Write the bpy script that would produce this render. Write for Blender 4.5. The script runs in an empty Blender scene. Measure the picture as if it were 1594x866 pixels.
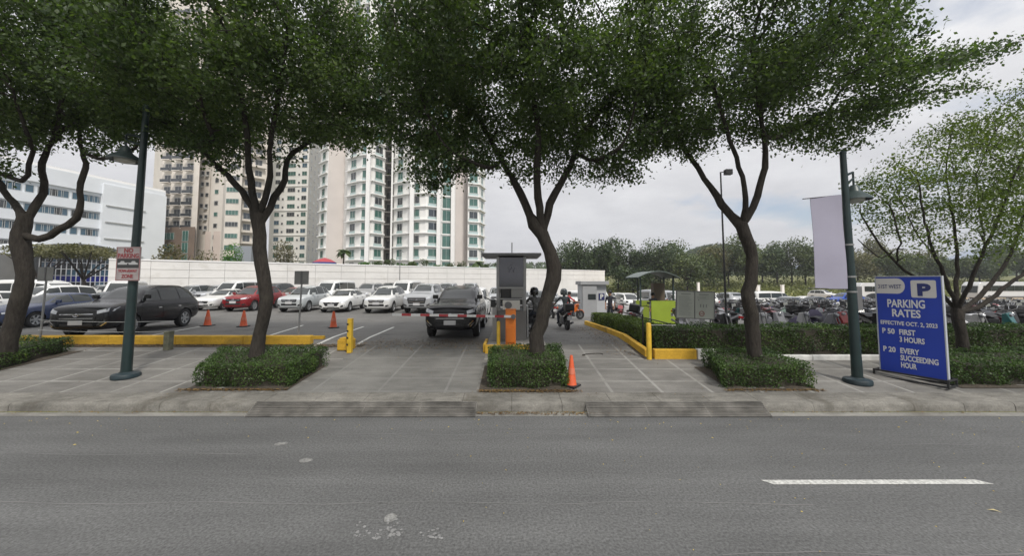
import bpy, bmesh, math, random
import numpy as np
from mathutils import Vector, Matrix, Quaternion
from mathutils.bvhtree import BVHTree
R = math.radians
random.seed(7)
rng = np.random.default_rng(7)
SC = bpy.context.scene
COL = SC.collection

# ------------------------------------------------------------ camera
F, PPX, PPY, CAMZ = 564.0, 797.0, 406.0, 2.6
TP = 32.0 / F
PITCH = math.atan(TP)
cam_d = bpy.data.cameras.new('camera')
cam = bpy.data.objects.new('camera', cam_d)
COL.objects.link(cam)
SC.camera = cam
cam.location = (0, 0, CAMZ)
cam.rotation_euler = (R(90) + PITCH, 0, 0)
cam_d.sensor_width = 36.0
cam_d.lens = 36.0 * F / 1594.0
cam_d.shift_y = -(433.0 - PPY) / 1594.0
cam_d.clip_start = 0.1
cam_d.clip_end = 6000

# ------------------------------------------------------------ sky and sun
SUN_EL, SUN_AZ = 50.0, 150.0          # azimuth measured clockwise from +Y (the view direction)
world = bpy.data.worlds.new('World')
SC.world = world
world.use_nodes = True
nt = world.node_tree
nt.nodes.clear()
def wn(t, **k):
    n = nt.nodes.new(t)
    for a, b in k.items(): setattr(n, a, b)
    return n
out = wn('ShaderNodeOutputWorld'); bg = wn('ShaderNodeBackground')
bg.inputs['Strength'].default_value = 0.1
sky = wn('ShaderNodeTexSky', sky_type='NISHITA', sun_disc=False)
sky.sun_elevation = R(SUN_EL); sky.sun_rotation = R(SUN_AZ); sky.air_density = 1.0; sky.dust_density = 0.6
tc = wn('ShaderNodeTexCoord'); sep = wn('ShaderNodeSeparateXYZ')
nt.links.new(tc.outputs['Generated'], sep.inputs[0])
# clouds: noise laid out on a flat layer high above (direction divided by its height)
mx = wn('ShaderNodeMath', operation='MAXIMUM'); mx.inputs[1].default_value = 0.0
nt.links.new(sep.outputs['Z'], mx.inputs[0])
ad = wn('ShaderNodeMath', operation='ADD'); ad.inputs[1].default_value = 0.22
nt.links.new(mx.outputs[0], ad.inputs[0])
dv = wn('ShaderNodeVectorMath', operation='DIVIDE'); cb = wn('ShaderNodeCombineXYZ')
for i in range(3): nt.links.new(ad.outputs[0], cb.inputs[i])
nt.links.new(tc.outputs['Generated'], dv.inputs[0]); nt.links.new(cb.outputs[0], dv.inputs[1])
n1 = wn('ShaderNodeTexNoise'); n1.inputs['Scale'].default_value = 1.1; n1.inputs['Detail'].default_value = 7; n1.inputs['Roughness'].default_value = 0.55
n2 = wn('ShaderNodeTexNoise'); n2.inputs['Scale'].default_value = 2.3; n2.inputs['Detail'].default_value = 8; n2.inputs['Roughness'].default_value = 0.6
mp = wn('ShaderNodeMapping'); mp.inputs['Location'].default_value = (3.1, 1.7, 0.4)
nt.links.new(dv.outputs[0], mp.inputs[0])
nt.links.new(mp.outputs[0], n1.inputs['Vector']); nt.links.new(mp.outputs[0], n2.inputs['Vector'])
# cover: full on the left and in the middle, broken to the right (east) side
bias = wn('ShaderNodeMath', operation='MULTIPLY_ADD'); bias.inputs[1].default_value = -0.30; bias.inputs[2].default_value = 0.30
nt.links.new(sep.outputs['X'], bias.inputs[0])
cov = wn('ShaderNodeMath', operation='ADD')
nt.links.new(n1.outputs['Fac'], cov.inputs[0]); nt.links.new(bias.outputs[0], cov.inputs[1])
cr = wn('ShaderNodeMapRange'); cr.inputs['From Min'].default_value = 0.50; cr.inputs['From Max'].default_value = 0.62
nt.links.new(cov.outputs[0], cr.inputs['Value'])
shade = wn('ShaderNodeValToRGB')
shade.color_ramp.elements[0].position = 0.3; shade.color_ramp.elements[0].color = (5.3, 5.3, 5.5, 1)
shade.color_ramp.elements[1].position = 0.7; shade.color_ramp.elements[1].color = (7.3, 7.3, 7.4, 1)
nt.links.new(n2.outputs['Fac'], shade.inputs[0])
# an overcast sky is brighter overhead than near the horizon
zen = wn('ShaderNodeMapRange'); zen.inputs['From Min'].default_value = 0.45; zen.inputs['From Max'].default_value = 0.95
zen.inputs['To Min'].default_value = 1.0; zen.inputs['To Max'].default_value = 1.9
nt.links.new(sep.outputs['Z'], zen.inputs['Value'])
cl = wn('ShaderNodeVectorMath', operation='SCALE')
nt.links.new(shade.outputs[0], cl.inputs[0]); nt.links.new(zen.outputs[0], cl.inputs['Scale'])
mix = wn('ShaderNodeMix', data_type='RGBA')
nt.links.new(cr.outputs[0], mix.inputs['Factor'])
nt.links.new(sky.outputs[0], mix.inputs[6]); nt.links.new(cl.outputs[0], mix.inputs[7])
nt.links.new(mix.outputs[2], bg.inputs['Color']); nt.links.new(bg.outputs[0], out.inputs[0])

sun_d = bpy.data.lights.new('sun', 'SUN')
sun_d.energy = 2.7; sun_d.angle = R(10); sun_d.color = (1.0, 0.95, 0.88)
sun = bpy.data.objects.new('sun', sun_d); COL.objects.link(sun)
sd = Vector((math.sin(R(SUN_AZ)) * math.cos(R(SUN_EL)), math.cos(R(SUN_AZ)) * math.cos(R(SUN_EL)), math.sin(R(SUN_EL))))
sun.rotation_euler = sd.to_track_quat('Z', 'Y').to_euler()
sun.location = (0, 0, 60)
SC.view_settings.view_transform = 'Standard'
SC.view_settings.look = 'None'
SC.view_settings.gamma = 1
SC.view_settings.exposure = 0.38
SC.cycles.max_bounces = 8
SC.cycles.transparent_max_bounces = 8

HAZE = 0.0006
# ------------------------------------------------------------ placing
CP, SP = math.cos(PITCH), math.sin(PITCH)
def at(px, py, Y):
    """point seen at photo pixel (px, py) standing at distance Y from the camera"""
    xc = (px - PPX) / F; yc = -(py - PPY) / F
    d = Vector((xc, CP - yc * SP, SP + yc * CP))
    return Vector((0, 0, CAMZ)) + d * (Y / d.y)
def X_at(px, Y, z=1.0):
    dz = z - CAMZ
    depth = Y * CP + dz * SP
    return (px - PPX) / F * depth
def sstep(a, b, v):
    t = min(1.0, max(0.0, (v - a) / (b - a))); return t * t * (3 - 2 * t)
def gz(X, Y):
    if Y < 7.34: return 0.0
    if Y < 11.8: return 0.16 + (Y - 7.4) / 4.4 * 0.38
    if Y < 13: return 0.54 + (Y - 11.8) / 1.2 * 0.06
    s = sstep(-5, 4, X)
    z = 0.6 - 0.04 * (min(Y, 68) - 13) * s
    if Y > 74:
        z += (4.2 * sstep(74, 115, Y) + 3.0 * sstep(110, 190, Y)) * sstep(5, 40, X)
    return z
def ground_at(px, py):
    lo, hi = 1.0, 120.0
    prev = None
    Y = 1.5
    while Y < 150:
        p = at(px, py, Y)
        if p.z < gz(p.x, Y):
            return Vector((p.x, Y, gz(p.x, Y)))
        Y += 0.01 if Y < 15 else 0.05
    return at(px, py, 100)

# ------------------------------------------------------------ materials
MATS = {}
def mat(name, col, rough=0.6, metal=0.0, noise=0.0, nscale=8.0, bump=0.0, bscale=40.0, spec=0.5, emit=None, coat=0.0, obj_col=False, trans=0.0, alpha=None):
    if name in MATS: return MATS[name]
    m = bpy.data.materials.new(name); m.use_nodes = True
    t = m.node_tree; b = t.nodes['Principled BSDF']
    b.inputs['Base Color'].default_value = (*col, 1); b.inputs['Roughness'].default_value = rough
    b.inputs['Metallic'].default_value = metal
    b.inputs['Specular IOR Level'].default_value = spec
    if coat: b.inputs['Coat Weight'].default_value = coat; b.inputs['Coat Roughness'].default_value = 0.05
    src = None
    if obj_col:
        oi = t.nodes.new('ShaderNodeObjectInfo'); src = oi.outputs['Color']
    if noise > 0:
        tcn = t.nodes.new('ShaderNodeTexCoord')
        nz = t.nodes.new('ShaderNodeTexNoise'); nz.inputs['Scale'].default_value = nscale; nz.inputs['Detail'].default_value = 6
        t.links.new(tcn.outputs['Object'], nz.inputs['Vector'])
        mr = t.nodes.new('ShaderNodeMapRange'); mr.inputs['From Min'].default_value = 0.3; mr.inputs['From Max'].default_value = 0.7
        mr.inputs['To Min'].default_value = 1 - noise; mr.inputs['To Max'].default_value = 1 + noise * 0.6
        t.links.new(nz.outputs['Fac'], mr.inputs['Value'])
        vm = t.nodes.new('ShaderNodeVectorMath'); vm.operation = 'SCALE'
        if src: t.links.new(src, vm.inputs[0])
        else: vm.inputs[0].default_value = col
        t.links.new(mr.outputs[0], vm.inputs['Scale']); src = vm.outputs[0]
    if src: t.links.new(src, b.inputs['Base Color'])
    if bump > 0:
        tcn = t.nodes.new('ShaderNodeTexCoord')
        nz = t.nodes.new('ShaderNodeTexNoise'); nz.inputs['Scale'].default_value = bscale; nz.inputs['Detail'].default_value = 5
        t.links.new(tcn.outputs['Object'], nz.inputs['Vector'])
        bp = t.nodes.new('ShaderNodeBump'); bp.inputs['Strength'].default_value = bump; bp.inputs['Distance'].default_value = 0.02
        t.links.new(nz.outputs['Fac'], bp.inputs['Height']); t.links.new(bp.outputs[0], b.inputs['Normal'])
    if emit:
        b.inputs['Emission Color'].default_value = (*emit[:3], 1); b.inputs['Emission Strength'].default_value = emit[3]
    MATS[name] = m
    return m
def leaf_mat(name, c1, c2, c3=None, transl=0.35, patch=0.6):
    """leaf colours vary leaf by leaf and in clumps through the crown"""
    if name in MATS: return MATS[name]
    m = bpy.data.materials.new(name); m.use_nodes = True; t = m.node_tree
    b = t.nodes['Principled BSDF']; b.inputs['Roughness'].default_value = 0.5; b.inputs['Specular IOR Level'].default_value = 0.35
    g = t.nodes.new('ShaderNodeNewGeometry')
    tcn = t.nodes.new('ShaderNodeTexCoord')
    nz = t.nodes.new('ShaderNodeTexNoise'); nz.inputs['Scale'].default_value = patch; nz.inputs['Detail'].default_value = 3
    t.links.new(tcn.outputs['Object'], nz.inputs['Vector'])
    a = t.nodes.new('ShaderNodeMath'); a.operation = 'MULTIPLY_ADD'; a.inputs[1].default_value = 0.5
    t.links.new(g.outputs['Random Per Island'], a.inputs[0])
    mr = t.nodes.new('ShaderNodeMapRange'); mr.inputs['From Min'].default_value = 0.32; mr.inputs['From Max'].default_value = 0.68
    mr.inputs['To Max'].default_value = 0.5
    t.links.new(nz.outputs['Fac'], mr.inputs['Value']); t.links.new(mr.outputs[0], a.inputs[2])
    r = t.nodes.new('ShaderNodeValToRGB'); r.color_ramp.elements[0].color = (*c1, 1); r.color_ramp.elements[1].color = (*c2, 1)
    r.color_ramp.elements[0].position = 0.15; r.color_ramp.elements[1].position = 0.85
    if c3:
        e = r.color_ramp.elements.new(0.98); e.color = (*c3, 1)
    t.links.new(a.outputs[0], r.inputs[0]); t.links.new(r.outputs[0], b.inputs['Base Color'])
    tr = t.nodes.new('ShaderNodeBsdfTranslucent')
    sc_ = t.nodes.new('ShaderNodeVectorMath'); sc_.operation = 'MULTIPLY'; sc_.inputs[1].default_value = (1.5, 1.7, 0.6)
    t.links.new(r.outputs[0], sc_.inputs[0]); t.links.new(sc_.outputs[0], tr.inputs[0])
    mxs = t.nodes.new('ShaderNodeMixShader'); mxs.inputs[0].default_value = transl
    t.links.new(b.outputs[0], mxs.inputs[1]); t.links.new(tr.outputs[0], mxs.inputs[2])
    t.links.new(mxs.outputs[0], t.nodes['Material Output'].inputs[0])
    MATS[name] = m
    return m
def glass_mat(name, col, rough=0.04):
    return mat(name, col, rough=rough, spec=0.8, coat=0.0)

# ------------------------------------------------------------ mesh builder
class MB:
    def __init__(s): s.v = []; s.f = []; s.m = []
    def add(s, vs, fs, mi=0, M=None):
        n = len(s.v)
        if M is not None: vs = [M @ Vector(p) for p in vs]
        s.v.extend([tuple(p) for p in vs]); s.f.extend([tuple(i + n for i in f) for f in fs]); s.m.extend([mi] * len(fs))
    def box(s, c, d, rz=0, mi=0, M=None):
        x, y, z = d[0] / 2, d[1] / 2, d[2] / 2
        vs = [Vector((a * x, b * y, e * z)) for e in (-1, 1) for b in (-1, 1) for a in (-1, 1)]
        if rz:
            q = Matrix.Rotation(rz, 3, 'Z'); vs = [q @ p for p in vs]
        vs = [p + Vector(c) for p in vs]
        s.add(vs, [(0, 2, 3, 1), (4, 5, 7, 6), (0, 1, 5, 4), (2, 6, 7, 3), (0, 4, 6, 2), (1, 3, 7, 5)], mi, M)
    def tube(s, pts, rad, n=8, mi=0, cap=True, M=None):
        pts = [Vector(p) for p in pts]
        if not isinstance(rad, (list, tuple)): rad = [rad] * len(pts)
        vs = []; fs = []
        t0 = (pts[1] - pts[0]).normalized()
        ref = Vector((0, 0, 1)) if abs(t0.z) < 0.9 else Vector((1, 0, 0))
        u = t0.cross(ref).normalized()
        for i, p in enumerate(pts):
            if i == 0: t = pts[1] - pts[0]
            elif i == len(pts) - 1: t = pts[-1] - pts[-2]
            else: t = pts[i + 1] - pts[i - 1]
            t = t.normalized() if t.length > 1e-9 else t0
            u = (u - t * u.dot(t));
            u = u.normalized() if u.length > 1e-6 else t.orthogonal().normalized()
            w = t.cross(u)
            for k in range(n):
                a = 2 * math.pi * k / n
                vs.append(p + (u * math.cos(a) + w * math.sin(a)) * rad[i])
        for i in range(len(pts) - 1):
            for k in range(n):
                k2 = (k + 1) % n
                fs.append((i * n + k, i * n + k2, (i + 1) * n + k2, (i + 1) * n + k))
        if cap:
            fs.append(tuple(range(n - 1, -1, -1))); fs.append(tuple((len(pts) - 1) * n + k for k in range(n)))
        s.add(vs, fs, mi, M)
    def lathe(s, prof, n=16, c=(0, 0, 0), mi=0, M=None, cap=False):
        """prof: (radius, z) list about the z axis"""
        vs = []; fs = []
        for r, z in prof:
            for k in range(n):
                a = 2 * math.pi * k / n
                vs.append((c[0] + r * math.cos(a), c[1] + r * math.sin(a), c[2] + z))
        for i in range(len(prof) - 1):
            for k in range(n):
                k2 = (k + 1) % n
                fs.append((i * n + k, i * n + k2, (i + 1) * n + k2, (i + 1) * n + k))
        if cap:
            fs.append(tuple(range(n - 1, -1, -1))); fs.append(tuple((len(prof) - 1) * n + k for k in range(n)))
        s.add(vs, fs, mi, M)
    def prism(s, poly, z0, z1, mi=0, M=None):
        n = len(poly)
        a = sum(poly[i][0] * poly[(i + 1) % n][1] - poly[(i + 1) % n][0] * poly[i][1] for i in range(n))
        if a < 0: poly = poly[::-1]
        vs = [(p[0], p[1], z0) for p in poly] + [(p[0], p[1], z1) for p in poly]
        fs = [tuple(range(n - 1, -1, -1)), tuple(range(n, 2 * n))] + [(i, (i + 1) % n, n + (i + 1) % n, n + i) for i in range(n)]
        s.add(vs, fs, mi, M)
    def build(s, name, mats, parent=None, smooth=False, bevel=0.0, loc=None, angle=35):
        me = bpy.data.meshes.new(name)
        me.from_pydata(s.v, [], s.f)
        if not isinstance(mats, (list, tuple)): mats = [mats]
        for q in mats: me.materials.append(q)
        if len(mats) > 1: me.polygons.foreach_set('material_index', s.m)
        if smooth:
            me.polygons.foreach_set('use_smooth', [True] * len(me.polygons))
            me.set_sharp_from_angle(angle=R(angle))
        me.update()
        o = bpy.data.objects.new(name, me); COL.objects.link(o)
        if parent: o.parent = parent
        if loc: o.location = loc
        if bevel > 0:
            b = o.modifiers.new('bevel', 'BEVEL'); b.width = bevel; b.segments = 2; b.limit_method = 'ANGLE'
        return o
def np_mesh(name, V, Fq, mats, parent=None, k=4, smooth=False):
    """fast mesh from arrays; Fq (n,k)"""
    me = bpy.data.meshes.new(name)
    V = np.asarray(V, dtype=np.float32); Fq = np.asarray(Fq, dtype=np.int32)
    me.vertices.add(len(V)); me.vertices.foreach_set('co', V.ravel())
    me.loops.add(Fq.size); me.loops.foreach_set('vertex_index', Fq.ravel())
    me.polygons.add(len(Fq)); me.polygons.foreach_set('loop_start', np.arange(0, Fq.size, k, dtype=np.int32))
    me.polygons.foreach_set('loop_total', np.full(len(Fq), k, dtype=np.int32))
    if smooth: me.polygons.foreach_set('use_smooth', np.ones(len(Fq), dtype=bool))
    me.update(calc_edges=True); me.validate()
    for q in (mats if isinstance(mats, (list, tuple)) else [mats]): me.materials.append(q)
    o = bpy.data.objects.new(name, me); COL.objects.link(o)
    if parent: o.parent = parent
    return o
def tag(o, label=None, cat=None, group=None, kind=None):
    if label: o['label'] = label
    if cat: o['category'] = cat
    if group: o['group'] = group
    if kind: o['kind'] = kind
    return o
def empty(name, loc, rz=0, label=None, cat=None, group=None):
    o = bpy.data.objects.new(name, None); COL.objects.link(o)
    o.location = loc; o.rotation_euler = (0, 0, rz); o.empty_display_size = 0.2
    return tag(o, label, cat, group)
def copy_tree(o, parent=None):
    c = o.copy(); COL.objects.link(c); c.parent = parent
    for ch in list(o.children): copy_tree(ch, c)
    return c
def text_mesh(name, body, size, m, parent, M, bold=0.0, align='LEFT', ext=0.004, sx=1.0):
    """lettering standing 4 mm off a panel; M puts x right, y up, z out of the panel"""
    cu = bpy.data.curves.new(name, 'FONT'); cu.body = body; cu.size = size; cu.align_x = align; cu.extrude = ext / 2; cu.offset = bold
    cu.resolution_u = 3
    tmp = bpy.data.objects.new('tmp', cu); COL.objects.link(tmp)
    dg = bpy.context.evaluated_depsgraph_get()
    me = bpy.data.meshes.new_from_object(tmp.evaluated_get(dg))
    bpy.data.objects.remove(tmp)
    me.materials.clear(); me.materials.append(m)
    me.transform(M @ Matrix.Diagonal((sx, 1, 1, 1)))
    o = bpy.data.objects.new(name, me); COL.objects.link(o); o.parent = parent
    return o
def leaves_obj(name, P, size, m, parent=None, droop=0.3, aspect=0.62, jitter=0.35):
    """one rhombus-shaped leaf per point"""
    n = len(P); P = np.asarray(P)
    d = rng.normal(size=(n, 3)); d[:, 2] -= droop; d /= np.linalg.norm(d, axis=1)[:, None]
    q = rng.normal(size=(n, 3)); q[:, 2] += 1.2
    w = np.cross(d, q); w /= (np.linalg.norm(w, axis=1)[:, None] + 1e-9)
    L = (size * (1 + jitter * rng.uniform(-1, 1, n)))[:, None]
    nn = np.cross(w, d)
    a = P - d * L * 0.5; c = P + d * L * 0.5
    mid = P + nn * L * 0.08
    b_ = mid + w * L * aspect * 0.5; e_ = mid - w * L * aspect * 0.5
    V = np.stack([a, b_, c, e_], axis=1).reshape(-1, 3)
    Fq = np.arange(4 * n).reshape(-1, 4)
    return np_mesh(name, V, Fq, m, parent)
# ------------------------------------------------------------ ground, road, pavement
def ground_mat(name, base, big=0.12, bigs=0.25, fine=0.25, fines=60, bump=0.3, rough=0.85, stain=None, lines=None, cracks=False, stains=0.4, streaks=0.0):
    if name in MATS: return MATS[name]
    m = bpy.data.materials.new(name); m.use_nodes = True; t = m.node_tree; b = t.nodes['Principled BSDF']
    b.inputs['Roughness'].default_value = rough; b.inputs['Specular IOR Level'].default_value = 0.3
    tcn = t.nodes.new('ShaderNodeTexCoord'); V = tcn.outputs['Object']
    def noise(s, d=5, r=0.55, sc=None):
        n = t.nodes.new('ShaderNodeTexNoise'); n.inputs['Scale'].default_value = s; n.inputs['Detail'].default_value = d; n.inputs['Roughness'].default_value = r
        if sc:
            mpn = t.nodes.new('ShaderNodeMapping'); mpn.inputs['Scale'].default_value = sc
            t.links.new(V, mpn.inputs[0]); t.links.new(mpn.outputs[0], n.inputs['Vector'])
        else: t.links.new(V, n.inputs['Vector'])
        return n.outputs['Fac']
    def mrange(src, a, b_, c, d):
        mr = t.nodes.new('ShaderNodeMapRange'); mr.inputs['From Min'].default_value = a; mr.inputs['From Max'].default_value = b_
        mr.inputs['To Min'].default_value = c; mr.inputs['To Max'].default_value = d
        t.links.new(src, mr.inputs['Value']); return mr.outputs[0]
    def mul(a, b_):
        k = t.nodes.new('ShaderNodeMath'); k.operation = 'MULTIPLY'; t.links.new(a, k.inputs[0]); t.links.new(b_, k.inputs[1]); return k.outputs[0]
    f = mrange(noise(bigs, 6), 0.3, 0.7, 1 - big, 1 + big)
    f = mul(f, mrange(noise(bigs * 9, 4, sc=(0.35, 1, 1)), 0.3, 0.7, 1 - big * 0.6, 1 + big * 0.6))
    fn = noise(fines, 3, 0.7)
    if streaks:
        f = mul(f, mrange(noise(1.0, 5, 0.6, sc=(0.07, 1.6, 1)), 0.3, 0.7, 1 - streaks, 1 + streaks))
        f = mul(f, mrange(noise(7.0, 3, 0.6), 0.62, 0.70, 1.0, 0.86))
    f = mul(f, mrange(fn, 0.3, 0.7, 1 - fine, 1 + fine))
    sp = t.nodes.new('ShaderNodeVectorMath'); sp.operation = 'SCALE'; sp.inputs[0].default_value = base
    t.links.new(f, sp.inputs['Scale']); colr = sp.outputs[0]
    def mixc(fac, c2):
        mxn = t.nodes.new('ShaderNodeMix'); mxn.data_type = 'RGBA'; t.links.new(fac, mxn.inputs['Factor'])
        t.links.new(colr, mxn.inputs[6]); mxn.inputs[7].default_value = (*c2, 1); return mxn.outputs[2]
    if stain:
        colr = mixc(mrange(noise(0.9, 8, 0.65), 0.56, 0.70, 0, stains), stain)
    if cracks:
        vo = t.nodes.new('ShaderNodeTexVoronoi'); vo.feature = 'DISTANCE_TO_EDGE'; vo.inputs['Scale'].default_value = 0.35
        dn = t.nodes.new('ShaderNodeTexNoise'); dn.inputs['Scale'].default_value = 2.0; t.links.new(V, dn.inputs['Vector'])
        av = t.nodes.new('ShaderNodeVectorMath'); av.operation = 'ADD'; t.links.new(V, av.inputs[0]); t.links.new(dn.outputs['Color'], av.inputs[1])
        t.links.new(av.outputs[0], vo.inputs['Vector'])
        colr = mixc(mrange(vo.outputs['Distance'], 0.0, 0.006, 0.45, 0.0), (0.04, 0.04, 0.04))
    if lines:
        # tooled joints with a pale trowelled margin: spacing x, spacing y, half width, colour
        lx, ly, hw, lc, st = lines
        se = t.nodes.new('ShaderNodeSeparateXYZ'); t.links.new(V, se.inputs[0])
        res = None
        for ax, spc in (('X', lx), ('Y', ly)):
            d_ = t.nodes.new('ShaderNodeMath'); d_.operation = 'PINGPONG'; d_.inputs[1].default_value = spc / 2
            t.links.new(se.outputs[ax], d_.inputs[0])
            mk = mrange(d_.outputs[0], hw * 0.8, hw, 1.0, 0.0)
            if res is None: res = mk
            else:
                mm = t.nodes.new('ShaderNodeMath'); mm.operation = 'MAXIMUM'; t.links.new(res, mm.inputs[0]); t.links.new(mk, mm.inputs[1]); res = mm.outputs[0]
        wear = mrange(noise(1.7, 5), 0.35, 0.65, st * 0.35, st)
        colr = mixc(mul(res, wear), lc)
    t.links.new(colr, b.inputs['Base Color'])
    bp = t.nodes.new('ShaderNodeBump'); bp.inputs['Strength'].default_value = bump; bp.inputs['Distance'].default_value = 0.01
    t.links.new(fn, bp.inputs['Height']); t.links.new(bp.outputs[0], b.inputs['Normal'])
    MATS[name] = m; return m

def sheet(name, x0, x1, y0, y1, nx, ny, zf, m, kind='structure'):
    xs = np.linspace(x0, x1, nx + 1); ys = np.linspace(y0, y1, ny + 1)
    V = [(x, y, zf(x, y)) for y in ys for x in xs]
    Fq = [(j * (nx + 1) + i, j * (nx + 1) + i + 1, (j + 1) * (nx + 1) + i + 1, (j + 1) * (nx + 1) + i) for j in range(ny) for i in range(nx)]
    o = np_mesh(name, V, Fq, m, smooth=True); o['kind'] = kind; return o

M_road = ground_mat('asphalt road', (0.112, 0.113, 0.111), big=0.13, bigs=0.22, fine=0.42, fines=34, bump=0.35, streaks=0.14, stain=(0.088, 0.089, 0.088), cracks=False)
M_walk = ground_mat('concrete paving', (0.155, 0.15, 0.138), big=0.28, bigs=0.5, fine=0.12, fines=40, bump=0.2, stain=(0.08, 0.075, 0.065), lines=(1.08, 0.86, 0.035, (0.30, 0.295, 0.275), 0.8))
M_drive = ground_mat('concrete driveway', (0.140, 0.138, 0.128), big=0.3, bigs=0.4, fine=0.12, fines=40, bump=0.2, stain=(0.07, 0.068, 0.062), lines=(1.45, 0.8, 0.03, (0.21, 0.21, 0.2), 0.7))
M_lot = ground_mat('worn asphalt lot', (0.135, 0.132, 0.124), big=0.2, bigs=0.22, fine=0.3, fines=25, bump=0.5, stain=(0.075, 0.072, 0.066), cracks=True, stains=0.8)
M_kerb = ground_mat('dirty kerb concrete', (0.165, 0.158, 0.14), big=0.35, bigs=1.1, fine=0.2, fines=30, bump=0.4, stain=(0.075, 0.067, 0.052), stains=0.85)
M_gutter = ground_mat('gutter concrete', (0.23, 0.225, 0.205), big=0.2, bigs=0.8, fine=0.15, fines=30, bump=0.2, stain=(0.11, 0.1, 0.085), stains=0.6)
M_soil = ground_mat('dry soil', (0.06, 0.05, 0.038), big=0.3, bigs=1.5, fine=0.4, fines=25, bump=0.8, stain=(0.05, 0.04, 0.03))
M_grass = ground_mat('dry grass ground', (0.12, 0.125, 0.045), big=0.35, bigs=0.08, fine=0.4, fines=3, bump=0.8, stain=(0.2, 0.16, 0.09), rough=0.95, stains=0.5)
M_sand = ground_mat('sandy earth', (0.34, 0.26, 0.17), big=0.2, bigs=0.15, fine=0.2, fines=4, bump=0.5, rough=0.95)

road = sheet('road', -160, 160, -14, 7.13, 8, 4, lambda x, y: 0.0, M_road)
# cover of the land to the horizon, below everything else
def land(x, y):
    z = gz(x, y) - 0.12
    if y < 7.2: z = -0.12
    if y > 190: z += 0.0
    return z
def land_sheet():
    xs = np.concatenate([np.linspace(-900, -170, 6), np.linspace(-150, 260, 90), np.linspace(300, 1900, 8)])
    ys = np.concatenate([[-250, -60, -16, 7.1], np.linspace(7.4, 13, 6), np.linspace(16, 240, 60), [300, 500, 900, 1350]])
    nx, ny = len(xs), len(ys)
    V = [(x, y, land(x, y)) for y in ys for x in xs]
    Fq = [(j * nx + i, j * nx + i + 1, (j + 1) * nx + i + 1, (j + 1) * nx + i) for j in range(ny - 1) for i in range(nx - 1)]
    o = np_mesh('ground', V, Fq, M_grass, smooth=True); o['kind'] = 'structure'
land_sheet()
gut = sheet('gutter', -160, 160, 7.13, 7.36, 4, 1, lambda x, y: 0.004, M_gutter)
# kerb with a worn rounded nose
k = MB()
kp = [(7.34, -0.05), (7.35, 0.11), (7.37, 0.158), (7.41, 0.178), (7.92, 0.211), (7.92, -0.05)]
xs = np.linspace(-90, 90, 181)
for i in range(len(xs) - 1):
    a, b_ = xs[i], xs[i + 1] - 0.008
    j1, j2 = random.uniform(-.006, .006), random.uniform(-.006, .006)
    vs = [(a, y + j1, z) for y, z in kp] + [(b_, y + j1, z) for y, z in kp]
    n = len(kp)
    k.add(vs, [(q, (q + 1) % n, n + (q + 1) % n, n + q) for q in range(n)] + [tuple(range(n - 1, -1, -1)), tuple(range(n, 2 * n))])
o = k.build('kerb', M_kerb, smooth=True, angle=50); o['kind'] = 'structure'
walkz = lambda x, y: gz(x, y) + 0.002
XD0, XD1, XE0, XE1 = -4.75, -0.78, 1.25, 3.7     # entry drive and exit drive
sheet('sidewalk', -90, XD0, 7.9, 11.55, 40, 6, walkz, M_walk)
sheet('driveway', XD0, XD1, 7.9, 11.9, 6, 6, walkz, M_drive)
sheet('sidewalk', XD1, XE0, 7.9, 11.3, 4, 6, walkz, M_walk)
sheet('driveway', XE0, XE1, 7.9, 11.9, 6, 6, walkz, M_walk)
sheet('sidewalk', XE1, 90, 7.9, 10.3, 40, 4, walkz, M_walk)
lot = sheet('parking_lot', -95, 110, 11.9, 82, 90, 60, lambda x, y: gz(x, y) + 0.004, M_lot)
sheet('verge', -90, XD0, 11.55, 11.9, 40, 1, lambda x, y: gz(x, y) + 0.006, M_soil)
sheet('verge', XE1, 90, 10.3, 11.9, 40, 1, lambda x, y: gz(x, y) + 0.001, M_soil)
# sandy slope behind the lot on the right
sheet('sandy_slope', 14, 120, 56, 86, 30, 12, lambda x, y: gz(x, y) + 0.02 + 0.7 * sstep(14, 30, x) * sstep(56, 64, y) * (1 - sstep(76, 86, y)) - .7*sstep(80,86,y), M_sand)

M_white_paint = mat('worn road paint', (0.62, 0.62, 0.58), rough=0.7, noise=0.2, nscale=6)
M_faint_paint = mat('faded road paint', (0.30, 0.30, 0.29), rough=0.8, noise=0.35, nscale=9)
def stripe(name, pts, w, m, lift=0.009):
    """ground-hugging painted strip through points (x, y)"""
    b = MB(); vs = []; n = 0
    P = []
    for (a, c) in zip(pts[:-1], pts[1:]):
        L = math.dist(a, c); q = max(1, int(L / 0.7))
        P += [(a[0] + (c[0] - a[0]) * i / q, a[1] + (c[1] - a[1]) * i / q) for i in range(q)]
    P.append(pts[-1])
    for i, p in enumerate(P):
        a = P[max(0, i - 1)]; c = P[min(len(P) - 1, i + 1)]
        dx, dy = c[0] - a[0], c[1] - a[1]; L = math.hypot(dx, dy); nx, ny = -dy / L * w / 2, dx / L * w / 2
        for s in (1, -1):
            x, y = p[0] + nx * s, p[1] + ny * s
            vs.append((x, y, gz(x, y) + lift))
    b.add(vs, [(2 * i, 2 * i + 1, 2 * i + 3, 2 * i + 2) for i in range(len(P) - 1)])
    o = b.build(name, m); o['kind'] = 'structure'; return o
M_dash = mat('worn lane paint', (0.52, 0.52, 0.49), rough=0.75, noise=0.45, nscale=28)
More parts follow.
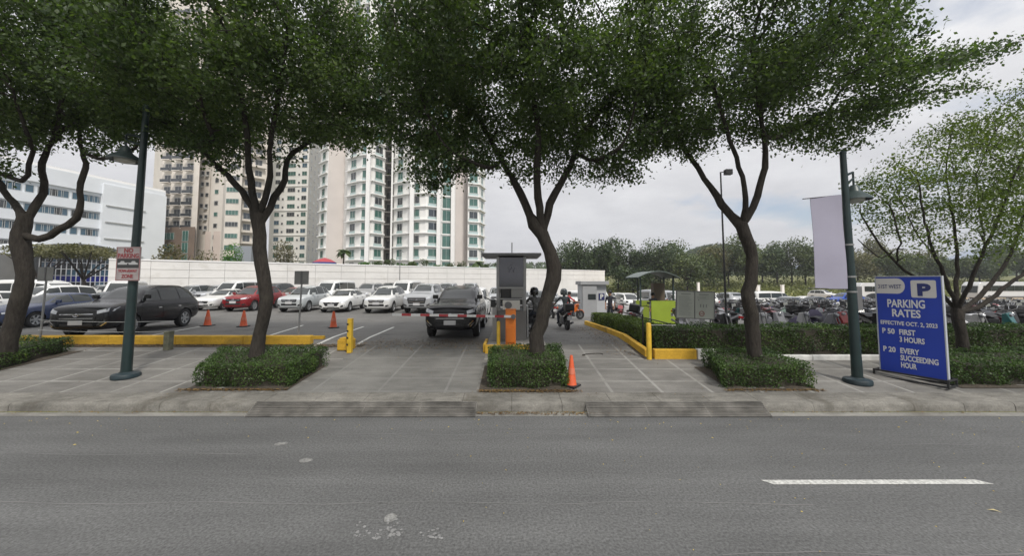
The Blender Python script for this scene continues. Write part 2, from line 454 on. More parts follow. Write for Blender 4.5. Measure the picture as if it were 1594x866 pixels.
# lane dash with its slanted ends
g1 = ground_at(1190, 754); g2 = ground_at(1528, 750)
b = MB(); yy = (g1.y + g2.y) / 2
b.add([(g1.x + .10, yy - .06, .006), (g2.x + .06, yy - .05, .006), (g2.x - .06, yy + .055, .006), (g1.x, yy + .045, .006)], [(0, 1, 2, 3)])
b.build('lane_marking', M_dash)['kind'] = 'structure'
b = MB()
for d in (-22, -13, 13.2, 22):
    b.add([(g1.x + .10 + d, yy - .06, .006), (g2.x + .06 + d, yy - .05, .006), (g2.x - .06 + d, yy + .055, .006), (g1.x + d, yy + .045, .006)], [(0, 1, 2, 3)])
b.build('lane_marking', M_dash)['kind'] = 'structure'
# bay lines of the car park
for (px0, py0, px1, py1) in ((210, 528, 318, 508), (413, 525, 472, 507), (488, 540, 566, 509), (551, 540, 613, 510), (60, 530, 150, 513)):
    a = ground_at(px0, py0); c = ground_at(px1, py1)
    stripe('bay_line', [(a.x, a.y), (c.x, c.y)], 0.10, M_faint_paint if px0 == 60 else M_white_paint)
# worn white scribbles of survey paint on the road, and round patches
def blotch(name, px, py, rx, ry, m, n=14, rag=0.2):
    g = ground_at(px, py); b = MB()
    vs = [(g.x, g.y, .005)] + [(g.x + rx * math.cos(2 * math.pi * i / n) * random.uniform(1 - rag, 1 + rag * .4), g.y + ry * math.sin(2 * math.pi * i / n) * random.uniform(1 - rag, 1 + rag * .4), .005) for i in range(n)]
    b.add(vs, [(0, 1 + i, 1 + (i + 1) % n) for i in range(n)]); o = b.build(name, m); o['kind'] = 'structure'
M_patch = ground_mat('pale asphalt patch', (0.2, 0.2, 0.19), fine=0.5, fines=18, big=0.2, bigs=3)
blotch('road_patch', 608, 808, .075, .085, M_patch)
blotch('road_patch', 437, 692, .11, .07, M_patch); blotch('road_patch', 475, 718, .11, .07, M_patch)
b = MB(); zl_ = .004
for (px0, px1, n) in ((552, 575, 16), (580, 600, 12), (603, 628, 34), (655, 692, 18)):
    for i in range(n):
        zl_ += .00004
        g = ground_at(random.uniform(px0, px1), 840 - abs(random.gauss(0, 9)) * (2.0 if px0 == 603 else 1))
        s = random.uniform(.004, .015); a = random.uniform(0, 3.1)
        vs = [(g.x + s * 1.6 * math.cos(a + q) * random.uniform(.6, 1.2), g.y + s * 1.6 * math.sin(a + q) * random.uniform(.6, 1.2), zl_) for q in (0, 1.2, 2.3, 3.4, 4.9)]
        b.add(vs, [(0, 1, 2, 3, 4)])
b.build('worn_marking', mat('old marking paint', (0.23, 0.23, 0.225), rough=0.8, noise=.3, nscale=20))['kind'] = 'structure'

b = MB()
for (xa, xb_, y0_) in ((-30, -4, 5.6), (-7, 3.5, 4.4), (2, 30, 3.6), (-3, 1.2, 6.3), (6, 28, 5.9)):
    n = int((xb_ - xa) / .3); P = [(xa + (xb_ - xa) * i / n, y0_ + .03 * math.sin(i * .7) + random.uniform(-.012, .012)) for i in range(n + 1)]
    vs = []
    for i, (x, y) in enumerate(P):
        w = random.uniform(.003, .008); vs += [(x, y - w, .0035), (x, y + w, .0035)]
    b.add(vs, [(2 * i, 2 * i + 2, 2 * i + 3, 2 * i + 1) for i in range(n)])
b.build('road_crack', mat('pale crack filler', (0.17, 0.17, 0.165), rough=.9))['kind'] = 'structure'

# steel grate ramps bridging the gutter
M_steel_d = mat('dirty galvanised steel', (0.22, 0.21, 0.19), rough=0.5, metal=0.3, noise=0.6, nscale=3)
def grate(px0, px1, label):
    x0, x1 = (px0 - PPX) / F * 7.2, (px1 - PPX) / F * 7.2
    root = empty('grate_ramp', ((x0 + x1) / 2, 7.06, 0), label=label, cat='grate ramp', group='steel ramps over the gutter')
    L = (x1 - x0) / 2
    nb = 9
    for i in range(nb):
        t = i / (nb - 1); y = 0.02 + t * 0.30; z = 0.025 + t * 0.165
        b = MB(); b.box((0, y, z), (2 * L, 0.017, 0.020)); b.build('bar', M_steel_d, root)
    nj = max(2, int(2 * L / 1.0))
    for i in range(nj + 1):
        x = -L + 2 * L * i / nj; b = MB()
        b.add([(x + sx * .008, y, z) for sx in (-1, 1) for (y, z) in ((0, .008), (0, .022), (.335, .185), (.335, .165))],
              [(0, 1, 2, 3), (7, 6, 5, 4), (1, 5, 6, 2), (0, 4, 5, 1), (3, 2, 6, 7), (0, 3, 7, 4)])
        b.build('support', M_steel_d, root)
grate(398, 742, 'long steel grate ramp at the kerb of the entry drive, left of the central planter')
grate(912, 1186, 'steel bar grate ramp at the kerb of the exit drive, right of the central planter')

# fallen leaves
def litter(name, n, fx, size, m, lift=0.02):
    P = []
    while len(P) < n:
        x, y = fx(); P.append((x, y, gz(x, y) + lift + random.uniform(0, .01)))
    P = np.array(P)
    d = rng.normal(size=(n, 3)); d[:, 2] *= .15; d /= np.linalg.norm(d, axis=1)[:, None]
    up = np.tile([0, 0, 1.0], (n, 1)) + rng.normal(size=(n, 3)) * .15
    w = np.cross(d, up); w /= np.linalg.norm(w, axis=1)[:, None]
    L = (size * rng.uniform(.5, 1.3, n))[:, None]
    V = np.stack([P - d * L / 2, P + w * L * .25 + [0, 0, .006], P + d * L / 2, P - w * L * .25], axis=1).reshape(-1, 3)
    o = np_mesh(name, V, np.arange(4 * n).reshape(-1, 4), m); o['kind'] = 'stuff'; o['label'] = 'fallen leaves lying on the ground'; o['category'] = 'leaf litter'
    return o
M_litter = leaf_mat('fallen leaf', (0.09, 0.055, 0.025), (0.22, 0.14, 0.05), (0.4, 0.3, 0.06), transl=0.0)
M_litter2 = leaf_mat('yellow fallen leaf', (0.3, 0.22, 0.05), (0.5, 0.4, 0.1), transl=0.0)
litter('leaf_litter', 2600, lambda: (random.uniform(-16, -4.9), random.gauss(11.7, .10)), .05, M_litter)
litter('leaf_litter', 1500, lambda: (random.uniform(-5.5, -.8), random.gauss(11.9, .45)), .05, M_litter)
litter('leaf_litter', 1200, lambda: (3.6 - abs(random.gauss(0, .5)), random.uniform(10.6, 17)), .05, M_litter)
litter('leaf_litter', 1300, lambda: (random.uniform(-40, 30), 7.32 - abs(random.gauss(0, .03))), .04, M_litter)
litter('leaf_litter', 350, lambda: (random.uniform(-.8, 1.9), 7.24 + random.uniform(-.08, .06)), .05, M_litter)
litter('leaf_litter', 260, lambda: (random.uniform(-30, 25), 7.0 - abs(random.gauss(0, .5))), .035, M_litter2, .008)
litter('leaf_litter', 90, lambda: (random.uniform(-1, 9), random.uniform(3.6, 7)), .025, M_litter2, .008)
litter('leaf_litter', 700, lambda: (random.uniform(-15, 12), random.uniform(7.5, 11.4)), .03, M_litter)
g = ground_at(1548, 798)
b = MB(); b.add([(g.x - .05, g.y + .03, .008), (g.x, g.y - .005, .02), (g.x + .055, g.y - .03, .008), (g.x + .01, g.y + .015, .022)], [(0, 1, 2, 3)])
tag(b.build('fallen_leaf', mat('pale fallen leaf', (0.5, 0.42, 0.2))), 'single large pale yellow leaf lying on the road near the lane dash', 'leaf')

# ------------------------------------------------------------ kerb blocks of the car park
M_yel = ground_mat('yellow kerb paint', (0.55, 0.33, 0.035), big=.2, bigs=1.2, fine=.12, fines=30, rough=.7, stain=(.20, .14, .05), stains=.75)
M_yel2 = mat('yellow post paint', (0.62, 0.40, 0.03), rough=0.5, noise=0.2, nscale=5)
M_wht = mat('white kerb paint', (0.6, 0.6, 0.57), rough=0.7, noise=0.25, nscale=4)
M_conc = mat('plain concrete', (0.24, 0.23, 0.21), rough=0.85, noise=0.3, nscale=4, bump=0.3, bscale=20)
def kerbrun(name, p0, p1, w, h, m, label, seg=2.0, kind='structure'):
    L = math.dist(p0, p1); n = max(1, round(L / seg)); a = math.atan2(p1[1] - p0[1], p1[0] - p0[0])
    b = MB()
    for i in range(n):
        t = (i + .5) / n; x = p0[0] + (p1[0] - p0[0]) * t; y = p0[1] + (p1[1] - p0[1]) * t; z = gz(x, y)
        hl = (L / n - .012) / 2; ca, sa_ = math.cos(a), math.sin(a); vs = []
        for zz in (-.1, h):
            for sx, sy in ((-1, -1), (1, -1), (1, 1), (-1, 1)):
                ex, ey = x + ca * hl * sx, y + sa_ * hl * sx
                vs.append((ex - sa_ * w / 2 * sy, ey + ca * w / 2 * sy, gz(ex, ey) + zz))
        b.add(vs, [(3, 2, 1, 0), (4, 5, 6, 7), (0, 1, 5, 4), (1, 2, 6, 5), (2, 3, 7, 6), (3, 0, 4, 7)])
    o = b.build(name, m, bevel=.02)
    if kind: o['kind'] = kind
    else: tag(o, label, 'kerb')
    return o
kerbrun('yellow_kerb', (-17.5, 12.0), (-6.55, 12.0), .22, .27, M_yel, 'long yellow painted kerb beam along the left car park edge', kind=None)
kerbrun('yellow_kerb', (3.9, 10.55), (3.8, 18.8), .16, .2, M_yel, 'yellow painted kerb beside the exit lane under the low hedge', kind=None)
kerbrun('yellow_kerb', (4.0, 10.4), (5.2, 10.4), .18, .26, M_yel, 'short yellow kerb facing the pavement at the corner of the right hedge', kind=None)
kerbrun('white_kerb', (5.22, 10.4), (5.75, 10.4), .18, .26, M_wht, 'short white painted kerb end left of the fourth tree', kind=None)
kerbrun('pale_kerb', (6.4, 10.28), (30, 10.28), .14, .13, M_wht, '', kind='structure')
for (px0, px1, py) in ((225, 252, 527), (297, 331, 526), (410, 434, 526), (473, 505, 526)):
    a = ground_at(px0, py + 2); c = ground_at(px1, py + 2)
    w = abs(c.x - a.x); b = MB()
    x = (a.x + c.x) / 2; y = a.y
    pr = [(-.09, 0), (-.06, .11), (.06, .11), (.09, 0)]
    b.add([(sx * w / 2, yy_, zz) for sx in (-1, 1) for yy_, zz in pr], [(0, 1, 2, 3), (7, 6, 5, 4), (0, 4, 5, 1), (1, 5, 6, 2), (2, 6, 7, 3), (0, 3, 7, 4)])
    lab = {225: 'dirty yellow wheel stop beside the concrete stub post', 297: 'yellow wheel stop in the bay right of the stub post', 410: 'yellow wheel stop right behind the second tree trunk', 473: 'yellow wheel stop beside the thin sign pole right of the second tree'}[px0]
    tag(b.build('wheel_stop', M_yel, bevel=.012, loc=(x, y, gz(x, y))), lab, 'wheel stop', 'yellow concrete wheel stops')
# island under the booth
b = MB(); b.prism([(-.78, 10.95), (.95, 10.95), (1.05, 11.2), (1.0, 17.0), (-.75, 17.0)], .2, .62 + .06)
tag(b.build('traffic_island', [M_conc], bevel=.02), 'raised concrete island between entry and exit lane carrying the booth', 'traffic island')
b = MB(); b.box((.08, 10.90, .56), (1.76, .1, .30)); b.box((-.82, 11.45, .6), (.09, 1.0, .25))
tag(b.build('yellow_kerb', M_yel, bevel=.015), 'yellow kerb wrapping the front of the booth island behind the central planter', 'kerb')
# ------------------------------------------------------------ trees of the pavement
def bark_mat(name, c):
    if name in MATS: return MATS[name]
    m = bpy.data.materials.new(name); m.use_nodes = True; t = m.node_tree; b = t.nodes['Principled BSDF']
    b.inputs['Roughness'].default_value = 0.9; b.inputs['Specular IOR Level'].default_value = .2
    tcn = t.nodes.new('ShaderNodeTexCoord'); mpn = t.nodes.new('ShaderNodeMapping'); mpn.inputs['Scale'].default_value = (1, 1, .25)
    t.links.new(tcn.outputs['Object'], mpn.inputs[0])
    nz = t.nodes.new('ShaderNodeTexNoise'); nz.inputs['Scale'].default_value = 22; nz.inputs['Detail'].default_value = 8; nz.inputs['Roughness'].default_value = .7
    t.links.new(mpn.outputs[0], nz.inputs['Vector'])
    n2 = t.nodes.new('ShaderNodeTexNoise'); n2.inputs['Scale'].default_value = 3; n2.inputs['Detail'].default_value = 5
    t.links.new(tcn.outputs['Object'], n2.inputs['Vector'])
    r = t.nodes.new('ShaderNodeValToRGB'); r.color_ramp.elements[0].position = .3; r.color_ramp.elements[1].position = .72
    r.color_ramp.elements[0].color = (c[0] * .45, c[1] * .45, c[2] * .42, 1); r.color_ramp.elements[1].color = (c[0] * 1.5, c[1] * 1.5, c[2] * 1.45, 1)
    t.links.new(nz.outputs['Fac'], r.inputs[0])
    mxn = t.nodes.new('ShaderNodeMix'); mxn.data_type = 'RGBA'
    mr = t.nodes.new('ShaderNodeMapRange'); mr.inputs['From Min'].default_value = .5; mr.inputs['From Max'].default_value = .7; mr.inputs['To Max'].default_value = .5
    t.links.new(n2.outputs['Fac'], mr.inputs['Value']); t.links.new(mr.outputs[0], mxn.inputs['Factor'])
    t.links.new(r.outputs[0], mxn.inputs[6]); mxn.inputs[7].default_value = (c[0] * 1.6, c[1] * 1.65, c[2] * 1.5, 1)
    t.links.new(mxn.outputs[2], b.inputs['Base Color'])
    bp = t.nodes.new('ShaderNodeBump'); bp.inputs['Strength'].default_value = 1.0; bp.inputs['Distance'].default_value = .04
    t.links.new(nz.outputs['Fac'], bp.inputs['Height']); t.links.new(bp.outputs[0], b.inputs['Normal'])
    MATS[name] = m; return m
M_bark = bark_mat('dark bark', (0.038, 0.033, 0.029))
M_leafA = leaf_mat('street tree leaf', (0.028, 0.050, 0.020), (0.09, 0.13, 0.045), (0.19, 0.235, 0.085), transl=.45, patch=.9)
M_leafB = leaf_mat('light street tree leaf', (0.05, 0.08, 0.016), (0.13, 0.175, 0.035), (0.22, 0.25, 0.06), transl=.4)

def crv(pts, step=.22):
    """smooth resample of a (x,y,z,r) polyline"""
    P = [np.array(p, float) for p in pts]
    out_ = []
    for i in range(len(P) - 1):
        p0 = P[max(0, i - 1)]; p1 = P[i]; p2 = P[i + 1]; p3 = P[min(len(P) - 1, i + 2)]
        n = max(1, int(np.linalg.norm(p2[:3] - p1[:3]) / step))
        for k in range(n):
            t = k / n
            out_.append(.5 * ((2 * p1) + (-p0 + p2) * t + (2 * p0 - 5 * p1 + 4 * p2 - p3) * t * t + (-p0 + 3 * p1 - 3 * p2 + p3) * t ** 3))
    out_.append(P[-1]); return out_

def street_tree(label, Y, limbs, att_fn, n_att, leafmat, leafsize, per, tip=.007, spread=.21, seed=1, group='trees planted along the pavement', step=.2, kill=.3, infl=2.2, cat='tree', twig_leaf_r=.022, pexp=2.35):
    """limbs: list of (parent_index or None, [(px, py, radius_px, dY)...]); the first is the trunk.
    The finer branches grow by space colonisation towards points filling the crown."""
    rg = np.random.default_rng(seed)
    nodes = []; par = []; fixr = []
    def add(p, pa, r): nodes.append(np.array(p[:3], float)); par.append(pa); fixr.append(r); return len(nodes) - 1
    ends = []
    for li, (pi, pts) in enumerate(limbs):
        W = []
        if pi is not None:
            e = ends[pi[0]][int(pi[1] * (len(ends[pi[0]]) - 1))]
            W.append((*nodes[e], max(.01, pts[0][2] / (F / Y) * .93 / math.hypot(1, (pts[0][0] - PPX) / F))))
        for (px, py, rp, dy) in pts:
            q = at(px, py, Y + dy); W.append((q.x, q.y, q.z, rp / (F / Y) * .93 / math.hypot(1, (px - PPX) / F)))
        C = crv(W); ids = []
        pa = -1 if pi is None else e
        for j, c in enumerate(C):
            if pi is not None and j == 0: ids.append(e); continue
            wob = rg.normal(size=3) * .012
            i = add(c[:3] + wob, pa, c[3]); pa = i; ids.append(i)
        ends.append(ids)
    A = att_fn(rg, n_att)
    N = np.array(nodes)
    start = len(ends[0]) - 2   # the trunk grows no twigs except at its top
    grow_ok = np.ones(len(nodes), bool); grow_ok[:max(0, start)] = False
    def nearest(Ap, Np, off):
        best = np.full(len(Ap), 1e9); bi = np.zeros(len(Ap), int)
        for s in range(0, len(Np), 400):
            D = ((Ap[:, None, :] - Np[None, s:s + 400, :]) ** 2).sum(-1); j = D.argmin(1); d = D[np.arange(len(Ap)), j]
            m_ = d < best; best[m_] = d[m_]; bi[m_] = j[m_] + s + off
        return best, bi
    idx = np.where(grow_ok)[0]
    bd, bi = nearest(A, N[idx], 0); bi = idx[bi]
    alive = np.ones(len(A), bool)
    for it in range(60):
        act = alive & (bd < 36)
        if not act.any(): break
        dirs = {}
        for a in np.where(act)[0]:
            v = A[a] - nodes[bi[a]]; v /= (np.linalg.norm(v) + 1e-9)
            dirs.setdefault(bi[a], []).append(v)
        new = []; off = len(nodes)
        for i, vs in dirs.items():
            d = np.sum(vs, 0) + rg.normal(size=3) * .25 + np.array([0, 0, .05])
            if par[i] >= 0:
                pd = nodes[i] - nodes[par[i]]; d = d / (np.linalg.norm(d) + 1e-9) + .35 * pd / (np.linalg.norm(pd) + 1e-9)
            d /= (np.linalg.norm(d) + 1e-9)
            new.append(add(nodes[i] + d * step, i, 0))
        NP = np.array(nodes[off:])
        d2, b2 = nearest(A, NP, off)
        m_ = d2 < bd; bd[m_] = d2[m_]; bi[m_] = b2[m_]
        alive &= bd > kill * kill
        if len(nodes) > 14000: break
    n = len(nodes); ch = [[] for _ in range(n)]
    for i, p in enumerate(par):
        if p >= 0: ch[p].append(i)
    rad = np.zeros(n)
    for i in range(n - 1, -1, -1):
        s = sum(rad[c] ** pexp for c in ch[i]) if ch[i] else 0
        r = max(tip, s ** (1 / pexp) if s > 0 else 0)
        if fixr[i] > 0: r = fixr[i]
        elif par[i] >= 0: r = min(r, .055)
        rad[i] = r
    for i in range(n):      # never thicker than the parent
        if par[i] >= 0 and rad[i] > rad[par[i]] and fixr[i] == 0: rad[i] = rad[par[i]]
    mb = MB(); seen = set()
    stack = [0]; chains = []
    starts = [(0, -1)]
    while starts:
        s, p = starts.pop()
        chn = [p, s] if p >= 0 else [s]; cur = s
        while ch[cur]:
            cs = sorted(ch[cur], key=lambda c: -rad[c])
            for c in cs[1:]: starts.append((c, cur))
            cur = cs[0]; chn.append(cur)
        chains.append(chn)
    for c in chains:
        if len(c) < 2: continue
        rr = [float(rad[i]) for i in c]
        if len(c) > 2 and par[c[0]] is not None and c[0] != 0: rr[0] = rr[1] if rr[1] < rr[0] else rr[0]
        r0 = max(rr); ns = 12 if r0 > .08 else (7 if r0 > .025 else 4)
        if r0 > .08:
            rr = [q * (1 + .10 * math.sin(k * 1.1 + seed) * math.cos(k * .37)) for k, q in enumerate(rr)]
        mb.tube([nodes[i] for i in c], rr, n=ns, cap=ns > 6)
    base = at(limbs[0][1][0][0], limbs[0][1][0][1], Y)
    root = empty('street_tree', (base.x, base.y, gz(base.x, Y)), label=label, cat=cat, group=group)
    off = Vector(root.location)
    mb.v = [(v[0] - off.x, v[1] - off.y, v[2] - off.z) for v in mb.v]
    mb.build('trunk', M_bark, root, smooth=True, angle=60)
    tw = [i for i in range(n) if rad[i] < twig_leaf_r and fixr[i] == 0]
    T = np.array([nodes[i] for i in tw]); PT = np.array([nodes[max(par[i], 0)] for i in tw])
    k = per; t = rg.uniform(0, 1, (len(T), k, 1))
    C = PT[:, None, :] * (1 - t) + T[:, None, :] * t + rg.normal(size=(len(T), k, 3)) * spread * np.array([1, 1, .55])
    # uneven clumps: drop some leaves of every spray
    keep = rg.uniform(0, 1, (len(T), k)) < rg.uniform(.35, 1.0, (len(T), 1))
    C = C[keep]
    leaves_obj('crown', C - np.array(off), leafsize, leafmat, root, droop=.5)
    print('TREE', len(nodes), len(tw), len(C)); return root

def interp(tab, x):
    return float(np.interp(x, [a for a, _ in tab], [b for _, b in tab]))
BOTTOM = [(-400, 235), (-100, 235), (60, 228), (110, 215), (150, 222), (210, 245), (260, 238), (330, 270), (370, 235), (430, 200), (470, 205), (530, 225), (600, 235), (622, 300), (700, 288), (760, 282), (800, 262), (870, 285), (930, 312), (1000, 296), (1015, 262), (1025, 300), (1055, 285), (1075, 250), (1110, 225), (1180, 225), (1230, 262), (1290, 262), (1345, 235), (1400, 200), (1450, 175), (1500, 160), (1560, 150), (1600, 120), (1700, 90)]
def proj(P):
    d = P - np.array([0, 0, CAMZ]); dep = d[:, 1] * CP + d[:, 2] * SP; up = -d[:, 1] * SP + d[:, 2] * CP
    return PPX + F * d[:, 0] / dep, PPY - F * up / dep
def crown_fn(ells, bottom=BOTTOM, cut=None, shell=.42, gap=-.35):
    def f(rg, n):
        out_ = []
        vol = np.array([e[3] * e[4] * e[5] for e in ells]); vol = vol / vol.sum()
        while sum(len(o) for o in out_) < n:
            k = rg.choice(len(ells), p=vol); c = np.array(ells[k][:3]); r = np.array(ells[k][3:6])
            v = rg.normal(size=(200, 3)); v /= np.linalg.norm(v, axis=1)[:, None]
            v *= (shell + (1 - shell) * rg.uniform(0, 1, (200, 1)) ** .7)
            P = c + v * r
            px, py = proj(P)
            lim = np.interp(px, [a for a, _ in bottom], [b for _, b in bottom]) + rg.normal(size=200) * 9 + 14 * np.sin(px * .043 + P[:, 1] * 1.7) + 9 * np.sin(px * .11 + P[:, 1])
            ok = py < lim
            cn = np.sin(P[:, 0] * 2.3 + 1.1 * np.sin(P[:, 1] * 1.9)) + np.sin(P[:, 1] * 2.1 + 1.3 * np.sin(P[:, 2] * 2.4)) + np.sin(P[:, 2] * 2.9 + 1.2 * np.sin(P[:, 0] * 1.7))
            ok &= cn > gap
            if cut is not None: ok &= cut(px, py)
            out_.append(P[ok])
        return np.concatenate(out_)[:n]
    return f
def E(px, py, Y, rx, ry, rz):
    p = at(px, py, Y); return (p.x, p.y, p.z, rx, ry, rz)

# second tree from the left
street_tree('leafy tree with a bent dark trunk in the wide clipped planter, second from the left', 9.0,
  [(None, [(400, 566, 16, 0), (401, 548, 13, 0), (404, 520, 12, 0), (412, 490, 11.5, 0), (415, 465, 12.5, 0), (412, 440, 12.5, 0), (407, 412, 11, 0), (406, 385, 11.5, 0), (402, 352, 12.5, 0), (400, 335, 13, 0)]),
   ((0, 1), [(384, 308, 7, .1), (362, 282, 6, .3), (338, 258, 5, .5), (312, 232, 4, .8), (270, 195, 3.2, 1.1), (225, 150, 2.5, 1.4)]),
   ((0, .97), [(393, 300, 7, -.1), (388, 262, 6, -.3), (385, 220, 5, -.5), (378, 160, 4, -.7), (365, 90, 3, -1)]),
   ((0, 1), [(414, 308, 6.5, 0), (421, 275, 5.5, -.2), (419, 235, 4.5, -.4), (428, 180, 4, -.8), (440, 100, 3, -1.4)]),
   ((0, .98), [(428, 308, 7, .2), (443, 280, 6, .4), (447, 250, 5, .6), (470, 228, 4.5, .9), (510, 200, 4, 1.2), (560, 165, 3, 1.6)]),
   ((1, .5), [(330, 215, 4, -.4), (310, 150, 3, -1.4)])],
  crown_fn([E(385, 90, 9.0, 3.1, 3.4, 3.1), E(270, 150, 9.6, 2.0, 2.4, 1.8), E(500, 140, 9.4, 2.1, 2.6, 2.2), E(215, 100, 9.5, 1.6, 2.4, 2.0), E(560, 135, 10.3, 1.8, 1.7, 2.2), E(390, 230, 9.2, 1.5, 1.6, .9)]),
  4700, M_leafA, .088, 64, seed=2)
# third tree
street_tree('leafy tree leaning out of the square central planter in front of the booth', 9.0,
  [(None, [(838, 570, 17, 0), (837, 550, 14.5, 0), (836, 522, 12.5, 0), (846, 485, 11, 0), (856, 450, 12, 0), (863, 418, 12, 0), (856, 392, 11, 0), (844, 366, 11.5, 0), (834, 348, 12, 0)]),
   ((0, 1), [(818, 318, 7, .1), (802, 285, 6, .3), (785, 255, 5, .6), (762, 215, 4.5, 1), (730, 160, 3.5, 1.4), (690, 110, 2.5, 1.8)]),
   ((0, .97), [(838, 308, 6.5, -.2), (835, 270, 5.5, -.4), (838, 215, 4.5, -.7), (830, 150, 3.5, -1.0), (815, 70, 3, -1.3)]),
   ((0, .99), [(856, 318, 7, .1), (872, 285, 6, .2), (888, 258, 5, .3), (905, 215, 4.5, .6), (940, 165, 3.5, .9), (985, 110, 3, 1.3)]),
   ((3, .4), [(925, 250, 3.5, -.4), (965, 230, 3, -.9)]), ((1, .4), [(760, 262, 3, -.6), (700, 235, 2.4, -1)])],
  crown_fn([E(810, 70, 9.0, 3.6, 3.5, 3.3), E(690, 150, 9.3, 2.0, 2.4, 2.2), E(940, 160, 9.2, 2.1, 2.4, 2.2), E(680, 240, 8.8, 1.3, 1.6, .9), E(970, 250, 8.8, 1.3, 1.6, 1.0), E(830, 230, 9.6, 2.0, 1.6, 1.0), E(592, 140, 9.3, 1.4, 2.0, 1.9)]),
  4900, M_leafA, .088, 66, seed=3)
# fourth tree
def cutT4(px, py):
    lim = np.interp(px, [900, 1370, 1400, 1440, 1470, 1500, 1600, 1700], [-900, -900, 0, 40, 58, 62, 58, 50])
    gap = (px > 1470) & (py > 112) & (py < 124)
    return (py > lim) & ~gap
street_tree('wide spreading tree with a forked trunk left of the right lamp post', 9.0,
  [(None, [(1176, 572, 17, 0), (1174, 552, 14, 0), (1172, 520, 12.5, 0), (1168, 490, 12, 0), (1164, 455, 11, 0), (1171, 425, 12, 0), (1171, 398, 11, 0), (1160, 370, 11, 0), (1155, 352, 11.5, 0)]),
   ((0, 1), [(1138, 335, 7.5, .1), (1123, 318, 7, .2), (1106, 292, 6, .3), (1086, 262, 5, .5), (1066, 232, 4, .7), (1052, 195, 3.4, 1), (1040, 140, 3, 1.4)]),
   ((0, 1), [(1161, 325, 5.5, -.2), (1158, 290, 4.5, -.4), (1147, 245, 4, -.6), (1130, 200, 3.3, -1), (1110, 130, 2.5, -1.5)]),
   ((0, 1), [(1173, 322, 7, .1), (1183, 288, 6.5, .1), (1190, 262, 6, .1), (1192, 235, 5, 0), (1186, 195, 4.5, -.2), (1178, 150, 4, -.6), (1170, 80, 3, -1)]),
   ((3, .55), [(1222, 210, 4.5, .4), (1270, 180, 4, .8), (1330, 168, 3.3, 1), (1400, 150, 2.8, 1.2), (1480, 140, 2.2, 1.3)]),
   ((4, .4), [(1320, 130, 3, .6), (1400, 108, 2.4, .6), (1500, 90, 2, .7)]), ((3, .75), [(1235, 130, 3.5, .8), (1290, 60, 3, 1.4)])],
  crown_fn([E(1190, 50, 9.0, 3.3, 3.4, 3.0), E(1080, 150, 9.2, 1.9, 2.4, 1.9), E(1300, 130, 9.3, 2.2, 2.5, 1.8), E(1440, 120, 9.7, 2.3, 1.6, .95), E(1060, 255, 9.2, .7, 1.2, .6), E(1270, 230, 9.2, 1.1, 1.4, .6), E(1520, 85, 9.8, 1.5, 1.0, .35), E(1500, 140, 9.6, 1.1, .9, .3)], cut=cutT4),
  4000, M_leafA, .088, 50, seed=4)
# first tree
street_tree('leafy tree with a gnarled forked trunk, leftmost on the pavement', 9.6,
  [(None, [(6, 562, 24, 0), (9, 545, 21, 0), (16, 515, 18, 0), (28, 480, 18, 0), (37, 445, 18, 0), (38, 410, 19, 0), (33, 378, 19, 0), (36, 352, 17, 0), (40, 338, 15, 0)]),
   ((0, 1), [(22, 316, 9, .1), (5, 296, 8, .2), (-14, 262, 7, .4), (-30, 210, 5, .8), (-60, 130, 4, 1.2)]),
   ((1, .35), [(34, 282, 6, -.2), (46, 258, 5.5, -.3), (52, 236, 5, -.3), (40, 200, 4, -.8), (20, 140, 3, -1.2)]),
   ((0, .98), [(56, 322, 9, .1), (68, 300, 8, .2), (66, 268, 7.5, .3), (70, 240, 7, .4), (92, 205, 6, .5), (125, 185, 4.5, .8), (165, 165, 3.5, 1.1), (215, 150, 2.5, 1.3)]),
   ((0, .88), [(62, 372, 9, 0), (92, 358, 8.5, 0), (118, 340, 8, 0), (126, 312, 7, 0), (126, 285, 6.5, 0), (133, 262, 6, 0), (128, 235, 5, .3), (118, 180, 3.5, .5)]),
   ((4, .78), [(158, 248, 4.5, -.2), (185, 240, 3.5, -.4), (215, 228, 2.8, -.6)]), ((3, .55), [(95, 160, 4.5, -.5), (105, 90, 3, -1)])],
  crown_fn([E(20, 60, 9.6, 4.0, 3.6, 3.0), E(-150, 110, 9.6, 2.8, 3, 2.4), E(130, 120, 9.7, 1.9, 2.4, 1.8), E(200, 215, 9.2, .7, .9, .35)]),
  4200, M_leafA, .088, 64, seed=5)
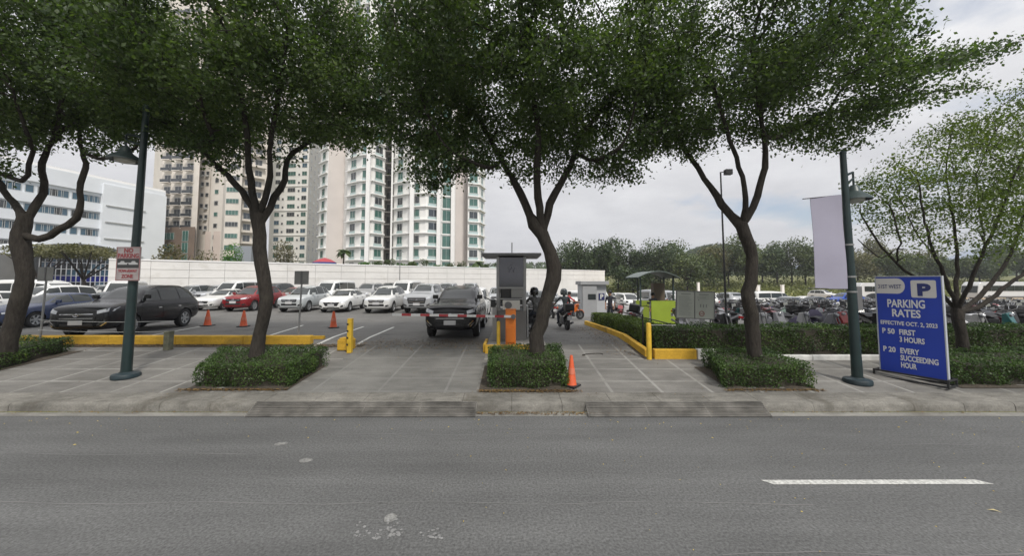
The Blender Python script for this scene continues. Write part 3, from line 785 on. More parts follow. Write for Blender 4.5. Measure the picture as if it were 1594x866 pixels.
# beyond the left frame edge, the crown reaching in
# fifth tree, thin many-stemmed
def cutT5(px, py): return (px > 1325) & ((py > 175) | (px > 1560))
street_tree('young pale green multi-stemmed tree behind the blue rates board, rightmost on the pavement', 9.7,
  [(None, [(1504, 575, 15, 0), (1501, 550, 12, 0), (1497, 522, 11, 0), (1492, 498, 12, 0), (1491, 486, 13, 0)]),
   ((0, 1), [(1470, 462, 4.5, .1), (1436, 440, 3.8, .3), (1395, 410, 3, .5), (1362, 372, 2.4, .8), (1338, 330, 1.8, 1)]),
   ((0, 1), [(1478, 450, 5, -.1), (1464, 415, 4, -.2), (1448, 375, 3, -.3), (1436, 330, 2.2, -.4), (1432, 285, 1.8, -.5)]),
   ((0, 1), [(1490, 452, 5, .1), (1490, 410, 4, .2), (1488, 365, 3.2, .2), (1480, 320, 2.4, .2), (1472, 270, 1.8, .2)]),
   ((0, 1), [(1503, 458, 5, -.2), (1520, 415, 4.2, -.4), (1542, 370, 3.4, -.5), (1562, 320, 2.6, -.7), (1590, 250, 2, -1)]),
   ((0, 1), [(1515, 470, 6, .2), (1545, 440, 4.8, .3), (1572, 395, 4, .5), (1592, 340, 3.2, .7), (1615, 270, 2.6, 1)]),
   ((0, 1), [(1520, 480, 6, .1), (1560, 450, 5, .2), (1610, 410, 4, .3), (1670, 350, 3, .6)]),
   ((1, .5), [(1400, 370, 2, -.2), (1385, 320, 1.5, -.4)]), ((2, .5), [(1420, 350, 2, .3), (1395, 290, 1.5, .6)]),
   ((4, .5), [(1525, 330, 2.2, .5), (1520, 270, 1.6, .9)]), ((1, .6), [(1365, 400, 1.6, .2), (1335, 372, 1.2, .5)])],
  crown_fn([E(1560, 235, 9.9, 2.3, 2.2, 1.4), E(1480, 280, 9.8, 1.7, 1.7, 1.2), E(1390, 300, 9.8, 1.2, 1.4, 1.3), E(1650, 200, 9.9, 2.2, 2.2, 2.0), E(1480, 350, 9.7, 2.0, 1.6, .9), E(1620, 330, 9.7, 1.3, 1.5, 1.0)], bottom=[(1300, 400), (1380, 420), (1450, 395), (1800, 410)], cut=cutT5),
  2200, M_leafB, .07, 40, seed=6, spread=.2, tip=.005, kill=.27)

# ------------------------------------------------------------ clipped planters and hedges
M_hedge = leaf_mat('clipped hedge leaf', (0.022, 0.045, 0.012), (0.07, 0.125, 0.025), (0.14, 0.2, 0.04), transl=.2, patch=1.5)
M_hedge_l = leaf_mat('light hedge leaf', (0.05, 0.085, 0.018), (0.12, 0.17, 0.035), (0.2, 0.25, 0.06), transl=.25, patch=1.5)
M_twig = mat('hedge twigs', (0.035, 0.03, 0.02), rough=.9)
def hedge(label, poly, h, dens=900, leaf=.045, m=None, group=None, soil=True, name='hedge', top_m=None, rag=.03):
    """poly: footprint corners (x, y); leaves cover a twiggy core"""
    cx = sum(p[0] for p in poly) / len(poly); cy = sum(p[1] for p in poly) / len(poly)
    z0 = gz(cx, min(p[1] for p in poly))
    root = empty(name, (cx, cy, z0), label=label, cat='hedge', group=group)
    a = sum(poly[i][0] * poly[(i + 1) % len(poly)][1] - poly[(i + 1) % len(poly)][0] * poly[i][1] for i in range(len(poly)))
    if a < 0: poly = poly[::-1]
    loc = [(p[0] - cx, p[1] - cy) for p in poly]
    def zg(x, y): return gz(x + cx, y + cy) - z0
    core = MB(); ins = []
    n = len(loc)
    for i in range(n):
        x, y = loc[i]; L = math.hypot(x, y); s = .13
        x2 = x - math.copysign(min(s, abs(x) * .5), x); y2 = y - math.copysign(min(s, abs(y) * .5), y); ins.append((x2, y2))
    zt = max(zg(x, y) for x, y in loc)
    core.prism(ins, -.2, h - .10)
    if zt > .05:   # ground falls or rises under a long hedge: core follows
        core = MB(); nn = len(ins)
        vs = [(x, y, zg(x, y) - .2) for x, y in ins] + [(x, y, zg(x, y) + h - .10) for x, y in ins]
        core.add(vs, [tuple(range(nn - 1, -1, -1)), tuple(range(nn, 2 * nn))] + [(i, (i + 1) % nn, nn + (i + 1) % nn, nn + i) for i in range(nn)])
    core.build('stems', M_twig, root)
    P = []
    # sides
    for i in range(n):
        (x0, y0), (x1, y1) = loc[i], loc[(i + 1) % n]; L = math.dist((x0, y0), (x1, y1)); k = int(L * h * dens * 2.0)
        t = rng.uniform(0, 1, k); z = rng.uniform(0, 1, k) ** .85 * h
        nx, ny = (y1 - y0) / L, -(x1 - x0) / L
        wave = .05 * np.sin(t * L * 2.3 + i) - .10 * (z / h) ** 6 + .035 * np.sin(t * L * 7.1 + z * 6)
        d = -rng.exponential(.035, k) + wave - .03 - .05 * (z < .12)
        x = x0 + (x1 - x0) * t + nx * d; y = y0 + (y1 - y0) * t + ny * d
        P.append(np.stack([x, y, z + np.array([zg(a_, b_) for a_, b_ in zip(x, y)])], 1))
    # top
    A = abs(a) / 2; k = int(A * dens); q = []
    xs_ = [p[0] for p in loc]; ys_ = [p[1] for p in loc]
    X = rng.uniform(min(xs_), max(xs_), k * 3); Yv = rng.uniform(min(ys_), max(ys_), k * 3)
    inside = np.ones(len(X), bool)
    for i in range(n):
        (x0, y0), (x1, y1) = loc[i], loc[(i + 1) % n]
        inside &= ((x1 - x0) * (Yv - y0) - (y1 - y0) * (X - x0)) > 0
    X, Yv = X[inside][:k], Yv[inside][:k]
    z = h - rng.exponential(.03, len(X)) + .035 * np.sin(X * 2.1 + Yv) + .03 * np.sin(X * 5.3 + Yv * 4) + (rng.uniform(0, 1, len(X)) < .03) * rng.uniform(0, .07, len(X))
    P.append(np.stack([X, Yv, z + np.array([zg(a_, b_) for a_, b_ in zip(X, Yv)])], 1))
    Pp = np.concatenate(P)
    leaves_obj('foliage', Pp, leaf, m or M_hedge, root, droop=-.2, aspect=.6)
    return root
def soil_bed(x0, x1, y0, y1):
    o = sheet('soil_bed', x0, x1, y0, y1, 6, 6, lambda x, y: gz(x, y) + .016 + .03 * math.sin(x * 9) * math.sin(y * 7) * (x0 + .1 < x < x1 - .1) * (y0 + .1 < y < y1 - .1), M_soil)
PG = 'clipped planters round the street trees'
hedge('clipped hedge planter at the far left end of the pavement', [(-17.2, 8.5), (-12.9, 8.9), (-13.3, 11.1), (-17.4, 11.1)], .45, group=PG)
hedge('wide clipped planter round the second tree, right of the left lamp post', [(-7.05, 8.15), (-4.95, 8.15), (-4.85, 9.75), (-7.75, 9.75)], .52, dens=1300, leaf=.04, group=PG)
hedge('square clipped planter in the middle of the kerb in front of the booth', [(-.55, 8.1), (1.22, 8.1), (1.3, 9.7), (-.62, 9.7)], .58, dens=1300, leaf=.04, group=PG)
hedge('clipped planter round the fourth tree, left of the right lamp post', [(4.62, 8.15), (6.68, 8.1), (6.75, 9.6), (5.0, 9.75)], .50, dens=1300, leaf=.04, group=PG)
hedge('clipped planter behind the blue rates board at the right edge', [(9.95, 8.3), (14.5, 8.2), (14.5, 9.7), (10.0, 9.7)], .50, dens=1100, group=PG)
hedge('long tall clipped hedge closing off the motorcycle park from the pavement', [(4.15, 10.6), (24, 10.6), (24, 11.35), (4.15, 11.35)], .80, dens=800, leaf=.05)
hedge('low light green hedge running along the exit lane away from the pavement', [(4.05, 11.4), (5.0, 11.4), (4.85, 18.6), (4.0, 18.6)], .62, dens=900, leaf=.05, m=M_hedge_l)
soil_bed(-7.15, -4.9, 8.03, 9.7); soil_bed(-.72, 1.28, 7.93, 9.7); soil_bed(4.75, 6.7, 8.05, 9.6); soil_bed(9.95, 15, 8.15, 9.75); soil_bed(-18, -12.95, 8.5, 11.1)
litter('leaf_litter', 500, lambda: (random.uniform(-7.3, -4.9), 8.08 - abs(random.gauss(0, .06))), .045, M_litter)
litter('leaf_litter', 600, lambda: (random.uniform(-.75, 1.5), 8.03 - abs(random.gauss(0, .07))), .045, M_litter)
litter('leaf_litter', 400, lambda: (random.uniform(4.6, 6.8), 8.06 - abs(random.gauss(0, .05))), .045, M_litter)
# ------------------------------------------------------------ vehicles
def paint_mat():
    m = mat('car paint', (0.5, 0.5, 0.5), rough=.2, obj_col=True, coat=0.0, spec=.42)
    return m
M_paint = paint_mat()
M_glassD = mat('dark car glass', (0.012, 0.017, 0.016), rough=.05, spec=.6)
M_tyre = mat('tyre rubber', (0.018, 0.018, 0.018), rough=.85)
M_rim = mat('alloy rim', (0.42, 0.43, 0.44), rough=.35, metal=.7)
M_rimD = mat('dark alloy rim', (0.12, 0.12, 0.125), rough=.4, metal=.7)
M_black = mat('black plastic', (0.015, 0.015, 0.016), rough=.55)
M_chrome = mat('chrome trim', (0.6, 0.6, 0.62), rough=.18, metal=1.0)
M_lamp = mat('headlamp lens', (0.55, 0.57, 0.6), rough=.08, spec=.9)
M_tail = mat('red tail lamp', (0.35, 0.01, 0.01), rough=.15)
M_plate = mat('number plate', (0.5, 0.5, 0.5), rough=.5)
M_grey = mat('grey plastic', (0.12, 0.12, 0.12), rough=.6)

def car_body(st, wheels, wr, W):
    """st rows from nose to tail: x, z bottom, z belt, z roof, half width, roof half width"""
    rings = []
    for (x, zb, zs, zr, w, wrf) in st:
        cab = max(0.0, min(1.0, (zr - zs - .06) / .25))
        h = zs - zb
        P = [(0, zb), (w * .80, zb), (w * .97, zb + .10 * min(1, h / .5)), (w, zb + h * .52), (w * .975, zs - .06)]
        hood = [(w * .90, zs + (zr - zs) * .2), (w * .72, zs + (zr - zs) * .6), (w * .42, zr - .008), (0, zr)]
        cabn = [(w * .93, zs + .01), (w * .93 + (wrf - w * .93) * .5, zs + (zr - zs) * .48), (wrf, zr - .075), (0, zr + .015)]
        cabn = [(w * .925, zs + .005), (wrf + .035, zr - .10), (wrf * .84, zr - .015), (0, zr + .01)]
        P += [(a[0] * (1 - cab) + b_[0] * cab, a[1] * (1 - cab) + b_[1] * cab) for a, b_ in zip(hood, cabn)]
        ring = [(x, y, z) for y, z in P] + [(x, -y, z) for y, z in P[-2:0:-1]]
        rings.append(ring)
    n = len(rings[0]); vs = [p for r in rings for p in r]; fs = []
    for i in range(len(rings) - 1):
        for k in range(n):
            k2 = (k + 1) % n; fs.append((i * n + k, (i + 1) * n + k, (i + 1) * n + k2, i * n + k2))
    # caps as strips of quads between the mirrored halves
    def cap(o, rev):
        m_ = n // 2
        for k in range(m_):
            a, b_, c, d = o + k, o + k + 1, o + (n - k - 1) % n, o + (n - k) % n
            f = [a, b_, c, d]
            f = [q for i, q in enumerate(f) if q not in f[:i]]
            if len(f) > 2: fs.append(tuple(f[::-1] if rev else f))
    cap(0, False); cap((len(rings) - 1) * n, True)
    me = bpy.data.meshes.new('tmp'); me.from_pydata(vs, [], fs); me.materials.append(M_paint); me.materials.append(M_black)
    bm = bmesh.new(); bm.from_mesh(me); bmesh.ops.recalc_face_normals(bm, faces=bm.faces); bm.to_mesh(me); bm.free()
    o = bpy.data.objects.new('tmp', me); COL.objects.link(o)
    s = o.modifiers.new('s', 'SUBSURF'); s.levels = 2; s.render_levels = 2
    cuts = []
    cm = MB()
    for (wx, wz) in wheels:
        for sd_ in (1, -1):
            M = Matrix.Translation((wx, sd_ * (W / 2 - .11), wz)) @ Matrix.Rotation(R(90), 4, 'X')
            cm.lathe([(wr * 1.13, -.18), (wr * 1.13, .30)] if sd_ < 0 else [(wr * 1.13, -.30), (wr * 1.13, .18)], n=24, M=M, cap=True)
    co = cm.build('tmpc', [M_black])
    bm = bmesh.new(); bm.from_mesh(co.data); bmesh.ops.recalc_face_normals(bm, faces=bm.faces); bm.to_mesh(co.data); bm.free()
    md = o.modifiers.new('b', 'BOOLEAN'); md.operation = 'DIFFERENCE'; md.object = co; md.solver = 'EXACT'
    try: md.material_mode = 'TRANSFER'
    except Exception: pass
    dg = bpy.context.evaluated_depsgraph_get(); dg.update()
    res = bpy.data.meshes.new_from_object(o.evaluated_get(dg))
    bpy.data.objects.remove(o); bpy.data.objects.remove(co)
    res.name = 'body'
    res.polygons.foreach_set('use_smooth', [True] * len(res.polygons)); res.set_sharp_from_angle(angle=R(38))
    return res
class Skin:
    def __init__(s, me):
        bm = bmesh.new(); bm.from_mesh(me); s.t = BVHTree.FromBMesh(bm); bm.free()
    def patch(s, mb, q, ax, nu=4, nv=3, off=.004, deep=.03, mi=0):
        """project the 4-corner patch q on the body along an axis: 'f' front, 'r' rear, 'l'/'R' sides, 't' top.
        q in (y,z) for f/r, in (x,z) for sides, in (x,y) for the top"""
        D = {'f': Vector((-1, 0, 0)), 'r': Vector((1, 0, 0)), 'l': Vector((0, -1, 0)), 'R': Vector((0, 1, 0)), 't': Vector((0, 0, -1))}[ax]
        G = []; last = None
        for j in range(nv + 1):
            v = j / nv
            for i in range(nu + 1):
                u = i / nu
                a = [q[0][k] * (1 - u) * (1 - v) + q[1][k] * u * (1 - v) + q[2][k] * u * v + q[3][k] * (1 - u) * v for k in (0, 1)]
                o = {'f': (9, a[0], a[1]), 'r': (-9, a[0], a[1]), 'l': (a[0], 9, a[1]), 'R': (a[0], -9, a[1]), 't': (a[0], a[1], 9)}[ax]
                hit = s.t.ray_cast(Vector(o), D)
                if hit[0] is None: G.append(None); continue
                nr = hit[1]
                if nr.dot(D) > 0: nr = -nr
                G.append(hit[0] + nr * off)
        W_ = nu + 1
        for j in range(nv + 1):     # fill misses from the nearest hit of the row
            for i in range(nu + 1):
                if G[j * W_ + i] is None:
                    c = [(abs(i - i2) + abs(j - j2) * 3, G[j2 * W_ + i2]) for j2 in range(nv + 1) for i2 in range(W_) if G[j2 * W_ + i2] is not None]
                    if not c: return
                    G[j * W_ + i] = min(c, key=lambda t: t[0])[1].copy()
        n = len(G)
        border = [i for i in range(W_)] + [j * W_ + nu for j in range(1, nv + 1)] + [nv * W_ + i for i in range(nu - 1, -1, -1)] + [j * W_ for j in range(nv - 1, 0, -1)]
        vs = G + [G[b_] + D * deep for b_ in border]
        fs = [(j * W_ + i, j * W_ + i + 1, (j + 1) * W_ + i + 1, (j + 1) * W_ + i) for j in range(nv) for i in range(nu)]
        nb = len(border)
        sk = [(border[k], n + k, n + (k + 1) % nb, border[(k + 1) % nb]) for k in range(nb)]
        # orient outwards
        f0 = fs[0]; nr = (G[f0[1]] - G[f0[0]]).cross(G[f0[2]] - G[f0[0]])
        if nr.dot(D) > 0: fs = [f[::-1] for f in fs]; sk = [f[::-1] for f in sk]
        mb.add(vs, fs + sk, mi)

def wheel_mesh(r, w, spokes=6, rim=None, parent=None, loc=(0, 0, 0), side=1):
    b = MB(); M = Matrix.Rotation(R(90) * -side, 4, 'X')
    rr = r * .66
    b.lathe([(rr, -w / 2), (r * .93, -w / 2), (r, -w * .36), (r, w * .36), (r * .93, w / 2), (rr, w / 2), (rr * .96, w * .2), (rr * .96, -w * .2), (rr, -w / 2)], n=24, M=M)
    o = b.build('wheel', M_tyre, parent, smooth=True, loc=loc)
    b = MB()
    b.lathe([(rr, w * .47), (rr * .90, w * .46), (rr * .86, w * .22), (rr * .86, -w * .3)], n=24, M=M)
    b.lathe([(.001, -.02), (rr * .88, -.02)], n=20, M=M, mi=1)
    b.lathe([(.001, w * .44), (rr * .2, w * .43), (rr * .25, w * .25)], n=10, M=M)
    for k in range(spokes):
        a = 2 * math.pi * k / spokes
        Q = M @ Matrix.Rotation(a, 4, 'Z')
        b.add([(rr * .1, -rr * .13, w * .40), (rr * .92, -rr * .20, w * .42), (rr * .92, rr * .20, w * .42), (rr * .1, rr * .13, w * .40),
               (rr * .1, -rr * .13, w * .2), (rr * .92, -rr * .20, w * .2), (rr * .92, rr * .20, w * .2), (rr * .1, rr * .13, w * .2)],
              [(0, 1, 2, 3), (0, 4, 5, 1), (2, 6, 7, 3), (1, 5, 6, 2)], 0, Q)
    b.build('rim', [rim or M_rim, M_black], o)
    return o

CARS = {}
def make_car(kind):
    S = dict(
      suv=dict(W=1.86, wr=.39, wx=(1.43, -1.31), st=[(2.42, .45, .80, .90, .60, .5), (2.37, .34, 1.04, 1.12, .84, .5), (2.14, .30, 1.13, 1.20, .91, .5), (1.55, .30, 1.17, 1.25, .925, .5), (1.02, .30, 1.18, 1.29, .93, .6), (.62, .30, 1.18, 1.59, .93, .63), (.22, .30, 1.15, 1.79, .93, .655), (-.5, .30, 1.15, 1.85, .93, .67), (-1.3, .25, 1.14, 1.82, .93, .665), (-1.85, .27, 1.15, 1.74, .925, .64), (-2.15, .32, 1.14, 1.50, .90, .62), (-2.34, .42, 1.08, 1.16, .84, .5), (-2.40, .50, .95, 1.02, .72, .5)],
        ws=(1.35, 1.76, .73, .58), side=[[(.86, 1.23), (.05, 1.23), (.05, 1.70), (.38, 1.66)], [(0, 1.23), (-.98, 1.24), (-.95, 1.72), (0, 1.71)], [(-1.06, 1.25), (-1.95, 1.26), (-1.72, 1.63), (-1.02, 1.70)]],
        grille=[(-.50, .62), (.50, .62), (.60, .98), (-.60, .98)], hl=[(.58, .88), (.87, .96), (.87, 1.08), (.56, .98)], doors=[(1.02, .02), (-.02, -1.05)], H=1.83, seats=3, bumper=True),
      crossover=dict(W=1.74, wr=.36, wx=(1.33, -1.33), st=[(2.18, .42, .74, .84, .56, .5), (2.12, .28, .86, .93, .76, .5), (1.9, .24, .96, 1.01, .85, .5), (1.45, .24, 1.0, 1.08, .865, .5), (1.05, .24, 1.03, 1.13, .87, .55), (.62, .24, 1.04, 1.44, .87, .58), (.25, .24, 1.04, 1.62, .87, .61), (-.4, .24, 1.05, 1.69, .87, .62), (-1.1, .24, 1.07, 1.68, .87, .61), (-1.65, .26, 1.08, 1.60, .86, .59), (-1.95, .3, 1.06, 1.38, .84, .57), (-2.13, .4, .98, 1.06, .78, .5), (-2.18, .48, .88, .94, .66, .5)],
        ws=(1.10, 1.58, .70, .57), side=[[(.95, 1.10), (.05, 1.10), (.05, 1.56), (.42, 1.52)], [(0, 1.10), (-.9, 1.12), (-.88, 1.58), (0, 1.57)], [(-.98, 1.13), (-1.62, 1.2), (-1.5, 1.48), (-.95, 1.56)]],
        grille=[(-.42, .66), (.42, .66), (.50, .84), (-.50, .84)], hl=[(.48, .80), (.78, .84), (.80, .95), (.45, .87)], doors=[(.98, .02), (-.02, -.98)], H=1.69),
      hatch=dict(W=1.78, wr=.33, wx=(1.35, -1.33), st=[(2.20, .36, .58, .68, .58, .5), (2.14, .22, .70, .77, .78, .5), (1.9, .19, .82, .87, .87, .5), (1.4, .19, .90, .98, .885, .5), (.85, .19, .95, 1.05, .89, .55), (.40, .19, .96, 1.28, .89, .56), (.0, .19, .96, 1.42, .89, .58), (-.5, .19, .97, 1.46, .89, .585), (-1.1, .2, .98, 1.42, .885, .57), (-1.6, .22, .99, 1.29, .87, .54), (-1.95, .26, .99, 1.10, .84, .5), (-2.16, .34, .93, 1.0, .78, .5), (-2.22, .42, .82, .88, .66, .5)],
        ws=(1.02, 1.36, .72, .55), side=[[(.72, 1.02), (-.1, 1.02), (-.1, 1.36), (.18, 1.33)], [(-.15, 1.02), (-.95, 1.03), (-.9, 1.34), (-.15, 1.36)], [(-1.02, 1.04), (-1.45, 1.08), (-1.3, 1.25), (-.98, 1.31)]],
        grille=[(-.36, .42), (.36, .42), (.50, .66), (-.50, .66)], hl=[(.50, .63), (.80, .68), (.82, .76), (.46, .69)], doors=[(.85, -.12), (-.16, -1.1)], H=1.46),
      sedan=dict(W=1.78, wr=.33, wx=(1.38, -1.32), st=[(2.30, .36, .58, .68, .58, .5), (2.24, .22, .70, .77, .78, .5), (2.0, .19, .82, .87, .87, .5), (1.4, .19, .89, .97, .885, .5), (.85, .19, .94, 1.03, .89, .55), (.42, .19, .95, 1.26, .89, .55), (.0, .19, .96, 1.41, .89, .565), (-.5, .19, .97, 1.45, .89, .57), (-1.0, .2, .98, 1.39, .885, .55), (-1.42, .2, .99, 1.20, .88, .53), (-1.72, .22, .99, 1.07, .87, .5), (-2.1, .27, .98, 1.04, .84, .5), (-2.28, .36, .90, .97, .76, .5), (-2.34, .44, .80, .86, .64, .5)],
        ws=(1.01, 1.35, .72, .54), side=[[(.72, 1.01), (-.1, 1.01), (-.1, 1.35), (.18, 1.32)], [(-.15, 1.01), (-.95, 1.03), (-.88, 1.32), (-.15, 1.35)]],
        grille=[(-.40, .50), (.40, .50), (.46, .66), (-.46, .66)], hl=[(.50, .63), (.80, .68), (.82, .77), (.46, .70)], doors=[(.85, -.12), (-.16, -1.1)], H=1.45),
      van=dict(W=1.90, wr=.35, wx=(1.75, -1.35), st=[(2.50, .40, .80, .92, .68, .5), (2.44, .24, .95, 1.03, .86, .5), (2.28, .22, 1.08, 1.17, .93, .6), (1.95, .22, 1.16, 1.50, .95, .70), (1.62, .22, 1.18, 1.84, .95, .76), (1.2, .22, 1.18, 2.05, .95, .79), (.2, .22, 1.18, 2.12, .95, .80), (-1.2, .22, 1.18, 2.12, .95, .80), (-2.1, .24, 1.18, 2.08, .95, .79), (-2.42, .28, 1.15, 1.98, .93, .76), (-2.52, .40, 1.05, 1.6, .86, .68)],
        ws=(1.18, 1.92, .80, .70), side=[[(1.98, 1.22), (1.05, 1.22), (1.05, 1.84), (1.55, 1.80)], [(.98, 1.22), (-.45, 1.22), (-.45, 1.86), (.98, 1.86)], [(-.52, 1.22), (-2.15, 1.22), (-2.1, 1.82), (-.52, 1.86)]],
        grille=[(-.50, .74), (.50, .74), (.52, .90), (-.52, .90)], hl=[(.56, .80), (.86, .84), (.88, 1.02), (.54, .94)], doors=[(1.9, 1.0), (.96, -.46)], H=2.12),
      mpv=dict(W=1.80, wr=.33, wx=(1.45, -1.30), st=[(2.28, .40, .74, .84, .58, .5), (2.22, .24, .86, .93, .78, .5), (2.0, .20, .97, 1.03, .88, .5), (1.6, .20, 1.02, 1.13, .895, .55), (1.2, .20, 1.04, 1.34, .90, .6), (.75, .20, 1.05, 1.60, .90, .63), (.2, .20, 1.05, 1.74, .90, .66), (-.8, .20, 1.06, 1.76, .90, .66), (-1.6, .21, 1.07, 1.72, .90, .65), (-2.05, .25, 1.06, 1.58, .88, .62), (-2.26, .36, .98, 1.2, .82, .55), (-2.32, .45, .86, 1.0, .72, .5)],
        ws=(1.12, 1.63, .72, .60), side=[[(1.3, 1.10), (.3, 1.10), (.3, 1.60), (.72, 1.54)], [(.24, 1.10), (-.75, 1.12), (-.75, 1.63), (.24, 1.61)], [(-.82, 1.12), (-1.85, 1.15), (-1.75, 1.55), (-.82, 1.63)]],
        grille=[(-.46, .62), (.46, .62), (.54, .84), (-.54, .84)], hl=[(.50, .78), (.82, .84), (.84, .98), (.48, .87)], doors=[(1.2, .26), (.22, -.78)], H=1.76),
    )[kind]
    W = S['W']; wr = S['wr']; wx = S['wx']
    root = empty('parked_car' if kind != 'van' else 'parked_van', (0, 0, -50))
    me = car_body(S['st'], [(wx[0], wr), (wx[1], wr)], wr, W)
    body = bpy.data.objects.new('body', me); COL.objects.link(body); body.parent = root
    sk = Skin(me)
    def part(name, m, qs, ax, nu=4, nv=3, off=.005, deep=.03, parent=root, both=False):
        b = MB()
        for q in qs:
            sk.patch(b, q, ax, nu, nv, off, deep)
            if both: sk.patch(b, [(-y, z) for y, z in q][::-1], ax, nu, nv, off, deep)
        return b.build(name, m, parent, smooth=True) if b.v else None
    z0, z1, wb, wt = S['ws']
    part('windshield', M_glassD, [[(-wb, z0), (wb, z0), (wt, z1), (-wt, z1)]], 'f', 8, 6)
    rz0, rz1 = z0 + .06, z1 - .04
    if kind in ('suv', 'crossover', 'van', 'mpv', 'hatch'): part('rear_window', M_glassD, [[(-wb * .88, rz0 + .05), (wb * .88, rz0 + .05), (wt * .9, rz1), (-wt * .9, rz1)]], 'r', 8, 5)
    else: part('rear_window', M_glassD, [[(-wb * .84, 1.12), (wb * .84, 1.12), (wt * .88, 1.33), (-wt * .88, 1.33)]], 'r', 8, 5)
    for ax in ('l', 'R'):
        dl = []
        for (xa, xb) in S['doors']:
            bz = S['st'][0][1] - .02
            d = part('door', M_paint, [[(xa, .36), (xb, .36), (xb, S['st'][6][2] - .02), (xa, S['st'][6][2] - .02)]], ax, 5, 6, off=.006, deep=.02)
            dl.append(d)
            part('handle', M_chrome if kind == 'suv' else M_grey, [[(xb + .22, .93 if kind not in ('hatch', 'sedan') else .84), (xb + .06, .93 if kind not in ('hatch', 'sedan') else .84), (xb + .06, .965 if kind not in ('hatch', 'sedan') else .87), (xb + .22, .965 if kind not in ('hatch', 'sedan') else .87)]], ax, 2, 1, off=.03, deep=.03, parent=d)
        for q in S['side']: part('side_window', M_glassD, [q], ax, 5, 5, off=.010)
        # sill trim
        part('sill_trim', M_black, [[(wx[0] - wr * 1.25, .26), (wx[1] + wr * 1.25, .26), (wx[1] + wr * 1.25, .34), (wx[0] - wr * 1.25, .34)]], ax, 6, 1, off=.008)
    g = part('grille', M_black, [S['grille']], 'f', 8, 3, off=.006)
    gy = S['grille'][1][0]; gz0, gz1 = S['grille'][0][1], S['grille'][2][1]
    for t in ((.3, .7) if kind != 'hatch' else (.97,)):
        zz = gz0 + (gz1 - gz0) * t
        part('grille_bar', M_chrome, [[(-gy * .95, zz - .012), (gy * .95, zz - .012), (gy * .95, zz + .012), (-gy * .95, zz + .012)]], 'f', 8, 1, off=.014, deep=.02, parent=g)
    zc = (gz0 + gz1) / 2 + .04; b = MB()
    hit = sk.t.ray_cast(Vector((9, 0, zc)), Vector((-1, 0, 0)))
    if hit[0]:
        x = hit[0].x + .022
        pts = [(x, .075 * math.cos(a), zc + .05 * math.sin(a)) for a in [2 * math.pi * i / 16 for i in range(17)]]
        b.tube(pts, .009, n=5, cap=False); b.tube([(x, -.07, zc + .01), (x, .07, zc + .01)], .007, n=5); b.tube([(x, 0, zc - .05), (x, 0, zc + .03)], .007, n=5)
        b.build('emblem', M_chrome, g)
    # lower intake, fog lamps, plate
    lo = S['st'][1][1]
    part('lower_intake', M_black, [[(-.50, lo + .05), (.50, lo + .05), (.46, gz0 - .07), (-.46, gz0 - .07)]] if kind != 'hatch' else [[(-.5, .26), (.5, .26), (.48, .34), (-.48, .34)]], 'f', 8, 2, off=.005)
    fy = W / 2 - .22
    for s in (1, -1):
        def mir(q): return q if s > 0 else [(-y, z) for y, z in q][::-1]
        part('headlight', M_lamp, [mir(S['hl'])], 'f', 5, 2, off=.008)
        if kind == 'suv':
            part('bumper_trim', M_chrome, [mir([(.60, .50), (.64, .50), (.80, .66), (.76, .66)]), mir([(.66, .46), (.70, .46), (.84, .60), (.80, .60)])], 'f', 2, 2, off=.012)
        part('fog_lamp_bezel', M_black, [mir([(fy - .14, lo + .14), (fy + .08, lo + .14), (fy + .12, lo + .28), (fy - .08, lo + .24)])], 'f', 3, 2, off=.006)
        zt = S['st'][-2][2]
        part('taillight', M_tail, [mir([(W / 2 - .34, zt - .20), (W / 2 - .13, zt - .20), (W / 2 - .13, zt - .02), (W / 2 - .30, zt - .02)])], 'r', 3, 2, off=.01)
    pz = gz0 - .03 if kind != 'hatch' else .48
    x = sk.t.ray_cast(Vector((9, 0, pz)), Vector((-1, 0, 0)))[0].x
    b = MB(); b.box((x + .025, 0, pz), (.014, .40, .15)); b.build('number_plate', M_plate, root)
    xr = sk.t.ray_cast(Vector((-9, 0, .8)), Vector((1, 0, 0)))[0].x
    b = MB(); b.box((xr - .02, 0, .80), (.014, .40, .14)); b.build('number_plate', M_plate, root)
    # mirrors
    mxp = S['side'][0][0][0] - .12; mz = S['ws'][0] + .03
    for s, ax in ((1, 'l'), (-1, 'R')):
        h = sk.t.ray_cast(Vector((mxp, 9 * s, mz - .04)), Vector((0, -s, 0)))
        y0 = abs(h[0].y) if h[0] else W / 2
        b = MB(); bb = [(0, 0), (.02, .10), (.0, .20), (-.07, .21), (-.10, .1), (-.09, 0)]
        b.prism([(mxp + a, s * (y0 + .03 + c)) for a, c in bb], mz - .05, mz + .10); b.box((mxp - .03, s * (y0 + .01), mz - .05), (.06, .12, .03))
        b.build('door_mirror', M_paint, root, smooth=True, bevel=.02)
    if kind in ('suv', 'crossover'):
        for s in (1, -1):
            b = MB(); y = s * .60
            pts = []
            for x in np.linspace(.2, -1.6, 7):
                h = sk.t.ray_cast(Vector((x, y, 9)), Vector((0, 0, -1)))
                if h[0]: pts.append((x, y, h[0].z + (.035 if -1.55 < x < .15 else .0)))
            b.tube(pts, .016, n=6); b.build('roof_rail', M_grey, root, smooth=True)
    for x in wx:
        for s in (1, -1): wheel_mesh(wr, .225, 6, None, root, (x, s * (W / 2 - .125), wr), s)
    S['root'] = root
    CARS[kind] = root; return root
used = set()
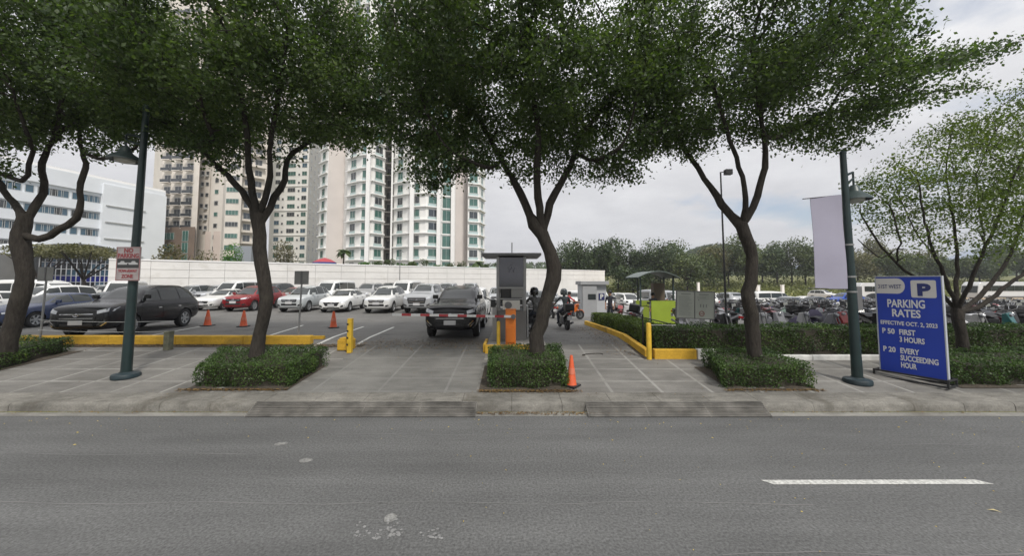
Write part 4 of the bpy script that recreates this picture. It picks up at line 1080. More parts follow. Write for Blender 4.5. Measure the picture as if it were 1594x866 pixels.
def place_car(kind, x, y, yaw, colr, label, z=None, rimdark=False, group='cars parked in rows in the car park', cat='car', name=None):
    """yaw 0 faces the road (towards the camera)"""
    if kind not in CARS: make_car(kind)
    src = CARS[kind]
    if kind in used: r = copy_tree(src)
    else: r = src; used.add(kind)
    r.location = (x, y, (gz(x, y) if z is None else z) + .005); r.rotation_euler = (0, 0, R(-90 + yaw))
    # settle on slopes
    e = .8
    fx, fy = math.cos(R(-90 + yaw)), math.sin(R(-90 + yaw))
    if z is None:
        r.rotation_euler[1] = -math.atan2(gz(x + fx * e, y + fy * e) - gz(x - fx * e, y - fy * e), 2 * e)
    if name: r.name = name
    tag(r, label, cat, group)
    for c in list(r.children) + [g for ch in r.children for g in ch.children]: c.color = (*colr, 1)
    return r
WH = (.62, .62, .60); SILV = (.33, .34, .35); BLK = (.008, .008, .010); NAVY = (.012, .016, .035); GREY = (.07, .072, .078); RED = (.20, .014, .018); BLUE = (.01, .05, .28); PEARL = (.70, .70, .68); BEIG = (.3, .27, .22)
def carpx(kind, px, Y, yaw, colr, label, **k):
    """Y: distance of the front bumper; px: middle of the front"""
    hl = {'suv': 2.42, 'crossover': 2.18, 'hatch': 2.2, 'sedan': 2.3, 'van': 2.5, 'mpv': 2.28}[kind]
    x0 = X_at(px, Y); fx, fy = math.cos(R(-90 + yaw)), math.sin(R(-90 + yaw))
    return place_car(kind, x0 - fx * hl, Y - fy * hl, yaw, colr, label, **k)
carpx('suv', 117, 12.3, 10, BLK, 'shiny black SUV behind the yellow kerb and the left lamp post')
carpx('suv', 700, 12.3, 0, BLK, 'black SUV with green-tinted windshield waiting behind the red and white barrier arm', cat='car')
carpx('sedan', 312, 24.3, 3, WH, 'white sedan right behind the tail of the black SUV, left of the red car')
carpx('crossover', 362, 23.6, 3, RED, 'dark red crossover with black grille, just left of the second tree trunk')
carpx('crossover', 449, 23.0, 3, (.42, .44, .44), 'silver white estate car partly hidden by the second tree trunk and the thin sign pole')
carpx('hatch', 515, 22.9, 4, PEARL, 'low white hatchback with dark grille directly behind the third orange cone')
carpx('crossover', 585, 22.3, 2, WH, 'white crossover with a curved black lower bumper, left of the silver pickup')
carpx('suv', 648, 22.2, 0, SILV, 'silver pickup-fronted SUV behind the left end of the barrier arm')
carpx('mpv', 728, 17.4, 0, WH, 'white people carrier queuing directly behind the black SUV at the barrier')
# left edge of the lot
carpx('hatch', -20, 14.9, 4, (.03, .045, .10), 'dark blue hatchback at the far left edge, its rear hidden by the first tree trunk')
carpx('sedan', 92, 18.0, 5, GREY, 'dark grey sedan between the first tree and the black SUV')
carpx('mpv', 8, 21, 5, WH, 'white people carrier behind the blue hatchback at the left edge')
carpx('van', 112, 24.5, 90, WH, 'long white van seen side on behind the dark grey sedan', cat='van')
carpx('van', 180, 27, 35, WH, 'white van behind the roof of the black SUV', cat='van')
fill = [
 # px, Y, kind, colour, label
 (232, 29, 'sedan', GREY, 'dark grey sedan second row, above the rear of the black SUV'),
 (262, 30, 'crossover', SILV, 'silver crossover in the second row just left of the white sedan'),
 (342, 31, 'van', WH, 'white high-roofed van rising behind the dark red crossover'),
 (385, 31, 'crossover', BLK, 'black crossover in the second row behind the dark red one'),
 (432, 30, 'hatch', RED, 'small red hatchback tucked right of the second tree trunk'),
 (500, 31, 'van', WH, 'white van in the second row between the silver estate and the white hatchback'),
 (556, 29.5, 'suv', (.3, .3, .3), 'grey SUV whose roof shows between the white hatchback and the white crossover'),
 (620, 31, 'van', WH, 'white delivery van above the gap between the white crossover and the silver pickup'),
 (688, 30, 'suv', SILV, 'silver SUV in the second row, behind the roof of the black SUV at the barrier'),
 (845, 27, 'suv', GREY, 'grey SUV just right of the booth, mostly behind the third tree trunk'),
 (868, 31, 'sedan', SILV, 'silver sedan farther back, right of the third tree trunk'),
]
for (px, Y, kd, c, lab) in fill: carpx(kd, px, Y, 0, c, lab, cat='van' if kd == 'van' else 'car')
ORD = ['first', 'second', 'third', 'fourth', 'fifth', 'sixth', 'seventh', 'eighth', 'ninth', 'tenth', 'eleventh', 'twelfth', 'thirteenth', 'fourteenth', 'fifteenth', 'sixteenth', 'seventeenth', 'eighteenth', 'nineteenth', 'twentieth'] + ['twenty-' + q for q in ['first', 'second', 'third', 'fourth', 'fifth', 'sixth', 'seventh', 'eighth', 'ninth']] + ['thirtieth']
CN = {WH: 'white', SILV: 'silver', BLK: 'black', NAVY: 'navy', GREY: 'dark grey', RED: 'red', BLUE: 'blue', PEARL: 'bright white', BEIG: 'beige'}
def row(x0, x1, step, Y, yaw, where, kinds, cols, seed, ex=None):
    rg = random.Random(seed); x = x0; i = 0
    while x < x1 and i < 30:
        kd = rg.choice(kinds); c = rg.choice(cols)
        xx = x + rg.uniform(-.12, .12)
        if ex is None or not ex(xx):
            place_car(kd, xx, Y(xx) if callable(Y) else Y + rg.uniform(-.25, .25), yaw, c, f'{"grey" if c == GREY else CN[c]} {dict(suv="SUV", crossover="crossover", hatch="hatchback", sedan="sedan", van="van", mpv="minivan")[kd]} parked {where}, {ORD[i]} from the left', cat='van' if kd == 'van' else 'car'); i += 1
        x += step
row(-38, -17, 2.65, 33.5, 0, 'in the third row by the wall at left', ['suv', 'crossover', 'sedan', 'hatch', 'mpv'], [WH, SILV, GREY, WH], 3, ex=lambda x: 33.5 < 0)
row(-37, -27.5, 2.7, 20, 0, 'in the second line at far left', ['suv', 'hatch', 'sedan'], [WH, GREY, RED], 4)
row(-15, 2, 2.7, 36.5, 0, 'under the middle of the white wall', ['suv', 'crossover', 'sedan', 'mpv'], [WH, SILV, BLK, GREY, WH], 5)
row(3.4, 12.5, 2.55, 35, 0, 'behind the grey P kiosk', ['suv', 'mpv', 'crossover'], [WH, WH, SILV], 6)
row(2, 20, 2.6, 42, 0, 'in the back row right of the kiosk', ['suv', 'van', 'crossover', 'mpv'], [WH, WH, SILV, GREY], 7)
row(14, 24, 2.7, 37.5, 180, 'behind the guard shelter', ['van', 'suv', 'crossover'], [WH, SILV, WH], 8)
row(22, 33, 3.0, 49, 90 - 90, 'in the van line behind the notice board', ['van', 'van', 'suv'], [WH, WH], 9)
# right side of the lot
place_car('sedan', 23.9, 31.8, -62, SILV, 'silver sedan seen side on right of the fourth tree, above the motorcycles')
place_car('sedan', 30.5, 37, -75, GREY, 'dark sedan beyond the silver one, left of the blank banner')
place_car('suv', 41, 45.0, -80, BLUE, 'bright blue pickup-sized SUV under the blank banner')
place_car('hatch', 33.8, 41.5, 100, WH, 'white hatchback between the dark sedan and the bright blue SUV')
place_car('van', 35.5, 50, 90, WH, 'white box-like minibus parked broadside right of the fourth tree', cat='van')
place_car('suv', 57, 66.5, 15, WH, 'white SUV alone on the sandy slope left of the blank banner', z=gz(57, 66) + .68)
place_car('mpv', 27, 60, 80, WH, 'white car far behind the notice board near the grass')
row(45, 56, 3.0, 46.5, 0, 'in the line right of the banner', ['suv', 'sedan', 'mpv'], [WH, BLK, SILV], 12)

# coaches at the right edge
def make_coach():
    root = empty('coach_bus', (0, 0, 0))
    L, W, H = 11.5, 2.5, 3.3; b = MB()
    pr = [(5.75, .45), (5.8, 1.3), (5.55, 2.6), (5.2, 3.1), (4.9, 3.28), (-5.4, 3.3), (-5.7, 3.1), (-5.75, .45)]
    n = len(pr); vs = [(x, s * (W / 2 - (.10 if z > 3.0 else 0)), z) for s in (-1, 1) for x, z in pr]
    b.add(vs, [tuple(range(n)), tuple(range(2 * n - 1, n - 1, -1))] + [(i, i + n, (i + 1) % n + n, (i + 1) % n) for i in range(n)])
    b.build('body', M_paint, root, bevel=.08)
    for s in (-1, 1):
        for i in range(7):
            x = 4.0 - i * 1.45; b = MB(); b.box((x, s * (W / 2 + .004), 2.15), (1.36, .03, .95)); b.build('window', M_glassD, root)
        b = MB(); b.box((0, s * (W / 2 + .003), .62), (9.6, .02, .25)); b.build('side_stripe', M_grey, root)
        for x in (3.7, -3.4): wheel_mesh(.48, .28, 8, M_rim, root, (x, s * (W / 2 - .13), .48), s)
    b = MB(); b.add([(5.83, -1.12, 1.35), (5.83, 1.12, 1.35), (5.58, 1.12, 2.6), (5.58, -1.12, 2.6), (5.7, -1.12, 1.35), (5.7, 1.12, 1.35), (5.45, 1.12, 2.6), (5.45, -1.12, 2.6)], [(0, 1, 2, 3), (0, 4, 5, 1), (1, 5, 6, 2), (2, 6, 7, 3), (3, 7, 4, 0)])
    b.build('windshield', M_glassD, root)
    for s in (-1, 1):
        b = MB(); b.box((5.79, s * .95, .85), (.06, .35, .18)); b.build('headlight', M_lamp, root)
    return root
c0 = make_coach()
def place_coach(o, x, y, rz, lab, z=0):
    o.location = (x, y, z); o.rotation_euler = (0, 0, R(rz)); tag(o, lab, 'bus', 'coaches parked along the right edge of the lot')
    for ch in o.children: ch.color = (.55, .56, .56, 1)
place_coach(c0, 88.5, 66, 182, 'white coach nearest to the multi-stemmed tree at the right edge', gz(80, 66) + .7)
c1 = copy_tree(c0); place_coach(c1, 101.5, 67.5, 181, 'white coach at the right frame edge, parked nose to tail with the other', gz(80, 66) + .7)
c2 = copy_tree(c0); place_coach(c2, 70.5, 69, 180, 'white coach half hidden behind the right lamp post and the blue board', gz(70, 68) + .6)
# ------------------------------------------------------------ buildings behind
M_wallw = ground_mat('white perimeter wall', (0.68, 0.665, 0.635), big=.06, bigs=.3, fine=.03, fines=20, bump=.1, stain=(.52, .50, .45), stains=.5)
M_cream = mat('white render', (0.80, 0.79, 0.76), rough=.8, noise=.07, nscale=.2)
M_pink = mat('pale pinkish render', (0.58, 0.535, 0.505), rough=.85, noise=.08, nscale=.2)
M_beige = mat('beige render', (0.63, 0.585, 0.525), rough=.85, noise=.08, nscale=.2)
M_rose = mat('rose beige render', (0.52, 0.44, 0.39), rough=.85, noise=.08, nscale=.2)
M_brown = mat('brown stone cladding', (0.16, 0.115, 0.085), rough=.7, noise=.15, nscale=.5)
M_office = mat('white office cladding', (0.74, 0.77, 0.80), rough=.6, noise=.05, nscale=.3)
M_ledge = mat('pale ledge', (0.80, 0.79, 0.77), rough=.8)
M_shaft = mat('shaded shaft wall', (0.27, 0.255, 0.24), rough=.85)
M_gteal = mat('green tinted glazing', (0.045, 0.13, 0.105), rough=.10, spec=.9, noise=.35, nscale=.25)
M_gblue = mat('blue tinted glazing', (0.05, 0.11, 0.16), rough=.1, spec=.9, noise=.4, nscale=.3)
M_gdark = mat('dark glazing', (0.03, 0.035, 0.04), rough=.12, spec=.9)
M_cobalt = mat('cobalt blue glass panel', (0.006, 0.012, 0.16), rough=.15, spec=.8)
M_parap = mat('frosted glass parapet', (0.40, 0.50, 0.49), rough=.2, spec=.8)
M_frame = mat('window frame', (0.45, 0.46, 0.45), rough=.5)
M_mull = mat('white mullion', (0.55, 0.56, 0.58), rough=.5)

WINM = {}
def window_mesh(w, h, glass, split=2, frame=None):
    key = (round(w, 2), round(h, 2), glass.name, split)
    if key in WINM: return WINM[key]
    b = MB(); fr = .06
    b.box((0, 0, 0), (w, .08, h), mi=0)
    for sx in (-1, 1): b.box((sx * (w / 2 - fr / 2), -.05, 0), (fr, .06, h - .002), mi=1)
    for sz in (-1, 1): b.box((0, -.052, sz * (h / 2 - fr / 2)), (w - .01, .06, fr), mi=1)
    for i in range(1, split): b.box((-w / 2 + w * i / split, -.048, 0), (fr * .8, .05, h - .02), mi=1)
    o = b.build('window', [glass, frame or M_frame]); me = o.data; bpy.data.objects.remove(o)
    WINM[key] = me; return me
class Tower:
    def __init__(s, name, label, cat, plan, z0, z1, m, group='tall buildings behind the white wall'):
        cx = sum(p[0] for p in plan) / len(plan); cy = sum(p[1] for p in plan) / len(plan)
        s.o = Vector((cx, cy, z0)); s.root = empty(name, s.o, label=label, cat=cat, group=group)
        b = MB(); b.prism([(p[0] - cx, p[1] - cy) for p in plan], 0, z1 - z0); b.build('wall', m, s.root)
        b = MB(); b.prism([((p[0] - cx) * 1.01, (p[1] - cy) * 1.01) for p in plan], z1 - z0 + .01, z1 - z0 + 1.0); b.build('roof', M_ledge, s.root)
        s.n = 0; s.extra = []
    def seg(s, A, B, ts, floors, fh, zb, w, h, glass, split=2, parapet=False, out=.03, sill=1.0, skip=0.0, ac=False):
        """windows at fractions ts of wall A-B (seen from outside A is left), on the floors given"""
        A = Vector((A[0], A[1], 0)); B = Vector((B[0], B[1], 0)); d = (B - A).normalized(); nrm = Vector((d.y, -d.x, 0))
        ang = math.atan2(d.y, d.x)
        for fl in floors:
            for t in ts:
                if skip and random.random() < skip: continue
                me = window_mesh(w, h, glass if not isinstance(glass, list) else random.choice(glass), split)
                p = A + (B - A) * t + nrm * out; z = zb + fl * fh + sill + h / 2
                vis = s.n < 100
                if vis:
                    o = bpy.data.objects.new('window', me); COL.objects.link(o); o.parent = s.root
                    o.location = (p.x - s.o.x, p.y - s.o.y, z - s.o.z); o.rotation_euler = (0, 0, ang); s.n += 1
                else:
                    s.extra.append((me, Matrix.Translation((p.x - s.o.x, p.y - s.o.y, z - s.o.z)) @ Matrix.Rotation(ang, 4, 'Z')))
                if parapet: s.extra.append(('par', Matrix.Translation((p.x - s.o.x, p.y - s.o.y, zb + fl * fh + .45 - s.o.z)) @ Matrix.Rotation(ang, 4, 'Z'), w))
                if ac and random.random() < .4: s.extra.append(('ac', Matrix.Translation((p.x - s.o.x, p.y - s.o.y, z - h / 2 - .25 - s.o.z)) @ Matrix.Rotation(ang, 4, 'Z')))
    def finish(s):
        bw = {}; par = MB(); ac = MB(); np_ = 0
        for e in s.extra:
            if e[0] == 'par':
                np_ += 1
                if np_ <= 100:
                    b = MB(); b.box((0, -.10, 0), (e[2] * 1.15, .06, .85), M=e[1]); b.build('balcony_parapet', M_parap, s.root)
                else: par.box((0, -.10, 0), (e[2] * 1.15, .06, .85), M=e[1])
            elif e[0] == 'ac': ac.box((0, -.35, 0), (.8, .5, .5), M=e[1])
            else:
                key = tuple(m.name for m in e[0].materials); b = bw.setdefault(key, (MB(), list(e[0].materials)))[0]
                n = len(b.v); b.v.extend([tuple(e[1] @ v.co) for v in e[0].vertices])
                b.f.extend([tuple(q + n for q in p.vertices) for p in e[0].polygons]); b.m.extend([p.material_index for p in e[0].polygons])
        for key, (b, ms) in bw.items(): b.build('window', ms, s.root)['kind'] = 'stuff'
        if par.v: par.build('balcony_parapet', M_parap, s.root)['kind'] = 'stuff'
        if ac.v: ac.build('air_conditioner', M_frame, s.root)
    def ledges(s, pts, zs, outw, th, m, name='floor_ledge'):
        P = [Vector((p[0], p[1], 0)) for p in pts]
        outs = []
        for i, p in enumerate(P):
            a = P[max(0, i - 1)]; c = P[min(len(P) - 1, i + 1)]; d = (c - a).normalized(); outs.append(p + Vector((d.y, -d.x, 0)) * outw)
        ins = [P[i] - (outs[i] - P[i]) * .3 for i in range(len(P))]
        for z in zs:
            b = MB(); n = len(P)
            vs = [(q.x - s.o.x, q.y - s.o.y, z - s.o.z) for q in outs] + [(q.x - s.o.x, q.y - s.o.y, z - s.o.z) for q in ins]
            vs += [(x, y, zz + th) for x, y, zz in vs]
            fs = []
            for i in range(n - 1):
                fs += [(i, i + 1, n + i + 1, n + i), (2 * n + i, 3 * n + i, 3 * n + i + 1, 2 * n + i + 1), (i, 2 * n + i, 2 * n + i + 1, i + 1), (n + i, n + i + 1, 3 * n + i + 1, 3 * n + i)]
            fs += [(0, n, 3 * n, 2 * n), (n - 1, 3 * n - 1, 4 * n - 1, 2 * n - 1)]
            b.add(vs, fs); b.build(name, m, s.root)
def pl(*a): return [(X_at(px, Y, 10), Y) for px, Y in a]
GZB = .4
# tower with rounded bays and green glass (right)
fh = 3.15; Z0 = 1.2
P4 = pl((495, 92), (507, 89), (533, 92), (538, 88.5), (560, 85.5), (578, 85), (596, 88), (598, 93), (611, 93), (612, 88), (634, 85.5), (662, 84.5), (686, 86.5), (687, 87.3), (708, 88.5), (727, 91), (728, 87.5), (745, 88.5), (754, 93))
T = Tower('apartment_tower', 'white apartment tower with rounded bays and green glass, right-hand one above the white wall', 'apartment tower', P4 + pl((748, 118), (520, 118)), 0, 78, M_cream)
seen = range(0, 10); hid = range(10, 23)
cols4 = [(0, 1, [.5], 1.6, 1), (3, 4, [.35], 1.7, 1), (3, 4, [.92], 1.2, 1), (4, 5, [.95], 1.7, 1), (9, 10, [.35], 1.4, 1), (10, 11, [.35], 1.7, 1), (11, 12, [.45], 2.4, 1), (16, 17, [.55], 2.2, 1), (17, 18, [.45], 1.3, 1)]
cols4 = [(0, 1, [.5], 1.5), (3, 4, [.45], 1.9), (4, 5, [.3], 1.2), (5, 6, [.5], 2.1), (9, 10, [.45], 1.7), (10, 11, [.42], 2.1), (11, 12, [.5], 2.5), (16, 17, [.5], 2.1), (17, 18, [.5], 1.2)]
for rg_ in (seen, hid):
    for a, b_, ts, w in cols4:
        T.seg(P4[a], P4[b_], ts, rg_, fh, Z0, w, 1.75, [M_gteal, M_gteal, M_gdark], 2 if w > 1.5 else 1, parapet=True, sill=.95)
# all-glass column
for rg_ in (seen, hid):
    T.seg(P4[13], P4[14], [.5], rg_, fh, Z0, 3.0, 2.75, M_gteal, 3, sill=.2)
# shaft windows
T.seg(P4[7], P4[8], [.5], range(0, 22), fh, Z0, 1.3, 2.0, M_gdark, 1, sill=.4)
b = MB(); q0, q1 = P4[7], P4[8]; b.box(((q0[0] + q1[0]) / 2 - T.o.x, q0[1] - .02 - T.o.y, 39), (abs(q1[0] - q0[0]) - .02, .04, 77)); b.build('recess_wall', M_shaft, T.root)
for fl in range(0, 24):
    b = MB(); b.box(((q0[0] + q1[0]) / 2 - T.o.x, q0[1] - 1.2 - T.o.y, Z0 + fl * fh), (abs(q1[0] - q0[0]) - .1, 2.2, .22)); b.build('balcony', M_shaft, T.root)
b = MB(); b.box((P4[9][0] - .35 - T.o.x, P4[9][1] - .6 - T.o.y, 39), (.35, .35, 77)); b.build('downpipe_column', M_ledge, T.root)
zs = [Z0 + i * fh for i in range(0, 24)]
T.ledges(P4[3:7], zs, .55, .25, M_ledge); T.ledges(P4[9:13], zs, .55, .25, M_ledge); T.ledges(P4[16:19], zs, .5, .25, M_ledge); T.ledges(P4[0:2], zs, .5, .25, M_ledge)
T.ledges(P4[13:15], zs, .2, .3, M_ledge)
for (a, c) in ((1, 2), (14, 15)):      # blank pinkish side panels
    A, B = Vector((*P4[a], 0)), Vector((*P4[c], 0)); d = (B - A); L = d.length; d.normalize(); nrm = Vector((d.y, -d.x, 0)); mid = (A + B) / 2 + nrm * .03
    b = MB(); b.box((mid.x - T.o.x, mid.y - T.o.y, 38.5), (L - .1, .08, 76.8), rz=math.atan2(d.y, d.x)); b.build('side_panel', M_pink, T.root)
for (px, Y) in ((572, 84.6), (641, 84.7), (683, 85.9), (705, 88.0)):
    b = MB(); b.box((X_at(px, Y, 10) - T.o.x, Y - .35 - T.o.y, 38.5), (.9, .7, 76.6)); b.build('pier', M_ledge, T.root)
T.finish()
# slender tower in the middle
fh3 = 3.1
P3 = pl((417, 140), (424, 135), (476, 134), (498, 158))
T = Tower('apartment_tower', 'slim pale grey apartment tower with many small windows, between the beige and green glass towers', 'apartment tower', P3 + pl((455, 175), (425, 160)), 0, 92, M_cream)
for rg_ in (range(1, 17), range(17, 28)):
    T.seg(P3[1], P3[2], [.08, .88], rg_, fh3, 1.0, 1.9, 1.6, [M_gteal, M_gdark, M_gblue], 2)
    T.seg(P3[1], P3[2], [.5], rg_, fh3, 1.0, 3.0, 1.6, [M_gteal, M_gdark], 3)
    T.seg(P3[1], P3[2], [.25, .72], rg_, fh3, 1.0, .7, .8, M_gdark, 1)
    T.seg(P3[2], P3[3], [.15, .4, .65, .88], rg_, fh3, 1.0, 1.7, 1.5, [M_gdark, M_frame], 2)
T.ledges(P3[1:3], [1.0 + i * fh3 * 3 for i in range(1, 9)], .25, .3, M_ledge)
A, B = Vector((*P3[2], 0)), Vector((*P3[3], 0)); d = (B - A); L = d.length; d.normalize(); mid = (A + B) / 2 + Vector((d.y, -d.x, 0)) * .01
b = MB(); b.box((mid.x - T.o.x, mid.y - T.o.y, 45.5), (L - .2, .04, 90), rz=math.atan2(d.y, d.x)); b.build('side_panel', mat('warm grey render', (.52, .49, .45), rough=.85), T.root)
T.finish()
# beige tower on a brown podium
fhb = 3.2
PB = pl((232, 104), (246, 99), (304, 98), (305, 104), (322, 104), (323, 101), (343, 100), (347, 98), (372, 98.5), (374, 102), (412, 106))
T = Tower('apartment_tower', 'beige balconied apartment tower on a brown stone podium, left one above the white wall', 'apartment tower', PB + pl((405, 130), (250, 130)), 0, 84, M_beige)
for rg_ in (range(5, 15), range(15, 25)):
    for t in (.16, .46, .76):
        T.seg(PB[1], PB[2], [t], rg_, fhb, .5, 1.9, 2.1, M_gdark, 2, sill=.5)
    T.seg(PB[3], PB[4], [.3, .75], rg_, fhb, .5, .9, 1.1, M_gdark, 1, ac=True)
for rg_ in (range(1, 14), range(14, 25)):
    T.seg(PB[5], PB[6], [.5], rg_, fhb, .5, 1.3, 1.2, [M_gteal, M_gdark], 1, ac=True)
    T.seg(PB[7], PB[8], [.45], rg_, fhb, .5, 3.2, 1.3, [M_gteal, M_gdark], 4)
    T.seg(PB[9], PB[10], [.2, .6], rg_, fhb, .5, 1.7, 2.0, M_gdark, 2, sill=.4)
# balconies: slab and rail per bay
bal = MB()
A, B = Vector((*PB[1], 0)), Vector((*PB[2], 0))
for t in (.16, .46, .76):
    for fl in range(5, 25):
        p = A + (B - A) * t; bm_ = MB()
        bm_.box((p.x - T.o.x, p.y - .65 - T.o.y, .5 + fl * fhb + .35), (2.2, 1.2, .15)); bm_.box((p.x - T.o.x, p.y - 1.22 - T.o.y, .5 + fl * fhb + .85), (2.2, .05, .8), mi=1)
        bm_.build('balcony', [M_beige, M_gdark], T.root)
A, B = Vector((*PB[9], 0)), Vector((*PB[10], 0))
for fl in range(1, 25):
    b = MB(); mid = (A + B) / 2; b.box((mid.x - T.o.x, mid.y - .8 - T.o.y, .5 + fl * fhb + .2), ((B - A).length * .9, 1.4, .6), rz=math.atan2(B.y - A.y, B.x - A.x)); b.build('balcony', M_beige, T.root)
pts = pl((244, 97.6), (302, 96.6)); b = MB()
b.prism([(p[0] - T.o.x, p[1] - T.o.y) for p in pts + pl((302, 97.9), (244, 98.9))], 0, 17.2); b.build('podium', M_brown, T.root)
for fl in range(1, 5): T.seg(pts[0], pts[1], [.3], [fl], fhb, .5, 3.2, 1.9, M_gteal, 3, sill=.5)
for fl in range(1, 5): T.seg(pts[0], pts[1], [.75], [fl], fhb, .5, 1.8, 2.9, M_gteal, 2, sill=.0)
b = MB()
for px, Y in ((325, 100.95), (338, 100.2)): b.box((X_at(px, Y, 10) - T.o.x, Y - .08 - T.o.y, 8.5), (2.3, .12, 16)); 
b.build('lower_cladding', M_rose, T.root)
b = MB(); b.box((X_at(380, 97, 10) - T.o.x, 97 - T.o.y, 6), (4.5, 1, 12)); b.build('entrance_block', mat('grey cladding', (.25, .27, .3), rough=.6), T.root)
T.finish()
# low white office block in bands on the left
A0 = (X_at(-420, 46, 8), 46.0); A1 = (X_at(250, 93, 8), 93.0)
dv_ = Vector((A1[0] - A0[0], A1[1] - A0[1], 0)); Ld = dv_.length; dn = dv_.normalized(); bk = Vector((-dn.y, dn.x, 0))
plan = [A0, A1, (A1[0] + bk.x * 18, A1[1] + bk.y * 18), (A0[0] + bk.x * 18, A0[1] + bk.y * 18)]
T = Tower('office_building', 'white office block in long horizontal bands with blue glass, at the left edge', 'office building', plan, 0, 25.2, M_office)
fo = 3.75
def off(p, q): return (p[0] - bk.x * q, p[1] - bk.y * q)
ztop = 25.2
for fl in range(0, 6):
    zb = ztop - 3.2 - fl * fo
    ts = [t / 58 for t in range(20, 57) if (t % 8) not in (5, 7)]
    T.seg(A0, A1, ts, [0], 1, zb - 1.9, 1.15, 1.5, [M_gblue, M_gblue, M_gdark], 1, sill=0)
    # protruding band under every window strip
    n_, f_ = off(A0, .35), off(A1, .35)
    b = MB(); b.prism([(p[0] - T.o.x, p[1] - T.o.y) for p in (n_, f_, off(A1, -.1), off(A0, -.1))], zb - 4.05 + .15, zb - 2.05); b.build('spandrel_band', M_office, T.root)
b = MB(); b.prism([(p[0] - T.o.x, p[1] - T.o.y) for p in (off(A0, .5), off(A1, .5), off(A1, -.1), off(A0, -.1))], ztop - 2.9, ztop + .4); b.build('roof_band', M_office, T.root)
a1b = off(A1, .9); s0 = (A1[0] - dn.x * 12.5 - bk.x * .9, A1[1] - dn.y * 12.5 - bk.y * .9)
b = MB(); b.prism([(p[0] - T.o.x, p[1] - T.o.y) for p in (s0, a1b, off(A1, -.05), (s0[0] + bk.x * .95, s0[1] + bk.y * .95))], 0, ztop - .6); b.build('stair_tower', M_office, T.root)
for fl in range(1, 6):
    z = ztop - 3.2 - fl * fo + 1.4; q0 = (s0[0] - bk.x * .25 + dn.x * .5, s0[1] - bk.y * .25 + dn.y * .5); q1 = (s0[0] - bk.x * .25 + dn.x * 8, s0[1] - bk.y * .25 + dn.y * 8)
    b = MB(); b.prism([(p[0] - T.o.x, p[1] - T.o.y) for p in (q0, q1, (q1[0] + bk.x * .3, q1[1] + bk.y * .3), (q0[0] + bk.x * .3, q0[1] + bk.y * .3))], z, z + .22); b.build('fin', M_frame, T.root)
T.finish()
# low glazed entrance hall with curved white roof
H0, H1 = (X_at(60, 44, 4), 44.0), (X_at(196, 52, 4), 52.0)
root = empty('glazed_hall', ((H0[0] + H1[0]) / 2, (H0[1] + H1[1]) / 2, 0), label='low hall with a white grid of cobalt blue glass under a curved roof', cat='building')
o_ = Vector(root.location); hd = Vector((H1[0] - H0[0], H1[1] - H0[1], 0)); HL = hd.length; hd.normalize(); hb = Vector((-hd.y, hd.x, 0)); ha = math.atan2(hd.y, hd.x)
Mh = Matrix.Translation(Vector((H0[0], H0[1], 0)) - o_) @ Matrix.Rotation(ha, 4, 'Z')
b = MB(); b.box((HL / 2, 3, 2.9), (HL, 5.9, 5.8), M=Mh); b.build('wall', M_gdark, root)
nx_, nz_ = 18, 7
for j in range(nz_):
    for i in range(nx_):
        m_ = M_cobalt if j == 3 else (M_gdark if random.random() < .6 else M_gblue)
        if j == 3 or m_ is M_gblue:
            b = MB(); b.box((HL * (i + .5) / nx_, -.03, 5.8 * (j + .5) / nz_), (HL / nx_ - .1, .05, 5.8 / nz_ - .1), M=Mh); b.build('glass_panel', m_, root)
b = MB()
for i in range(nx_ + 1): b.box((HL * i / nx_, -.08, 2.9), (.07, .08, 5.8), M=Mh)
for j in range(nz_ + 1): b.box((HL / 2, -.09, 5.8 * j / nz_), (HL, .08, .07), M=Mh)
b.build('mullion_grid', M_mull, root)
b = MB(); n = 14; pr = []
for i in range(n + 1):
    u = i / n; pr.append((HL * (u * 1.15 - .1), 5.9 + 1.9 * math.sin(math.pi * (.25 + u * .62)) - .4))
vs = [(x, y, z) for y in (-1.6, 6.5) for x, z in pr] + [(x, y, z + .3) for y in (-1.6, 6.5) for x, z in pr]; m_ = n + 1
fs = []
for i in range(n): fs += [(i, i + 1, m_ + i + 1, m_ + i), (2 * m_ + i, 3 * m_ + i, 3 * m_ + i + 1, 2 * m_ + i + 1), (i, 2 * m_ + i, 2 * m_ + i + 1, i + 1), (m_ + i, m_ + i + 1, 3 * m_ + i + 1, 3 * m_ + i)]
fs += [(0, m_, 3 * m_, 2 * m_), (n, 3 * m_ - 0 - 1 + 0, 4 * m_ - 1, 2 * m_ - 1)]
fs[-1] = (n, 2 * m_ + n, 3 * m_ + n, m_ + n)
b.add(vs, fs, M=Mh); b.build('roof', M_office, root, smooth=True)
# grey concrete low block at the far left
b = MB(); b.box((0, 0, 3.0), (26, 8, 6.0)); bb = b.build('low_building', mat('grey concrete block', (.27, .27, .26), rough=.85, noise=.15, nscale=.5), loc=(X_at(-60, 44, 3) - 8, 46, 0))
tag(bb, 'low grey concrete building behind the first tree at the left edge', 'building')
b = MB(); b.box((0, -4.05, 4.2), (25, .12, .25)); b.box((0, -4.05, 2.2), (25, .12, .12)); b.build('cornice', M_frame, bb)

